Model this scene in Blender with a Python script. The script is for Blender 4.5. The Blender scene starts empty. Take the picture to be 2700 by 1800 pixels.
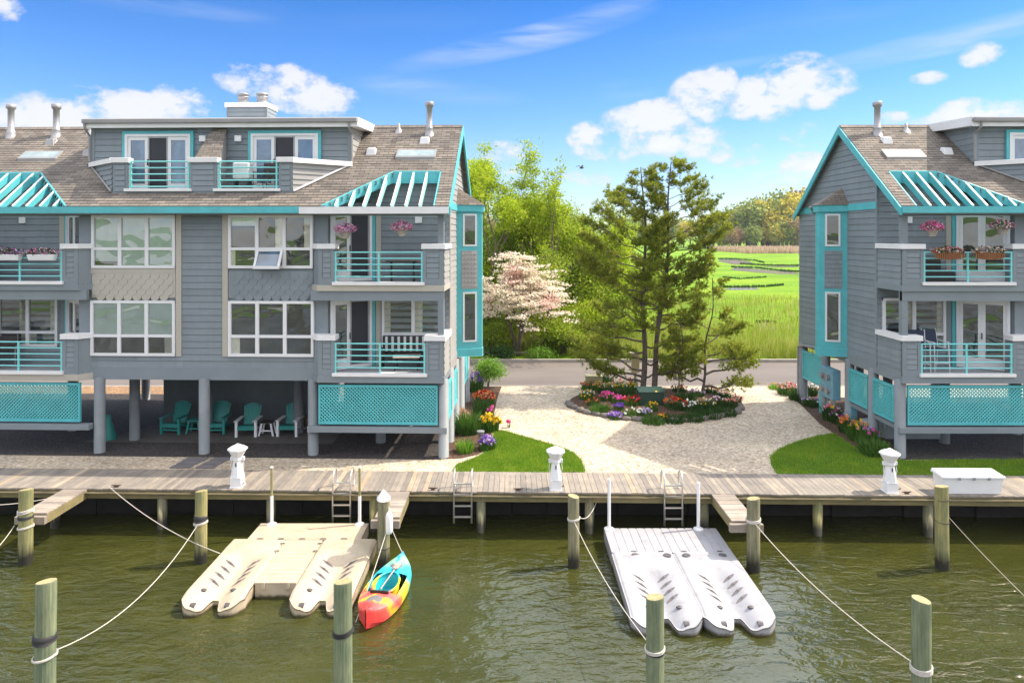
import bpy, math, random
import numpy as np
from mathutils import Vector, Matrix
random.seed(7)
rng = np.random.default_rng(7)
PI = math.pi
C = bpy.context.scene.collection
sc = bpy.context.scene

# ------------------------------------------------------------------ camera
CAMZ = 7.9
HX, HY, FL = 1176.0, 540.0, 1568.0      # measuring aid: principal column, horizon row, focal length (2352 px wide view)
cam = bpy.data.cameras.new('camera'); co = bpy.data.objects.new('camera', cam); C.objects.link(co)
co.location = (0, 0, CAMZ); co.rotation_euler = (PI/2, 0, 0)
cam.sensor_width = 36; cam.lens = 24.0; cam.shift_y = -(784-540)/2352.0
cam.clip_start = 0.1; cam.clip_end = 6000
sc.camera = co
sc.render.resolution_x, sc.render.resolution_y = 1024, 682
sc.view_settings.view_transform = 'Standard'; sc.view_settings.look = 'None'
sc.view_settings.exposure = 1.33; sc.view_settings.gamma = 1
sc.cycles.max_bounces = 7; sc.cycles.transparent_max_bounces = 8
sc.cycles.diffuse_bounces = 3; sc.cycles.glossy_bounces = 4
sc.cycles.sample_clamp_indirect = 4

# ------------------------------------------------------------------ node helpers
class NT:
    def __init__(s, nt): s.t = nt; s.n = nt.nodes; s.l = nt.links
    def add(s, typ, **kw):
        n = s.n.new(typ)
        for k, v in kw.items():
            if k.startswith('i_'): s.set(n, k[2:], v)
            else: setattr(n, k, v)
        return n
    def set(s, n, key, v):
        key = int(key) if str(key).isdigit() else key
        i = n.inputs[key]
        if isinstance(v, bpy.types.NodeSocket): s.l.new(v, i)
        else: i.default_value = v
    def math(s, op, a, b=0.0, c=0.0, clamp=False):
        n = s.n.new('ShaderNodeMath'); n.operation = op; n.use_clamp = clamp
        for k, v in enumerate((a, b, c)): s.set(n, k, v)
        return n.outputs[0]
    def mix(s, fac, a, b, mode='MIX'):
        n = s.n.new('ShaderNodeMix'); n.data_type = 'RGBA'; n.blend_type = mode
        s.set(n, 0, fac)
        for k, v in ((6, a), (7, b)):
            if not isinstance(v, bpy.types.NodeSocket) and len(v) == 3: v = (*v, 1)
            s.set(n, k, v)
        return n.outputs[2]
    def ramp(s, fac, stops, interp='LINEAR'):
        n = s.n.new('ShaderNodeValToRGB'); cr = n.color_ramp; cr.interpolation = interp
        while len(cr.elements) < len(stops): cr.elements.new(0.5)
        for e, (p, c) in zip(cr.elements, stops):
            e.position = p; e.color = (*c, 1) if len(c) == 3 else c
        s.set(n, 0, fac); return n.outputs[0]
    def noise(s, vec, scale, detail=3, rough=0.5, dist=0.0):
        n = s.n.new('ShaderNodeTexNoise'); s.set(n, 'Vector', vec)
        n.inputs['Scale'].default_value = scale; n.inputs['Detail'].default_value = detail
        n.inputs['Roughness'].default_value = rough; n.inputs['Distortion'].default_value = dist
        return n.outputs[0]
    def mapping(s, vec, scale=(1,1,1), rot=(0,0,0), loc=(0,0,0)):
        n = s.n.new('ShaderNodeMapping'); s.set(n, 'Vector', vec)
        n.inputs['Scale'].default_value = scale; n.inputs['Rotation'].default_value = rot; n.inputs['Location'].default_value = loc
        return n.outputs[0]
    def bump(s, h, strength=0.5, dist=0.02, normal=None):
        n = s.n.new('ShaderNodeBump'); s.set(n, 'Height', h)
        n.inputs['Strength'].default_value = strength; n.inputs['Distance'].default_value = dist
        if normal is not None: s.set(n, 'Normal', normal)
        return n.outputs[0]

def newmat(name):
    m = bpy.data.materials.new(name); m.use_nodes = True
    t = NT(m.node_tree); t.n.clear()
    out = t.add('ShaderNodeOutputMaterial'); b = t.add('ShaderNodeBsdfPrincipled')
    t.l.new(b.outputs[0], out.inputs[0])
    return m, t, b, out

def pos(t): return t.add('ShaderNodeNewGeometry').outputs['Position']
def objc(t): return t.add('ShaderNodeTexCoord').outputs['Object']
def island(t): return t.add('ShaderNodeNewGeometry').outputs['Random Per Island']

def simple(name, col, rough=0.6, var=0.12, scale=3.0, bump=0.0, bscale=40, metal=0.0, spec=0.5, isl=0.0, dirt=None, local=False):
    m, t, b, _ = newmat(name)
    p = objc(t) if local else pos(t)
    n = t.noise(p, scale, 5, 0.6)
    lo = tuple(max(0, c*(1-var)) for c in col); hi = tuple(c*(1+var) for c in col)
    c = t.ramp(n, [(0.3, lo), (0.7, hi)])
    if isl:
        r = island(t); k = t.math('MULTIPLY_ADD', r, isl, 1-isl/2)
        cc = t.add('ShaderNodeCombineColor'); [t.set(cc, i, k) for i in range(3)]
        c = t.mix(1.0, c, cc.outputs[0], 'MULTIPLY')
    if dirt:
        dn = t.noise(t.mapping(p, (3, 3, 0.6)), 1.3, 6, 0.7)
        c = t.mix(t.math('MULTIPLY', t.ramp(dn, [(0.45, (0,0,0)), (0.75, (1,1,1))]), dirt[1]), c, dirt[0])
    t.set(b, 'Base Color', c); b.inputs['Roughness'].default_value = rough
    b.inputs['Metallic'].default_value = metal; b.inputs['Specular IOR Level'].default_value = spec
    if bump: t.set(b, 'Normal', t.bump(t.noise(p, bscale, 4, 0.6), bump, 0.01))
    return m

# ------------------------------------------------------------------ world, sun
SUN_EL, SUN_AZ = math.radians(50), math.radians(77)       # azimuth clockwise from +Y
world = bpy.data.worlds.new('World'); sc.world = world; world.use_nodes = True
W = NT(world.node_tree); W.n.clear()
wo = W.add('ShaderNodeOutputWorld'); bg = W.add('ShaderNodeBackground'); W.l.new(bg.outputs[0], wo.inputs[0])
bg.inputs[1].default_value = 0.15
sky = W.add('ShaderNodeTexSky'); sky.sky_type = 'NISHITA'; sky.sun_disc = False
sky.sun_elevation = SUN_EL; sky.sun_rotation = SUN_AZ; sky.altitude = 0; sky.air_density = 1.0; sky.dust_density = 0.4; sky.ozone_density = 2.5
tc = W.add('ShaderNodeTexCoord').outputs['Generated']
sx = W.add('ShaderNodeSeparateXYZ'); W.set(sx, 0, tc)
az = W.math('ARCTAN2', sx.outputs[0], sx.outputs[1]); el = W.math('ARCSINE', sx.outputs[2])
tint = W.ramp(W.math('MULTIPLY', el, 2.0), [(0.0, (.44, .49, .62)), (0.16, (0.36, 0.44, 0.60)), (0.4, (0.22, 0.37, 0.565)), (0.66, (0.105, 0.285, 0.51)), (0.80, (0.35, 0.45, 0.6)), (1.0, (4.1, 2.85, 1.85))])  # last stop brightens the unseen upper dome, added as fill light
skyc = W.mix(1.0, sky.outputs[0], tint, 'MULTIPLY')
def ae(px, py):
    dx, dz = (px-HX)/FL, (HY-py)/FL
    return math.atan2(dx, 1), math.atan2(dz, math.hypot(1, dx))
vec = W.add('ShaderNodeCombineXYZ'); W.set(vec, 0, az); W.set(vec, 1, el)
vw = W.noise(W.mapping(vec.outputs[0], (1, 1, 1)), 9, 3, 0.5)
nz = W.noise(W.mapping(vec.outputs[0], (1, 1.5, 1)), 17, 7, 0.62)
nzb = W.noise(W.mapping(vec.outputs[0], (1, 1.3, 1), loc=(3, 1, 0)), 60, 4, 0.6)
def blob(px, py, rx, ry, w=1.0):
    a, e = ae(px, py); rx /= FL*.78; ry /= FL*.78
    dx = W.math('DIVIDE', W.math('SUBTRACT', az, a), rx); dy = W.math('DIVIDE', W.math('SUBTRACT', el, e), ry)
    d = W.math('ADD', W.math('MULTIPLY', dx, dx), W.math('MULTIPLY', dy, dy))
    return W.math('MULTIPLY', W.math('SUBTRACT', 1.0, d), w, clamp=True)
blobs = [(575,182,62,32,.9),(672,205,52,45,1.15),(722,222,80,42,1.05),(768,220,36,30,.8),
         (150,268,90,42,1),(255,252,90,40,1.05),(330,262,100,36,1),(415,240,50,38,1.05),(30,285,60,26,.6),
         (1362,315,52,32,1),(1440,292,62,40,1),(1520,268,80,36,1.1),(1610,225,62,50,1.15),(1650,200,38,40,1),(1570,325,100,34,.9),(1420,345,90,24,.7),
         (1760,225,70,46,1.1),(1830,185,72,48,1.2),(1885,200,62,40,1.1),(1720,255,50,20,.9),
         (2262,128,36,22,.8),(2130,180,30,12,.6),(2250,262,70,32,1),(1150,350,55,24,.7),(1190,400,40,22,.5),(1690,355,55,26,.6),(1850,380,50,26,.6),(10,15,36,24,.9),
         (1840,310,40,24,.55),(1830,415,80,30,.55),(2050,270,30,12,.5),(2200,290,90,26,.7),(1350,410,60,16,.5)]
acc = None
for bb in blobs:
    o = blob(*bb); acc = o if acc is None else W.math('MAXIMUM', acc, o)
# cloud cover; unseen sky behind the camera is brightened to fill shaded fronts
den = W.math('ADD', acc, W.math('MULTIPLY', W.math('SUBTRACT', nz, 0.5), 4.6))
den = W.math('ADD', den, W.math('MULTIPLY', W.math('SUBTRACT', nzb, 0.5), 1.3))
den = W.math('MULTIPLY', den, W.math('MULTIPLY', acc, 3.5, clamp=True))
cm = W.ramp(den, [(0.02, (0,0,0)), (0.85, (1,1,1))])
behind = W.math('MULTIPLY', W.ramp(W.math('MULTIPLY', W.math('ABSOLUTE', az), 0.5), [(0.42, (0,0,0)), (0.68, (1,1,1))]), W.ramp(W.noise(tc, 2.2, 6, 0.6), [(0.36, (.25,.25,.25)), (0.60, (1,1,1))]))
def wisp(px, py, rx, ry, ang, w):
    a, e = ae(px, py); rx /= FL; ry /= FL; ca, sa = math.cos(ang), math.sin(ang)
    X = W.math('SUBTRACT', az, a); Y = W.math('SUBTRACT', el, e)
    u = W.math('ADD', W.math('MULTIPLY', X, ca), W.math('MULTIPLY', Y, sa)); v = W.math('SUBTRACT', W.math('MULTIPLY', Y, ca), W.math('MULTIPLY', X, sa))
    u = W.math('DIVIDE', u, rx); v = W.math('DIVIDE', v, ry)
    d = W.math('ADD', W.math('MULTIPLY', u, u), W.math('MULTIPLY', v, v))
    return W.math('MULTIPLY', W.math('SUBTRACT', 1.0, d, clamp=True), w)
wn = W.noise(W.mapping(vec.outputs[0], (0.7, 6, 1), rot=(0, 0, -0.2)), 8, 4, 0.55, 0.5)
wv = None
for a in [(1200,95,330,34,.2,1.3),(1330,45,260,24,.25,.9),(1010,210,230,30,-.06,.55),(930,190,110,26,.05,.5),(2150,100,330,28,.12,1.3),(2300,70,160,18,.2,.5),(1680,150,140,12,.1,.4),(700,40,500,40,.05,.12),(1900,30,400,40,.1,.2),(350,10,260,20,.0,.5),(1440,210,80,30,0,.3),(1500,400,1500,110,0,.28),(300,330,900,90,0,.15)]:
    o = wisp(*a); wv = o if wv is None else W.math('ADD', wv, o)
wm = W.math('MULTIPLY', W.math('MULTIPLY', wv, 0.48), W.ramp(wn, [(0.30, (0,0,0)), (0.75, (1,1,1))]))
shade = W.math('ADD', W.math('MULTIPLY', acc, 0.35), W.math('MULTIPLY', nz, 1.0))
ccol = W.ramp(shade, [(0.45, (1.80, 2.0, 2.45)), (0.85, (2.7, 2.65, 2.62))])
s1 = W.mix(wm, skyc, (2.0, 2.25, 2.7, 1))
s2 = W.mix(W.math('MULTIPLY', behind, 0.92), W.mix(W.math('MULTIPLY', cm, 0.86), s1, ccol), (4.7, 4.6, 4.5, 1))  # extra-bright unseen cloud, added to lift the shaded walls
W.set(bg, 0, s2)
sun = bpy.data.lights.new('sun', 'SUN'); so = bpy.data.objects.new('sun', sun); C.objects.link(so)
sun.energy = 2.75; sun.angle = math.radians(0.5); sun.color = (1.0, 0.90, 0.74)
sd = Vector((math.sin(SUN_AZ)*math.cos(SUN_EL), math.cos(SUN_AZ)*math.cos(SUN_EL), math.sin(SUN_EL)))
so.rotation_euler = sd.to_track_quat('Z', 'Y').to_euler()
so.location = (30, 0, 40)

# ------------------------------------------------------------------ measuring helpers
def G(px, py, z=1.05):            # point on the level plane z
    Y = FL*(CAMZ-z)/(py-HY); return ((px-HX)/FL*Y, Y, z)
def F(px, py, Y): return ((px-HX)/FL*Y, Y, CAMZ-(py-HY)/FL*Y)

# ------------------------------------------------------------------ mesh builder
class MB:
    def __init__(s, xf=None): s.v = []; s.f = []; s.m = []; s.xf = xf; s.mi = 0
    def quad(s, *p, m=None):
        k = len(s.v); s.v += [tuple(q) for q in p]; s.f.append(tuple(range(k, k+len(p)))); s.m.append(s.mi if m is None else m)
    def hexa(s, p, m=None):          # p: 4 bottom, 4 top
        k = len(s.v); s.v += [tuple(q) for q in p]
        for a in ((0,3,2,1),(4,5,6,7),(0,1,5,4),(1,2,6,5),(2,3,7,6),(3,0,4,7)):
            s.f.append(tuple(k+i for i in a)); s.m.append(s.mi if m is None else m)
    def box(s, x0, x1, y0, y1, z0, z1, m=None):
        s.hexa([(x0,y0,z0),(x1,y0,z0),(x1,y1,z0),(x0,y1,z0),(x0,y0,z1),(x1,y0,z1),(x1,y1,z1),(x0,y1,z1)], m)
    def beam(s, p, q, w, h, up=(0,0,1), m=None):
        p, q = Vector(p), Vector(q); d = (q-p).normalized(); upv = Vector(up)
        if abs(d.dot(upv)) > 0.98: upv = Vector((0,1,0))
        x = d.cross(upv).normalized()*w/2; y = x.cross(d).normalized()*h/2
        s.hexa([p-x-y, p+x-y, q+x-y, q-x-y, p-x+y, p+x+y, q+x+y, q-x+y], m)
    def tube(s, pts, r, n=8, m=None, caps=True):
        pts = [Vector(p) for p in pts]; rs = r if isinstance(r, (list, tuple)) else [r]*len(pts)
        k = len(s.v); up = Vector((0,0,1)); prev = None
        for i, p in enumerate(pts):
            d = (pts[min(i+1, len(pts)-1)]-pts[max(i-1, 0)]).normalized()
            if prev is None:
                x = d.cross(up) if abs(d.z) < 0.95 else d.cross(Vector((1,0,0)))
            else: x = prev - d*prev.dot(d)
            x.normalize(); prev = x; y = d.cross(x)
            for j in range(n):
                a = 2*PI*j/n; s.v.append(tuple(p + (x*math.cos(a)+y*math.sin(a))*rs[i]))
        for i in range(len(pts)-1):
            for j in range(n):
                a, b = k+i*n+j, k+i*n+(j+1) % n
                s.f.append((a, b, b+n, a+n)); s.m.append(s.mi if m is None else m)
        if caps:
            s.f.append(tuple(k+j for j in range(n))); s.m.append(s.mi if m is None else m)
            s.f.append(tuple(k+(len(pts)-1)*n+j for j in range(n))); s.m.append(s.mi if m is None else m)
    def lathe(s, prof, c=(0,0,0), n=16, m=None, sx=1, sy=1, rot=0):
        k = len(s.v)
        for r, z in prof:
            for j in range(n):
                a = 2*PI*j/n+rot; s.v.append((c[0]+r*sx*math.cos(a), c[1]+r*sy*math.sin(a), c[2]+z))
        for i in range(len(prof)-1):
            for j in range(n):
                a, b = k+i*n+j, k+i*n+(j+1) % n
                s.f.append((a, b, b+n, a+n)); s.m.append(s.mi if m is None else m)
        s.f.append(tuple(k+j for j in range(n))); s.m.append(s.mi if m is None else m)
        s.f.append(tuple(k+(len(prof)-1)*n+j for j in range(n))); s.m.append(s.mi if m is None else m)
    def prism(s, poly, z0, z1, m=None):
        k = len(s.v); n = len(poly)
        s.v += [(x, y, z0) for x, y in poly]+[(x, y, z1) for x, y in poly]
        fs = [tuple(k+i for i in range(n)), tuple(k+n+i for i in range(n))]+[(k+i, k+(i+1) % n, k+n+(i+1) % n, k+n+i) for i in range(n)]
        s.f += fs; s.m += [s.mi if m is None else m]*len(fs)
    def ball(s, c, r, m=None, n=7, k2=4, sq=(1,1,1)):
        prof = []; 
        for i in range(k2+1):
            a = -PI/2+PI*i/k2; prof.append((max(0.0005, r*math.cos(a)), r*math.sin(a)*sq[2]))
        s.lathe(prof, c, n, m, sq[0], sq[1])
    def build(s, name, mats, parent=None, smooth=False, local=False, bevel=0):
        me = bpy.data.meshes.new(name)
        v = [s.xf(*p) for p in s.v] if s.xf else s.v
        me.from_pydata(v, [], s.f)
        mats = mats if isinstance(mats, (list, tuple)) else [mats]
        if len(mats) == 1 and 1 in s.m: mats = [mats[0], M['lapshade']]
        for mt in mats: me.materials.append(mt)
        if len(mats) > 1: me.polygons.foreach_set('material_index', s.m)
        if smooth: me.polygons.foreach_set('use_smooth', [True]*len(s.f))
        me.update()
        return link(name, me, parent, local, bevel)
wloc = {}
def link(name, me, parent=None, local=False, bevel=0):
    o = bpy.data.objects.new(name, me); C.objects.link(o)
    if parent is not None:
        o.parent = parent
        if not local: o.location = -wloc.get(parent.name, Vector((0,0,0)))
    wloc[o.name] = Vector((0,0,0))
    if bevel:
        b = o.modifiers.new('bevel', 'BEVEL'); b.width = bevel; b.segments = 2; b.limit_method = 'ANGLE'
    return o
def thing(name, loc=(0,0,0), rz=0, label=None, cat=None, group=None):
    o = bpy.data.objects.new(name, None); C.objects.link(o); o.location = loc; o.rotation_euler = (0,0,rz)
    o.empty_display_size = 0.2; wloc[o.name] = Vector(loc)
    if label: tag(o, label, cat, group)
    return o
def tag(o, label=None, cat=None, group=None, kind=None):
    if label: o['label'] = label
    if cat: o['category'] = cat
    if group: o['group'] = group
    if kind: o['kind'] = kind
    return o
def struct(o): o['kind'] = 'structure'; return o
kids = {}
def dup(root, loc, rz=0, label=None, scale=None, mats=None):
    r = root.copy(); C.objects.link(r); r.location = loc; r.rotation_euler = (0,0,rz)
    if scale: r.scale = (scale,)*3 if not isinstance(scale, tuple) else scale
    if label: r['label'] = label
    for ch in list(root.children):
        c = ch.copy(); C.objects.link(c); c.parent = r
        for g in list(ch.children):
            d = g.copy(); C.objects.link(d); d.parent = c
    return r
def npmesh(name, V, Fq, mats, mi=None, parent=None, local=False, smooth=False):
    me = bpy.data.meshes.new(name); n = len(V); k = Fq.shape[1]; nf = len(Fq)
    me.vertices.add(n); me.vertices.foreach_set('co', np.asarray(V, dtype=np.float32).ravel())
    me.loops.add(nf*k); me.polygons.add(nf)
    me.loops.foreach_set('vertex_index', np.asarray(Fq, dtype=np.int32).ravel())
    me.polygons.foreach_set('loop_start', np.arange(0, nf*k, k, dtype=np.int32))
    mats = mats if isinstance(mats, (list, tuple)) else [mats]
    for m in mats: me.materials.append(m)
    if mi is not None: me.polygons.foreach_set('material_index', np.asarray(mi, dtype=np.int32))
    if smooth: me.polygons.foreach_set('use_smooth', [True]*nf)
    me.update(calc_edges=True); me.validate()
    return link(name, me, parent, local)
def rdir(n):
    v = rng.normal(size=(n, 3)); return v/np.linalg.norm(v, axis=1)[:, None]
def leaves(P, size, flat=0.0, aspect=0.6):
    """leaf quads (rhombi) at points P"""
    n = len(P); a = rdir(n); b = rdir(n)
    if flat: a[:, 2] *= (1-flat); b[:, 2] *= (1-flat); a /= np.linalg.norm(a, axis=1)[:, None]
    b = b-a*np.sum(a*b, axis=1)[:, None]; b /= np.linalg.norm(b, axis=1)[:, None]+1e-9
    s = (size*rng.uniform(0.6, 1.3, n))[:, None]
    V = np.stack([P-a*s, P-b*s*aspect, P+a*s, P+b*s*aspect], 1).reshape(-1, 3)
    return V, np.arange(4*n).reshape(-1, 4)
def blades(P, h, w, lean=0.25, hv=0.35, out=False):
    """tapering grass blades standing at points P (two quads' worth as one bent tri strip kept to a triangle+quad)"""
    n = len(P); a = rng.uniform(0, 2*PI, n); hh = h*rng.uniform(1-hv, 1+hv, n)
    d = np.stack([np.cos(a), np.sin(a), np.zeros(n)], 1)*(w/2)
    la = np.arctan2(P[:, 1], P[:, 0])+rng.normal(0, .6, n) if out else rng.uniform(0, 2*PI, n); L = (hh*lean*rng.uniform(0.1, 1, n))
    t = np.stack([np.cos(la)*L, np.sin(la)*L, hh], 1); m = t*np.array([.35, .35, .55])
    V = np.stack([P-d, P+d, P+m+d*.7, P+m-d*.7, P+t], 1).reshape(-1, 3)
    k = np.arange(n)*5
    Fq = np.concatenate([np.stack([k, k+1, k+2, k+3], 1), np.stack([k+3, k+2, k+4, k+4], 1)])
    return V, Fq
def blademesh(name, P, h, w, mat, parent=None, lean=.25, hv=.35, local=False, out=False):
    V, Fq = blades(P, h, w, lean, hv, out); n = len(P)
    me = bpy.data.meshes.new(name)
    tri = Fq[n:, :3]; q = Fq[:n]
    loops = np.concatenate([q.ravel(), tri.ravel()]); starts = np.concatenate([np.arange(n)*4, 4*n+np.arange(n)*3])
    me.vertices.add(len(V)); me.vertices.foreach_set('co', V.astype(np.float32).ravel())
    me.loops.add(len(loops)); me.polygons.add(2*n)
    me.loops.foreach_set('vertex_index', loops.astype(np.int32)); me.polygons.foreach_set('loop_start', starts.astype(np.int32))
    me.materials.append(mat); me.update(calc_edges=True)
    return link(name, me, parent, local)

# ------------------------------------------------------------------ materials
GRAYC = (0.195, 0.228, 0.255)
M = {}
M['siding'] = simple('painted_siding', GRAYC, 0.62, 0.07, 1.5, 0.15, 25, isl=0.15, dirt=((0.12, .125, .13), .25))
M['siding_sunlit'] = simple('sunlit_end_siding', (0.30, 0.295, 0.29), 0.62, 0.06, 1.5, 0.15, 25, isl=0.06)  # paler copy of the siding, sunlight painted into the sun-facing sides
M['lapshade'] = simple('siding_lap_shade', (0.075, 0.085, 0.095), 0.9, 0.1)  # dark tone that paints the shadow line under each board
M['trimgray'] = simple('painted_trim', (0.192, 0.225, 0.252), 0.55, 0.06, 1.2, 0.08)
M['pilegray'] = simple('painted_pile', (0.20, 0.22, 0.235), 0.6, 0.12, 2.0, 0.3, 14, dirt=((0.10, .11, .12), .3))
M['cream'] = simple('cream_trim', (0.42, 0.39, 0.34), 0.6, 0.05, 1.5, 0.05)
M['white'] = simple('white_paint', (0.72, 0.71, 0.72), 0.5, 0.05, 2.0, 0.05, dirt=((.45, .43, .40), .12))
M['whiteframe'] = simple('white_vinyl', (0.70, 0.70, 0.72), 0.4, 0.04, 2.0)
M['teal'] = simple('teal_paint', (0.08, 0.42, 0.47), 0.55, 0.12, 2.5, 0.06, dirt=((0.14, .38, .40), .45))
M['tealsunlit'] = simple('sunlit_teal_paint', (0.30, 0.62, 0.62), 0.5, 0.07, 1.5, 0.06)  # paler copy of the teal with the sunlight put into it
M['railteal'] = simple('teal_rail', (0.20, 0.60, 0.61), 0.35, 0.05, 2.0)
M['lattice'] = simple('teal_lattice', (0.10, 0.48, 0.51), 0.5, 0.10, 2.0)
M['deckfloor'] = simple('deck_floor', (0.33, 0.34, 0.37), 0.6, 0.06, 2, 0.05)
M['gutter'] = simple('gutter_metal', (0.26, 0.25, 0.25), 0.35, 0.1, 2)
M['galv'] = simple('galvanised', (0.34, 0.33, 0.34), 0.42, 0.12, 4, metal=0.5)
M['darkmetal'] = simple('dark_screen', (0.02, 0.022, 0.03), 0.55, 0.1, 4)
M['blackplastic'] = simple('black_plastic', (0.02, 0.02, 0.02), 0.4, 0.2, 8)
M['navy'] = simple('navy_mesh_fabric', (0.025, 0.035, 0.07), 0.8, 0.15, 8)
M['concrete'] = simple('concrete', (0.34, 0.31, 0.27), 0.85, 0.12, 2, 0.3, 40)
M['terracotta'] = simple('coir_basket', (0.24, 0.10, 0.04), 0.9, 0.3, 20, 0.5, 60)
M['potgray'] = simple('stone_pot', (0.30, 0.27, 0.23), 0.8, 0.15, 10)
M['stem'] = simple('hanger_wire', (0.3, 0.3, 0.3), 0.4)
M['greenbox'] = simple('dark_green_metal', (0.018, 0.05, 0.035), 0.45, 0.12, 4)
M['tanbox'] = simple('tan_metal', (0.42, 0.38, 0.22), 0.5, 0.1, 4)
M['bluebox'] = simple('meter_blue_paint', (0.15, 0.33, 0.42), 0.5, 0.1, 4)
M['bark'] = simple('pine_bark', (0.11, 0.082, 0.065), 0.9, 0.45, 14, 0.8, 30)
M['barklight'] = simple('smooth_bark', (0.16, 0.13, 0.10), 0.9, 0.35, 10, 0.5, 30)
M['rock'] = simple('edging_stone', (0.14, 0.122, 0.108), 0.85, 0.25, 6, 0.4, 25, isl=0.8)
M['storage'] = simple('storage_wall_paint', (0.085, 0.105, 0.115), 0.7, 0.1)
M['slab'] = simple('garage_slab_concrete', (0.10, 0.09, 0.085), 0.9, 0.2, 2, 0.2)
M['whiteplastic'] = simple('white_plastic', (0.74, 0.74, 0.76), 0.35, 0.04, 3)
M['adiro'] = simple('teal_chair_plastic', (0.02, 0.22, 0.20), 0.45, 0.08, 5)
M['wicker'] = simple('dark_wicker', (0.035, 0.028, 0.028), 0.7, 0.3, 30, 0.4)
M['tabletop'] = simple('tan_table_top', (0.50, 0.42, 0.36), 0.4, 0.08, 5)
M['logwood'] = simple('cut_firewood', (0.14, 0.11, 0.09), 0.9, 0.4, 10)
M['cushion'] = simple('striped_cushion_white', (0.55, 0.58, 0.6), 0.8)

def shingle_mat(name, base, dark):
    m, t, b, _ = newmat(name)
    p = pos(t); sp = t.add('ShaderNodeSeparateXYZ'); t.set(sp, 0, p)
    # stepping along the slope with the height, along the eave with x
    v = t.add('ShaderNodeCombineXYZ'); t.set(v, 0, sp.outputs[0]); t.set(v, 1, t.math('MULTIPLY', sp.outputs[2], 1.63))
    br = t.add('ShaderNodeTexBrick'); t.set(br, 'Vector', v.outputs[0])
    br.inputs['Scale'].default_value = 1; br.inputs['Brick Width'].default_value = 0.31; br.inputs['Row Height'].default_value = 0.142
    br.inputs['Mortar Size'].default_value = 0.009; br.inputs['Bias'].default_value = 0.0; br.inputs['Mortar Smooth'].default_value = 0.3
    br.inputs['Color1'].default_value = (*[c*0.72 for c in base], 1); br.inputs['Color2'].default_value = (*[c*1.22 for c in base], 1); br.inputs['Mortar'].default_value = (*dark, 1)
    n = t.noise(p, 0.9, 5, 0.65); n2 = t.noise(p, 60, 3, 0.7)
    c = t.mix(1.0, br.outputs[0], t.ramp(n, [(0.3, (.78,.78,.80)), (0.7, (1.18,1.14,1.08))]), 'MULTIPLY')
    c = t.mix(1.0, c, t.ramp(n2, [(0.3, (.7,.7,.7)), (0.7, (1.3,1.3,1.3))]), 'MULTIPLY')
    t.set(b, 'Base Color', c); b.inputs['Roughness'].default_value = 0.9
    t.set(b, 'Normal', t.bump(t.math('ADD', br.outputs[1], t.math('MULTIPLY', n2, -0.3)), -0.7, 0.012))
    return m
M['shingle'] = shingle_mat('asphalt_shingles', (0.190, 0.167, 0.147), (0.045, 0.042, 0.040))

def glass_mat(name, base, wav=1.0, spec=0.9, curtain=None):
    m, t, b, _ = newmat(name)
    p = pos(t); n = t.noise(t.mapping(p, (0.8, 0.8, 1.3)), 1.0, 1.5, 0.4, 0.6)
    c = t.ramp(t.noise(t.mapping(p, (1.3, 1.3, .9)), 1.3, 4, 0.55, 1.0), [(0.38, tuple(x*.6 for x in base)), (0.6, base)])
    t.set(b, 'Base Color', c); b.inputs['Roughness'].default_value = 0.02
    b.inputs['Specular IOR Level'].default_value = spec; b.inputs['IOR'].default_value = 1.5
    b.inputs['Coat Weight'].default_value = 0.9; b.inputs['Coat Roughness'].default_value = 0.01; b.inputs['Coat IOR'].default_value = 1.7
    bp = t.bump(n, 0.22*wav, 0.20); t.set(b, 'Normal', bp); t.set(b, 'Coat Normal', bp)
    return m
M['glass_dark'] = glass_mat('dark_window_glass', (0.035, 0.045, 0.04))
M['glass_shade'] = glass_mat('window_glass_before_pale_blinds', (0.28, 0.37, 0.35), 0.7)
M['glass_blue'] = glass_mat('door_glass_painted_sky', (0.10, 0.17, 0.26), 0.25)  # blue base colour paints the sky's reflection into the pane
M['glass_sky'] = glass_mat('skylight_glass', (0.28, 0.36, 0.35), 0.05)

def thin_glass():
    m, t, b, out = newmat('clear_window_glass'); p = pos(t); t.n.remove(b)
    n = t.noise(t.mapping(p, (0.8, 0.8, 1.3)), 1.0, 1.5, 0.4, 0.6); bp = t.bump(n, 0.22, 0.20)
    g = t.add('ShaderNodeBsdfGlossy'); g.inputs['Roughness'].default_value = 0.01; t.set(g, 'Normal', bp)
    tr = t.add('ShaderNodeBsdfTransparent'); t.set(tr, 0, (.93, .97, .95, 1))
    fr = t.add('ShaderNodeFresnel'); fr.inputs[0].default_value = 1.55; t.set(fr, 'Normal', bp)
    mx = t.add('ShaderNodeMixShader'); t.set(mx, 0, t.math('MULTIPLY_ADD', fr.outputs[0], 1.8, 0.08, clamp=True))
    t.l.new(tr.outputs[0], mx.inputs[1]); t.l.new(g.outputs[0], mx.inputs[2]); t.l.new(mx.outputs[0], out.inputs[0]); return m
M['glass_thin'] = thin_glass()
M['room'] = simple('unlit_room_tone', (0.035, 0.034, 0.032), 0.9, 0.7, 1.2)  # darkness of an unlit interior, put into the colour
M['blind'] = simple('pale_window_blind', (0.66, 0.74, 0.70), 0.8, 0.08, 3)
M['curtain'] = simple('window_curtain', (0.62, 0.58, 0.50), 0.9, 0.1, 8)
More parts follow.
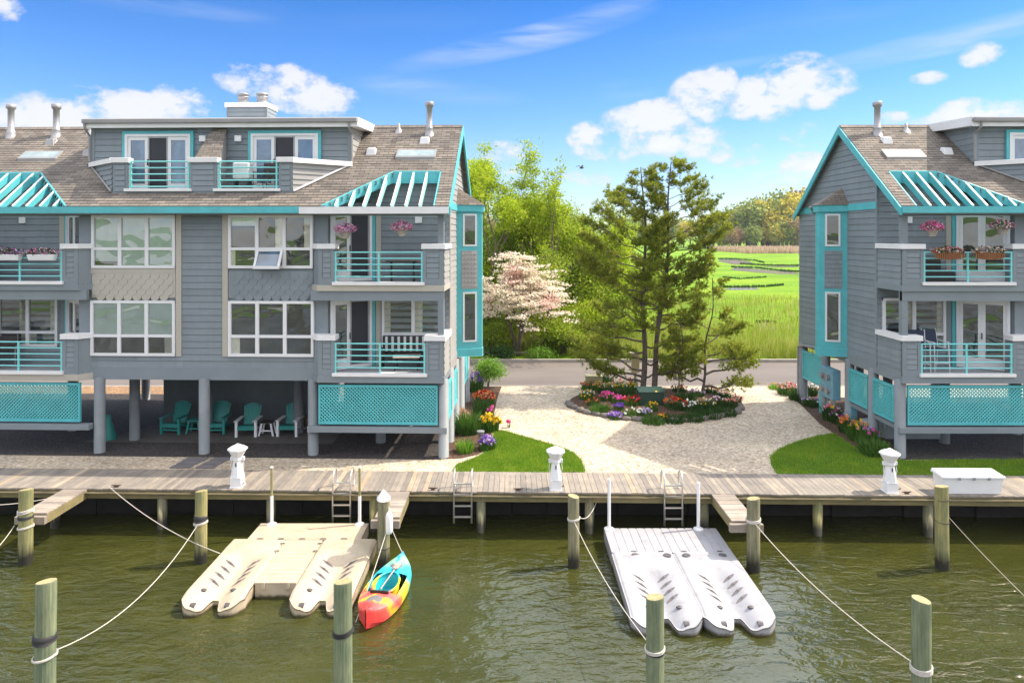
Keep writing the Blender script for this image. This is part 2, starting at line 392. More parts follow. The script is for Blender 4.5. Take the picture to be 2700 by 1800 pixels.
def shell_mat():
    m, t, b, _ = newmat('crushed_shell_gravel')
    p = pos(t)
    vo = t.add('ShaderNodeTexVoronoi'); t.set(vo, 'Vector', p); vo.inputs['Scale'].default_value = 16; vo.inputs['Randomness'].default_value = 1
    vd = t.add('ShaderNodeTexVoronoi'); vd.feature = 'DISTANCE_TO_EDGE'; t.set(vd, 'Vector', p); vd.inputs['Scale'].default_value = 10
    sp = t.add('ShaderNodeSeparateColor'); t.set(sp, 0, vo.outputs['Color'])
    c = t.ramp(sp.outputs[0], [(0.0, (0.30,0.225,0.155)), (0.25, (0.44,0.355,0.26)), (0.7, (0.53,0.445,0.34)), (1.0, (0.66,0.59,0.49))])
    # dark chips and shadow gaps between the shells
    speck = t.noise(t.mapping(p, (1, 1.6, 1)), 11, 5, 0.75, 0.8)
    c = t.mix(t.math('MULTIPLY', t.ramp(speck, [(0.60, (0,0,0)), (0.67, (1,1,1))]), 0.75), c, (0.085, 0.065, 0.05))
    c = t.mix(1.0, c, t.ramp(t.noise(p, 0.5, 4, 0.6), [(0.3, (.74,.74,.75)), (0.7, (1.12,1.1,1.07))]), 'MULTIPLY')
    t.set(b, 'Base Color', c); b.inputs['Roughness'].default_value = 0.9
    t.set(b, 'Normal', t.bump(t.math('ADD', vo.outputs['Distance'], t.math('MULTIPLY', speck, -1.0)), 0.5, 0.03))
    return m
M['shell'] = shell_mat()
def mulch_mat(name, a, bb):
    m, t, b, _ = newmat(name); p = pos(t)
    vo = t.add('ShaderNodeTexVoronoi'); t.set(vo, 'Vector', t.mapping(p, (1, 1.8, 1), (0, 0, .5))); vo.inputs['Scale'].default_value = 22
    sp = t.add('ShaderNodeSeparateColor'); t.set(sp, 0, vo.outputs['Color'])
    c = t.ramp(sp.outputs[0], [(0.0, a), (0.8, bb), (1.0, tuple(x*2.0 for x in bb))])
    t.set(b, 'Base Color', c); b.inputs['Roughness'].default_value = 0.95
    t.set(b, 'Normal', t.bump(vo.outputs['Distance'], 0.9, 0.03)); return m
M['mulch'] = mulch_mat('bark_mulch', (0.035, 0.018, 0.010), (0.11, 0.058, 0.034))
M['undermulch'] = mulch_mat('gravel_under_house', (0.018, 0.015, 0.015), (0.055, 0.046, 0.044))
M['pinestraw'] = mulch_mat('brown_pebbles', (0.16, 0.09, 0.045), (0.34, 0.21, 0.11))
def wood_mat(name, cols, axis='x', w=0.145, grainscale=(60, 3, 3), rough=0.85):
    m, t, b, _ = newmat(name); p = pos(t)
    r = island(t)
    c = t.ramp(r, cols)
    g = t.noise(t.mapping(p, grainscale), 1.0, 5, 0.7); g2 = t.noise(p, 2.2, 4, 0.6)
    c = t.mix(1.0, c, t.ramp(g, [(0.3, (.72,.72,.72)), (0.7, (1.2,1.2,1.2))]), 'MULTIPLY')
    c = t.mix(1.0, c, t.ramp(g2, [(0.3, (.8,.8,.82)), (0.7, (1.12,1.1,1.06))]), 'MULTIPLY')
    t.set(b, 'Base Color', c); b.inputs['Roughness'].default_value = rough
    t.set(b, 'Normal', t.bump(g, 0.4, 0.006)); return m
M['plank'] = wood_mat('weathered_deck_planks', [(0.0, (0.19,0.168,0.15)), (0.3, (0.235,0.208,0.182)), (0.6, (0.265,0.232,0.20)), (0.9, (0.30,0.26,0.215)), (0.95, (0.36,0.28,0.20)), (1.0, (0.42,0.35,0.27))])
M['plankx'] = wood_mat('weathered_pier_planks', [(0.0, (0.22,0.19,0.16)), (0.5, (0.33,0.28,0.24)), (1.0, (0.40,0.34,0.29))], grainscale=(3, 60, 3))
M['treated'] = wood_mat('treated_timber', [(0.0, (0.19,0.165,0.075)), (1.0, (0.25,0.21,0.10))], grainscale=(2, 2, 40))
M['bulkhead'] = simple('old_bulkhead_timber', (0.022, 0.020, 0.016), 0.9, 0.4, 3, 0.5, 12)
def pile_mat(name, top, mid):
    m, t, b, _ = newmat(name); p = pos(t); o = objc(t)
    sp = t.add('ShaderNodeSeparateXYZ'); t.set(sp, 0, p)
    g = t.noise(t.mapping(p, (26, 26, 1.6)), 1.0, 6, 0.7); g2 = t.noise(t.mapping(p, (3, 3, 1.1)), 1.5, 5, 0.65)
    c = t.mix(t.ramp(g2, [(0.35, (0,0,0)), (0.65, (1,1,1))]), mid, top)
    c = t.mix(1.0, c, t.ramp(g, [(0.3, (.6,.62,.6)), (0.7, (1.25,1.22,1.2))]), 'MULTIPLY')
    z = t.math('ADD', sp.outputs[2], t.math('MULTIPLY', t.math('SUBTRACT', g, 0.5), 0.5))
    wet = t.ramp(z, [(0.20, (1,1,1)), (0.50, (0,0,0))])
    c = t.mix(wet, c, (0.018, 0.017, 0.010))
    t.set(b, 'Base Color', c); b.inputs['Roughness'].default_value = 0.8
    t.set(b, 'Normal', t.bump(g, 0.6, 0.01)); return m
M['pile'] = pile_mat('treated_piling', (0.33, 0.29, 0.12), (0.20, 0.21, 0.10))
M['pilegreen'] = pile_mat('green_treated_piling', (0.22, 0.25, 0.15), (0.12, 0.16, 0.10))
M['pileold'] = pile_mat('grey_piling', (0.27, 0.245, 0.15), (0.15, 0.15, 0.09))
M['endgrain'] = simple('piling_end_grain', (0.34, 0.28, 0.14), 0.85, 0.3, 12, 0.3)
def asphalt():
    m, t, b, _ = newmat('asphalt'); p = pos(t)
    c = t.ramp(t.noise(t.mapping(p, (.3, 1, 1)), 0.7, 6, 0.7), [(0.3, (.115,.098,.09)), (0.7, (.16,.138,.125))])
    c = t.mix(1.0, c, t.ramp(t.noise(p, 50, 3, 0.7), [(0.3, (.8,.8,.8)), (0.7, (1.2,1.2,1.2))]), 'MULTIPLY')
    t.set(b, 'Base Color', c); b.inputs['Roughness'].default_value = 0.9
    return m
M['asphalt'] = asphalt()
def grassmat(name, a, bcol, c3, trans=0.35):
    m, t, b, out = newmat(name)
    p = pos(t); r = island(t); n = t.noise(p, 1.1, 6, 0.7)
    c = t.ramp(t.math('ADD', t.math('MULTIPLY', r, 0.45), t.math('MULTIPLY', n, 0.7)), [(0.2, a), (0.55, bcol), (0.85, c3)])
    t.set(b, 'Base Color', c); b.inputs['Roughness'].default_value = 0.6; b.inputs['Specular IOR Level'].default_value = 0.25
    tr = t.add('ShaderNodeBsdfTranslucent'); t.set(tr, 0, c)
    mx = t.add('ShaderNodeMixShader'); mx.inputs[0].default_value = trans
    t.l.new(b.outputs[0], mx.inputs[1]); t.l.new(tr.outputs[0], mx.inputs[2]); t.l.new(mx.outputs[0], out.inputs[0])
    return m
M['lawn'] = grassmat('lawn_blades', (0.075, 0.185, 0.010), (0.17, 0.32, 0.016), (0.36, 0.43, 0.04))
M['reed'] = grassmat('marsh_reeds', (0.15, 0.23, 0.015), (0.30, 0.38, 0.03), (0.54, 0.47, 0.18))
M['tanreed'] = grassmat('dry_reeds', (0.36, 0.26, 0.17), (0.50, 0.37, 0.25), (0.60, 0.46, 0.33))
M['plantgreen'] = grassmat('plant_leaves', (0.03, 0.085, 0.012), (0.065, 0.16, 0.02), (0.13, 0.24, 0.04), .3)
M['darkplant'] = grassmat('dark_plant_leaves', (0.015, 0.05, 0.010), (0.035, 0.09, 0.015), (0.07, 0.14, 0.03), .25)
M['brightplant'] = grassmat('bright_shrub_leaves', (0.09, 0.22, 0.015), (0.17, 0.34, 0.03), (0.28, 0.44, 0.06), .35)
M['leafyellow'] = grassmat('spring_leaves', (0.17, 0.27, 0.010), (0.34, 0.46, 0.015), (0.54, 0.60, 0.05), .5)
M['leafgreen'] = grassmat('fresh_green_leaves', (0.12, 0.21, 0.012), (0.26, 0.37, 0.02), (0.42, 0.48, 0.04), .45)
M['leafdark'] = grassmat('dark_understory_leaves', (0.04, 0.075, 0.012), (0.08, 0.13, 0.02), (0.14, 0.19, 0.03), .3)
M['needle'] = grassmat('pine_needles', (0.09, 0.15, 0.014), (0.24, 0.29, 0.03), (0.48, 0.48, 0.075), .5)
M['blossom'] = grassmat('dogwood_blossom', (0.72, 0.55, 0.45), (0.86, 0.76, 0.62), (0.92, 0.86, 0.75), .35)
M['pinkblossom'] = grassmat('pink_dogwood_blossom', (0.80, 0.42, 0.40), (0.86, 0.55, 0.52), (0.90, 0.68, 0.62), .4)
for nm, c in dict(fyellow=(0.85,.55,.02), fred=(.55,.03,.02), forange=(.8,.22,.03), fpink=(.82,.14,.32), fwhite=(.8,.78,.74), fpurple=(.20,.07,.50), fmagenta=(.72,.10,.42), flilac=(.48,.34,.62), fpeach=(.80,.40,.22), fpinklight=(.85,.48,.68)).items():
    M[nm] = grassmat('petals_'+nm[1:], tuple(x*.7 for x in c), c, tuple(min(.95, x*1.2+.03) for x in c), .25)
for nm, a, b_, c_ in (('fo_green', (.12,.17,.03), (.23,.29,.05), (.34,.38,.08)), ('fo_yellow', (.34,.28,.03), (.55,.47,.05), (.70,.60,.10)),
                     ('fo_brown', (.16,.11,.06), (.30,.20,.10), (.42,.29,.16)), ('fo_dark', (.04,.06,.025), (.08,.11,.045), (.13,.16,.06))):
    M[nm] = grassmat('forest_'+nm[3:], a, b_, c_, .2)

def marsh_mat():
    m, t, b, _ = newmat('marsh_grass_ground'); p = pos(t)
    n = t.noise(t.mapping(p, (0.05, 0.10, 1)), 1, 6, 0.65); n2 = t.noise(t.mapping(p, (2.5, 5, 1)), 1, 4, 0.7)
    c = t.ramp(n, [(0.3, (0.085,0.20,0.006)), (0.5, (0.15,0.29,0.008)), (0.7, (0.25,0.36,0.015))])
    c = t.mix(1.0, c, t.ramp(n2, [(0.3, (.68,.70,.6)), (0.7, (1.3,1.25,1.2))]), 'MULTIPLY')
    t.set(b, 'Base Color', c); b.inputs['Roughness'].default_value = 0.85; b.inputs['Specular IOR Level'].default_value = 0.15
    t.set(b, 'Normal', t.bump(n2, 1.0, 0.25)); return m
M['marsh'] = marsh_mat()
M['soil'] = simple('soil', (0.09, 0.075, 0.04), 0.95, 0.35, 3, 0.5, 20)
M['lawnbase'] = simple('lawn_soil', (0.075, 0.15, 0.012), 0.9, 0.25, 5, 0.5, 40)
M['mud'] = simple('creek_mud', (0.035, 0.05, 0.015), 0.9, 0.3, 3, 0.5, 10)

def water_mat():
    m, t, b, _ = newmat('canal_water'); p = pos(t)
    sp = t.add('ShaderNodeSeparateXYZ'); t.set(sp, 0, p)
    big = t.noise(t.mapping(p, (0.35, 0.5, 1)), 1, 3, 0.5)
    a = t.noise(t.mapping(p, (2.1, 4.2, 1), (0, 0, -.22)), 1.0, 3, 0.5, 0.5)
    f = t.noise(t.mapping(p, (6.5, 11, 1), (0, 0, .2)), 1.0, 2, 0.5, 0.4)
    area = t.ramp(t.noise(t.mapping(p, (0.16, 0.2, 1)), 1, 2, 0.5), [(0.40, (.16,.16,.16)), (0.60, (1,1,1))])
    h = t.math('ADD', t.math('MULTIPLY', a, 1.0), t.math('MULTIPLY', f, 0.22))
    h = t.math('MULTIPLY', h, area); h = t.math('ADD', h, t.math('MULTIPLY', big, 0.5))
    c = t.ramp(t.noise(t.mapping(p, (0.4, 0.8, 1)), 1, 4, 0.6), [(0.3, (0.030,0.034,0.0075)), (0.7, (0.048,0.051,0.011))])
    t.set(b, 'Base Color', c); b.inputs['Roughness'].default_value = 0.03; b.inputs['IOR'].default_value = 1.36
    b.inputs['Specular IOR Level'].default_value = 0.85
    t.set(b, 'Normal', t.bump(h, 0.55, 0.17)); return m
M['water'] = water_mat()
M['creek'] = simple('creek_water', (0.25, 0.22, 0.20), 0.12, 0.1, .2, spec=0.6)

def plast(name, col, gro=None):
    m, t, b, _ = newmat(name); p = pos(t)
    n = t.noise(p, 2.6, 8, 0.75)
    c = t.ramp(n, [(0.32, tuple(x*.70 for x in col)), (0.48, tuple(x*.92 for x in col)), (0.7, col)])
    sc_ = t.noise(t.mapping(p, (14, 1.5, 4)), 2.0, 4, 0.6); c = t.mix(t.math('MULTIPLY', t.ramp(sc_, [(0.60, (0,0,0)), (0.72, (1,1,1))]), 0.3), c, (0.20, 0.17, 0.13))
    sp = t.add('ShaderNodeSeparateXYZ'); t.set(sp, 0, p)
    alg = t.ramp(t.math('ADD', sp.outputs[2], t.math('MULTIPLY', t.noise(p, 9, 4, 0.7), 0.1)), [(0.08, (1,1,1)), (0.15, (0,0,0))])
    c = t.mix(alg, c, (0.06, 0.05, 0.02))
    t.set(b, 'Base Color', c); b.inputs['Roughness'].default_value = 0.5
    t.set(b, 'Normal', t.bump(t.noise(p, 90, 2, 0.5), 0.12, 0.004)); return m
M['floatcream'] = plast('cream_float_plastic', (0.52, 0.43, 0.315))
M['floatwhite'] = plast('pale_grey_float_plastic', (0.37, 0.365, 0.39))
M['roller'] = simple('dark_roller', (0.085, 0.075, 0.08), 0.5, 0.4, 25)
M['groove'] = simple('groove_grey', (0.16, 0.15, 0.16), 0.6)
M['rope'] = simple('white_rope', (0.52, 0.48, 0.44), 0.8, 0.15, 30, 0.4, 120)
M['ropedark'] = simple('black_band', (0.02, 0.02, 0.022), 0.7, 0.3, 30)
M['aluminium'] = simple('ladder_aluminium', (0.55, 0.52, 0.48), 0.35, 0.1, 6, metal=0.6)
M['rust'] = simple('rusty_iron', (0.06, 0.03, 0.02), 0.8, 0.4, 30)

# ------------------------------------------------------------------ ground, road, marsh, water
def sheet(name, poly, z, mat):
    b = MB(); b.quad(*[(x, y, z) for x, y in poly]); return struct(b.build(name, mat))
def dockY(x, front=True): return (18.08 if front else 19.62) - 0.0225*x
sheet('marsh', [(-2500, 36.9), (2500, 36.9), (2500, 5000), (-2500, 5000)], 1.0, M['marsh'])
sheet('soil_ground', [(-80, 19.7), (80, 16.2), (80, 37.0), (-80, 37.0)], 1.02, M['soil'])
sheet('shell_yard', [(-80, 19.5+.0225*80), (80, 19.5-.0225*80), (80, 31.0), (-80, 31.0)], 1.045, M['shell'])
sheet('road', [(-120, 31.1), (120, 31.1), (120, 36.8), (-120, 36.8)], 1.04, M['asphalt'])
b = MB(); b.box(-120, 120, 30.95, 31.1, 0.9, 1.06); struct(b.build('road_edging', M['concrete']))
b = MB(); b.box(-120, 120, 36.8, 37.0, 0.9, 1.2); struct(b.build('kerb', M['concrete']))
sheet('canal_water', [(-400, -60), (400, -60), (400, 19.3), (-400, 19.3)], 0.0, M['water'])
sheet('canal_bed', [(-400, -60), (400, -60), (400, 22), (-400, 22)], -2.5, M['mud'])
b = MB()
for i in range(60):
    x = -30+i; y = 19.45-.0225*x
    b.box(x+.01, x+.99, y-.05*(i % 2), y+.2, -2.4, 0.93)
struct(b.build('canal_bulkhead', M['bulkhead']))
def gp(pts, z=1.05): return [G(x, y, z)[:2] for x, y in pts]
# gravel and paving under the houses
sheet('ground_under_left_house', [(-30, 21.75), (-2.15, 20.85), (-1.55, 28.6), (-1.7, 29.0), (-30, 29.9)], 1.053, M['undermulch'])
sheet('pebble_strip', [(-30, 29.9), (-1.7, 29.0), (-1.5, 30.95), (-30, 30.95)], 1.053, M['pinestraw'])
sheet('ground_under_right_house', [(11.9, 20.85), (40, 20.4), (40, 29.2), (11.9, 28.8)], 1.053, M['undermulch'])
sheet('garage_slab', [(-14.2, 22.6), (-5.9, 22.4), (-5.9, 29.2), (-9.4, 29.2)], 1.060, M['slab'])
LAWNL = [(1040,1083),(1050,1066),(1080,1056),(1108,1044),(1128,1020),(1133,1000),(1137,988),(1160,990),(1195,1000),(1230,1010),(1280,1024),(1315,1038),(1335,1056),(1344,1084)]
LAWNR = [(1784,1088),(1770,1065),(1769,1048),(1790,1030),(1830,1014),(1880,1000),(1915,995),(1945,1015),(1985,1040),(2030,1053),(2080,1057),(2500,1054),(2700,1054),(2750,1095)]
def clipdock(poly): return [(x, max(y, dockY(x, False)-.05)) for x, y in poly]
PL, PR = clipdock(gp(LAWNL)), clipdock(gp(LAWNR))
sheet('lawn_ground', PL, 1.054, M['lawnbase']); sheet('lawn_ground', PR, 1.054, M['lawnbase'])
BEDL = [(1018,1054),(1060,1052),(1100,1043),(1122,1022),(1130,1000),(1128,985),(1135,950),(1142,915),(1152,888),(1096,884),(1075,900),(1040,960),(1020,1010)]
BEDR = [(1790,890),(1802,900),(1840,930),(1885,975),(1912,993),(1945,1015),(1985,1040),(2035,1054),(2068,1054),(2030,985),(1950,925),(1880,890)]
sheet('flower_bed_soil', gp(BEDL), 1.058, M['mulch']); sheet('flower_bed_soil', gp(BEDR), 1.058, M['mulch'])
ICX, ICY, IRX, IRY = 5.75, 27.9, 3.42, 2.75
b = MB(); n = 48
for k, (r, z) in enumerate(((1.0, 1.05), (0.8, 1.16), (0.4, 1.24))): pass
rings = [[(ICX+IRX*r*math.cos(2*PI*j/n), ICY+IRY*r*math.sin(2*PI*j/n), z) for j in range(n)] for r, z in ((1.0, 1.04), (0.93, 1.13), (0.6, 1.22), (0.02, 1.26))]
for a_, b_ in zip(rings, rings[1:]):
    for j in range(n): b.quad(a_[j], a_[(j+1) % n], b_[(j+1) % n], b_[j])
struct(b.build('island_bed_soil', M['mulch']))
def bedz(x, y):
    r = math.hypot((x-ICX)/IRX, (y-ICY)/IRY); return 1.26-0.2*r**2 if r < 1 else 1.05

def inpoly(P, poly):
    x, y = P[:, 0], P[:, 1]; r = np.zeros(len(P), bool); n = len(poly)
    for i in range(n):
        x1, y1 = poly[i]; x2, y2 = poly[(i+1) % n]
        c = ((y1 > y) != (y2 > y)) & (x < (x2-x1)*(y-y1)/(y2-y1+1e-12)+x1); r ^= c
    return r
def scatter(poly, n):
    a = np.array(poly); lo, hi = a.min(0), a.max(0); P = rng.uniform(lo, hi, (n, 2)); return P[inpoly(P, poly)]
for poly, n, nm in ((PL, 46000, 'lawn_grass'), ([p for p in PR], 90000, 'lawn_grass')):
    P = scatter(poly, n); P = P[P[:, 0] < 17]+rng.normal(0, .035, (len(P[P[:, 0] < 17]), 2)); P = P[P[:, 1] > 19.66-.0225*P[:, 0]]
    P = np.column_stack([P, np.full(len(P), 1.05)])
    tag(blademesh(nm, P, 0.055, 0.016, M['lawn'], lean=.6), 'short mown grass of the lawn', 'grass', kind='stuff')

# marsh creeks: open water with a muddy cut bank
def creek(pts, seed):
    r = random.Random(seed)
    P = [G(x, y, 1.0)[:2] for x, y in pts]
    sheet('creek_mud_bank', [(x+(x-sum(p[0] for p in P)/len(P))*.05, y+.6 if i >= len(P)//2 else y-.2) for i, (x, y) in enumerate(P)], 1.008, M['mud'])
    sheet('creek_water', P, 1.02, M['creek'])
creek([(1650,600),(1690,608),(1735,607),(1720,600),(1690,596),(1655,596)], 1)
creek([(1680,620),(1740,626),(1800,630),(1835,630),(1830,626),(1780,622),(1720,616),(1690,615)], 2)
creek([(1655,665),(1700,666),(1745,665),(1738,661),(1690,661)], 3)
creek([(1737,752),(1760,760),(1784,758),(1780,747),(1765,742),(1742,742)], 4)
creek([(1740,612),(1790,614),(1832,613),(1832,611),(1790,611)], 5)
def tuftbank(x0, x1, y0, y1, n, h, w, mat, name, label):
    P = np.array([G(random.uniform(x0, x1), random.uniform(y0, y1), 1.0) for _ in range(n)])
    return tag(blademesh(name, P, h, w, mat, lean=.3), label, 'reeds', kind='stuff')
# dark cut banks standing along the creeks
def bankline(pts, n, h, w=.25):
    P = []; n = int(n*.55); h *= .7
    for _ in range(n):
        k = random.uniform(0, len(pts)-1.001); i = int(k); f = k-i
        x = pts[i][0]*(1-f)+pts[i+1][0]*f; y = pts[i][1]*(1-f)+pts[i+1][1]*f
        P.append(G(x, y+random.uniform(-1, .6), 1.0))
    return tag(blademesh('creek_bank_grass', np.array(P), h, w, M['darkplant'], lean=.3), 'dark grass growing along the cut bank of the marsh creek', 'grass', kind='stuff')
bankline([(1650,595),(1690,596),(1735,599),(1755,604)], 700, .5); bankline([(1680,614),(1740,616),(1800,623),(1840,625)], 900, .45)
bankline([(1650,661),(1700,660),(1760,659),(1800,655)], 900, .4, .15); bankline([(1735,742),(1760,741),(1785,744)], 500, .3, .1)
bankline([(1700,607),(1760,610),(1838,611)], 700, .5); bankline([(1660,637),(1700,641),(1760,637)], 500, .3, .15)
P = np.column_stack([rng.uniform(-6, 5, 9000), rng.uniform(39.6, 42.5, 9000), np.full(9000, 1.0)])
tag(blademesh('mixed_reeds', P, 1.15, .035, M['reed'], lean=.3), 'green and straw-coloured reeds behind the dogwood trunk', 'reeds', kind='stuff')
# tall reeds right behind the kerb, thinning into the marsh
for x0, x1, ya, yb, n, h in ((-9, 24, 37.3, 41.0, 15000, .95), (-9, 26, 40.5, 50.0, 16000, .75), (-12, 34, 50, 75, 15000, .55)):
    P = np.column_stack([rng.uniform(x0, x1, n), rng.uniform(ya, yb, n), np.full(n, 1.0)])
    keep = (P[:, 0] > 3.5+(P[:, 1]-37)*.22) & (rng.uniform(size=n) < 0.25+0.75*(np.sin(P[:, 0]*1.3)*np.sin(P[:, 1]*.9+P[:, 0]*.3)*.5+.5))
    tag(blademesh('marsh_reeds', P[keep], h, .035 if ya < 45 else .06, M['reed'], lean=.35), 'tall green reeds standing behind the kerb', 'reeds', kind='stuff')
P = np.column_stack([rng.uniform(88, 210, 16000), rng.uniform(255, 305, 16000), np.full(16000, 1.0)])
tag(blademesh('dry_reed_band', P, 2.0, .5, M['tanreed'], lean=.15), 'tan dry reed band before the far wood', 'reeds', kind='stuff')

# ------------------------------------------------------------------ the two stilt houses
OL = (-2.10, 20.95); SL = 0.032
def LF(u, y, z): return (OL[0]-u*1.0+y*SL, OL[1]+u*SL+y*1.0, z)
ORR = (11.98, 20.95)
def RF(u, y, z): return (ORR[0]+u, ORR[1]+y, z)
def mirror(Fr, c): return lambda u, y, z: Fr(c-u, y, z)
def UL(px, y):                      # how far along the left house's front a column lies
    k = (px-HX)/FL; return (OL[0]+y*SL-k*(OL[1]+y))/(1+k*SL)
UC = UL(465, .3); UM = 2*UC         # the pair of flats mirrors about here
EZ, RY0, RYR, RZ = 8.78, -0.3, 3.61, 11.82   # eave height, eave, ridge
SLP = (RZ-EZ)/(RYR-RY0)
def roofz(y): return EZ+SLP*(y-RY0) if y <= RYR else RZ-SLP*(y-RYR)
WY = 0.3                             # main front wall

def clap(b, u0, u1, y, z0, z1, rowh=0.206, out=-1, holes=(), lip=0.022):
    """lapped boards on a wall facing -y; each board leans out at its foot"""
    k = 0; z = z0
    while z < z1-0.01:
        zt = min(z+rowh, z1); iv = [(u0, u1)]
        for (h0, h1, g0, g1) in holes:
            if g0 < (z+zt)/2 < g1:
                nv = []
                for a, c in iv:
                    if h1 <= a or h0 >= c: nv.append((a, c)); continue
                    if h0 > a: nv.append((a, h0))
                    if h1 < c: nv.append((h1, c))
                iv = nv
        for a, c in iv:
            if c-a > 2.4:                                        # butt joints between board lengths
                cut = a+(c-a)*random.uniform(.3, .7); iv.append((cut+.004, c)); c = cut-.004
            zg = zt-.011 if zt < z1-.005 else zt
            b.quad((a, y+out*lip, z), (c, y+out*lip, z), (c, y+out*.004, zg), (a, y+out*.004, zg))
            b.quad((a, y, z), (c, y, z), (c, y+out*lip, z), (a, y+out*lip, z))
            if zg < zt: b.quad((a, y+out*.003, zg), (c, y+out*.003, zg), (c, y+out*.003, zt), (a, y+out*.003, zt), m=1)  # strip painted as the shadow of the board above
        z = zt
def clapside(b, u, yf, yb, z0, z1, rowh=0.206, out=-1, lip=0.022, holes=()):
    """boards on an end wall at constant u; yf(z), yb(z) bound each board"""
    z = z0
    while z < z1-.01:
        zt = min(z+rowh, z1); iv = [(yf(z), yb(z), yf(zt), yb(zt))]
        for a, c, a2, c2 in iv:
            if c-a < .05: continue
            segs = [(a, c, a2, c2)]
            for (h0, h1, g0, g1) in holes:
                if g0 < (z+zt)/2 < g1: segs = [(a, h0, a2, h0), (h1, c, h1, c2)]
            for a_, c_, a3, c3 in segs:
                if c_-a_ < .02: continue
                zg = zt-.011
                b.quad((u+out*lip, a_, z), (u+out*lip, c_, z), (u+out*.004, max(c3, a3), zg), (u+out*.004, a3, zg))
                b.quad((u+out*.003, a3, zg), (u+out*.003, max(c3, a3), zg), (u+out*.003, max(c3, a3), zt), (u+out*.003, a3, zt), m=1)  # painted shadow strip along the lap
                b.quad((u, a_, z), (u, c_, z), (u+out*lip, c_, z), (u+out*lip, a_, z))
        z = zt
def lattice_panel(Fr, root, u0, u1, y, z0, z1, name='lattice_panel', side=False, brown=False):
    """crossed diagonal strips in a flat frame"""
    xf = Fr if not side else (lambda a, c, z: Fr(c, a, z))   # side panels run along y
    b = MB(xf); t = .018; p = .110; w = .034
    for s in (1, -1):
        yy = y if s > 0 else y+t+.003
        k = int((u1-u0+z1-z0)/p)+2
        for i in range(-1, k+1):
            # strip through (c, z0) heading s*45 degrees
            c = u0-(z1-z0)+i*p if s > 0 else u0+i*p
            a0, zz0 = c, z0; a1, zz1 = c+s*(z1-z0), z1
            # clip to the panel
            def clipa(a0, q0, a1, q1):
                pts = [(a0, q0), (a1, q1)]
                if max(a0, a1) < u0 or min(a0, a1) > u1: return None
                def at(x): f = (x-a0)/(a1-a0); return (x, q0+f*(q1-q0))
                out = []
                for (x, q) in pts:
                    out.append(at(u0) if x < u0 else at(u1) if x > u1 else (x, q))
                return out
            r = clipa(a0, zz0, a1, zz1)
            if not r: continue
            (xa, qa), (xb, qb) = r
            if abs(xb-xa) < .03: continue
            h = w*.707
            b.hexa([(xa-h*.5*s, yy, qa+h*.5), (xb-h*.5*s, yy, qb+h*.5), (xb-h*.5*s, yy+t, qb+h*.5), (xa-h*.5*s, yy+t, qa+h*.5),
                    (xa+h*.5*s, yy, qa-h*.5), (xb+h*.5*s, yy, qb-h*.5), (xb+h*.5*s, yy+t, qb-h*.5), (xa+h*.5*s, yy+t, qa-h*.5)])
    o = b.build(name, M['lattice'], root)
    f = MB(xf); d = .06
    f.box(u0-.03, u1+.03, y-.02, y+.06, z1-.02, z1+d); f.box(u0-.03, u1+.03, y-.02, y+.06, z0-d, z0+.02)
    f.box(u0-.03, u0+.03, y-.018, y+.058, z0+.02, z1-.02); f.box(u1-.03, u1+.03, y-.018, y+.058, z0+.02, z1-.02)
    f.build('frame', M['teal'], o)
    return o
def railing(Fr, root, u0, u1, y, ztop, zbot, n=5, name='railing', mid=True):
    b = MB(Fr); r = .021
    for i in range(n):
        z = ztop-(ztop-zbot-.08)*i/(n-1); e = .09 if i == 0 else 0
        b.tube([(u0-e, y, z), (u1+e, y, z)], r if i else r*1.15, 8)
    for u in [u0+.06, u1-.06]+([(u0+u1)/2] if mid else []):
        b.box(u-.026, u+.026, y-.02, y+.02, zbot-.08, ztop)
    return b.build(name, M['railteal'], root)
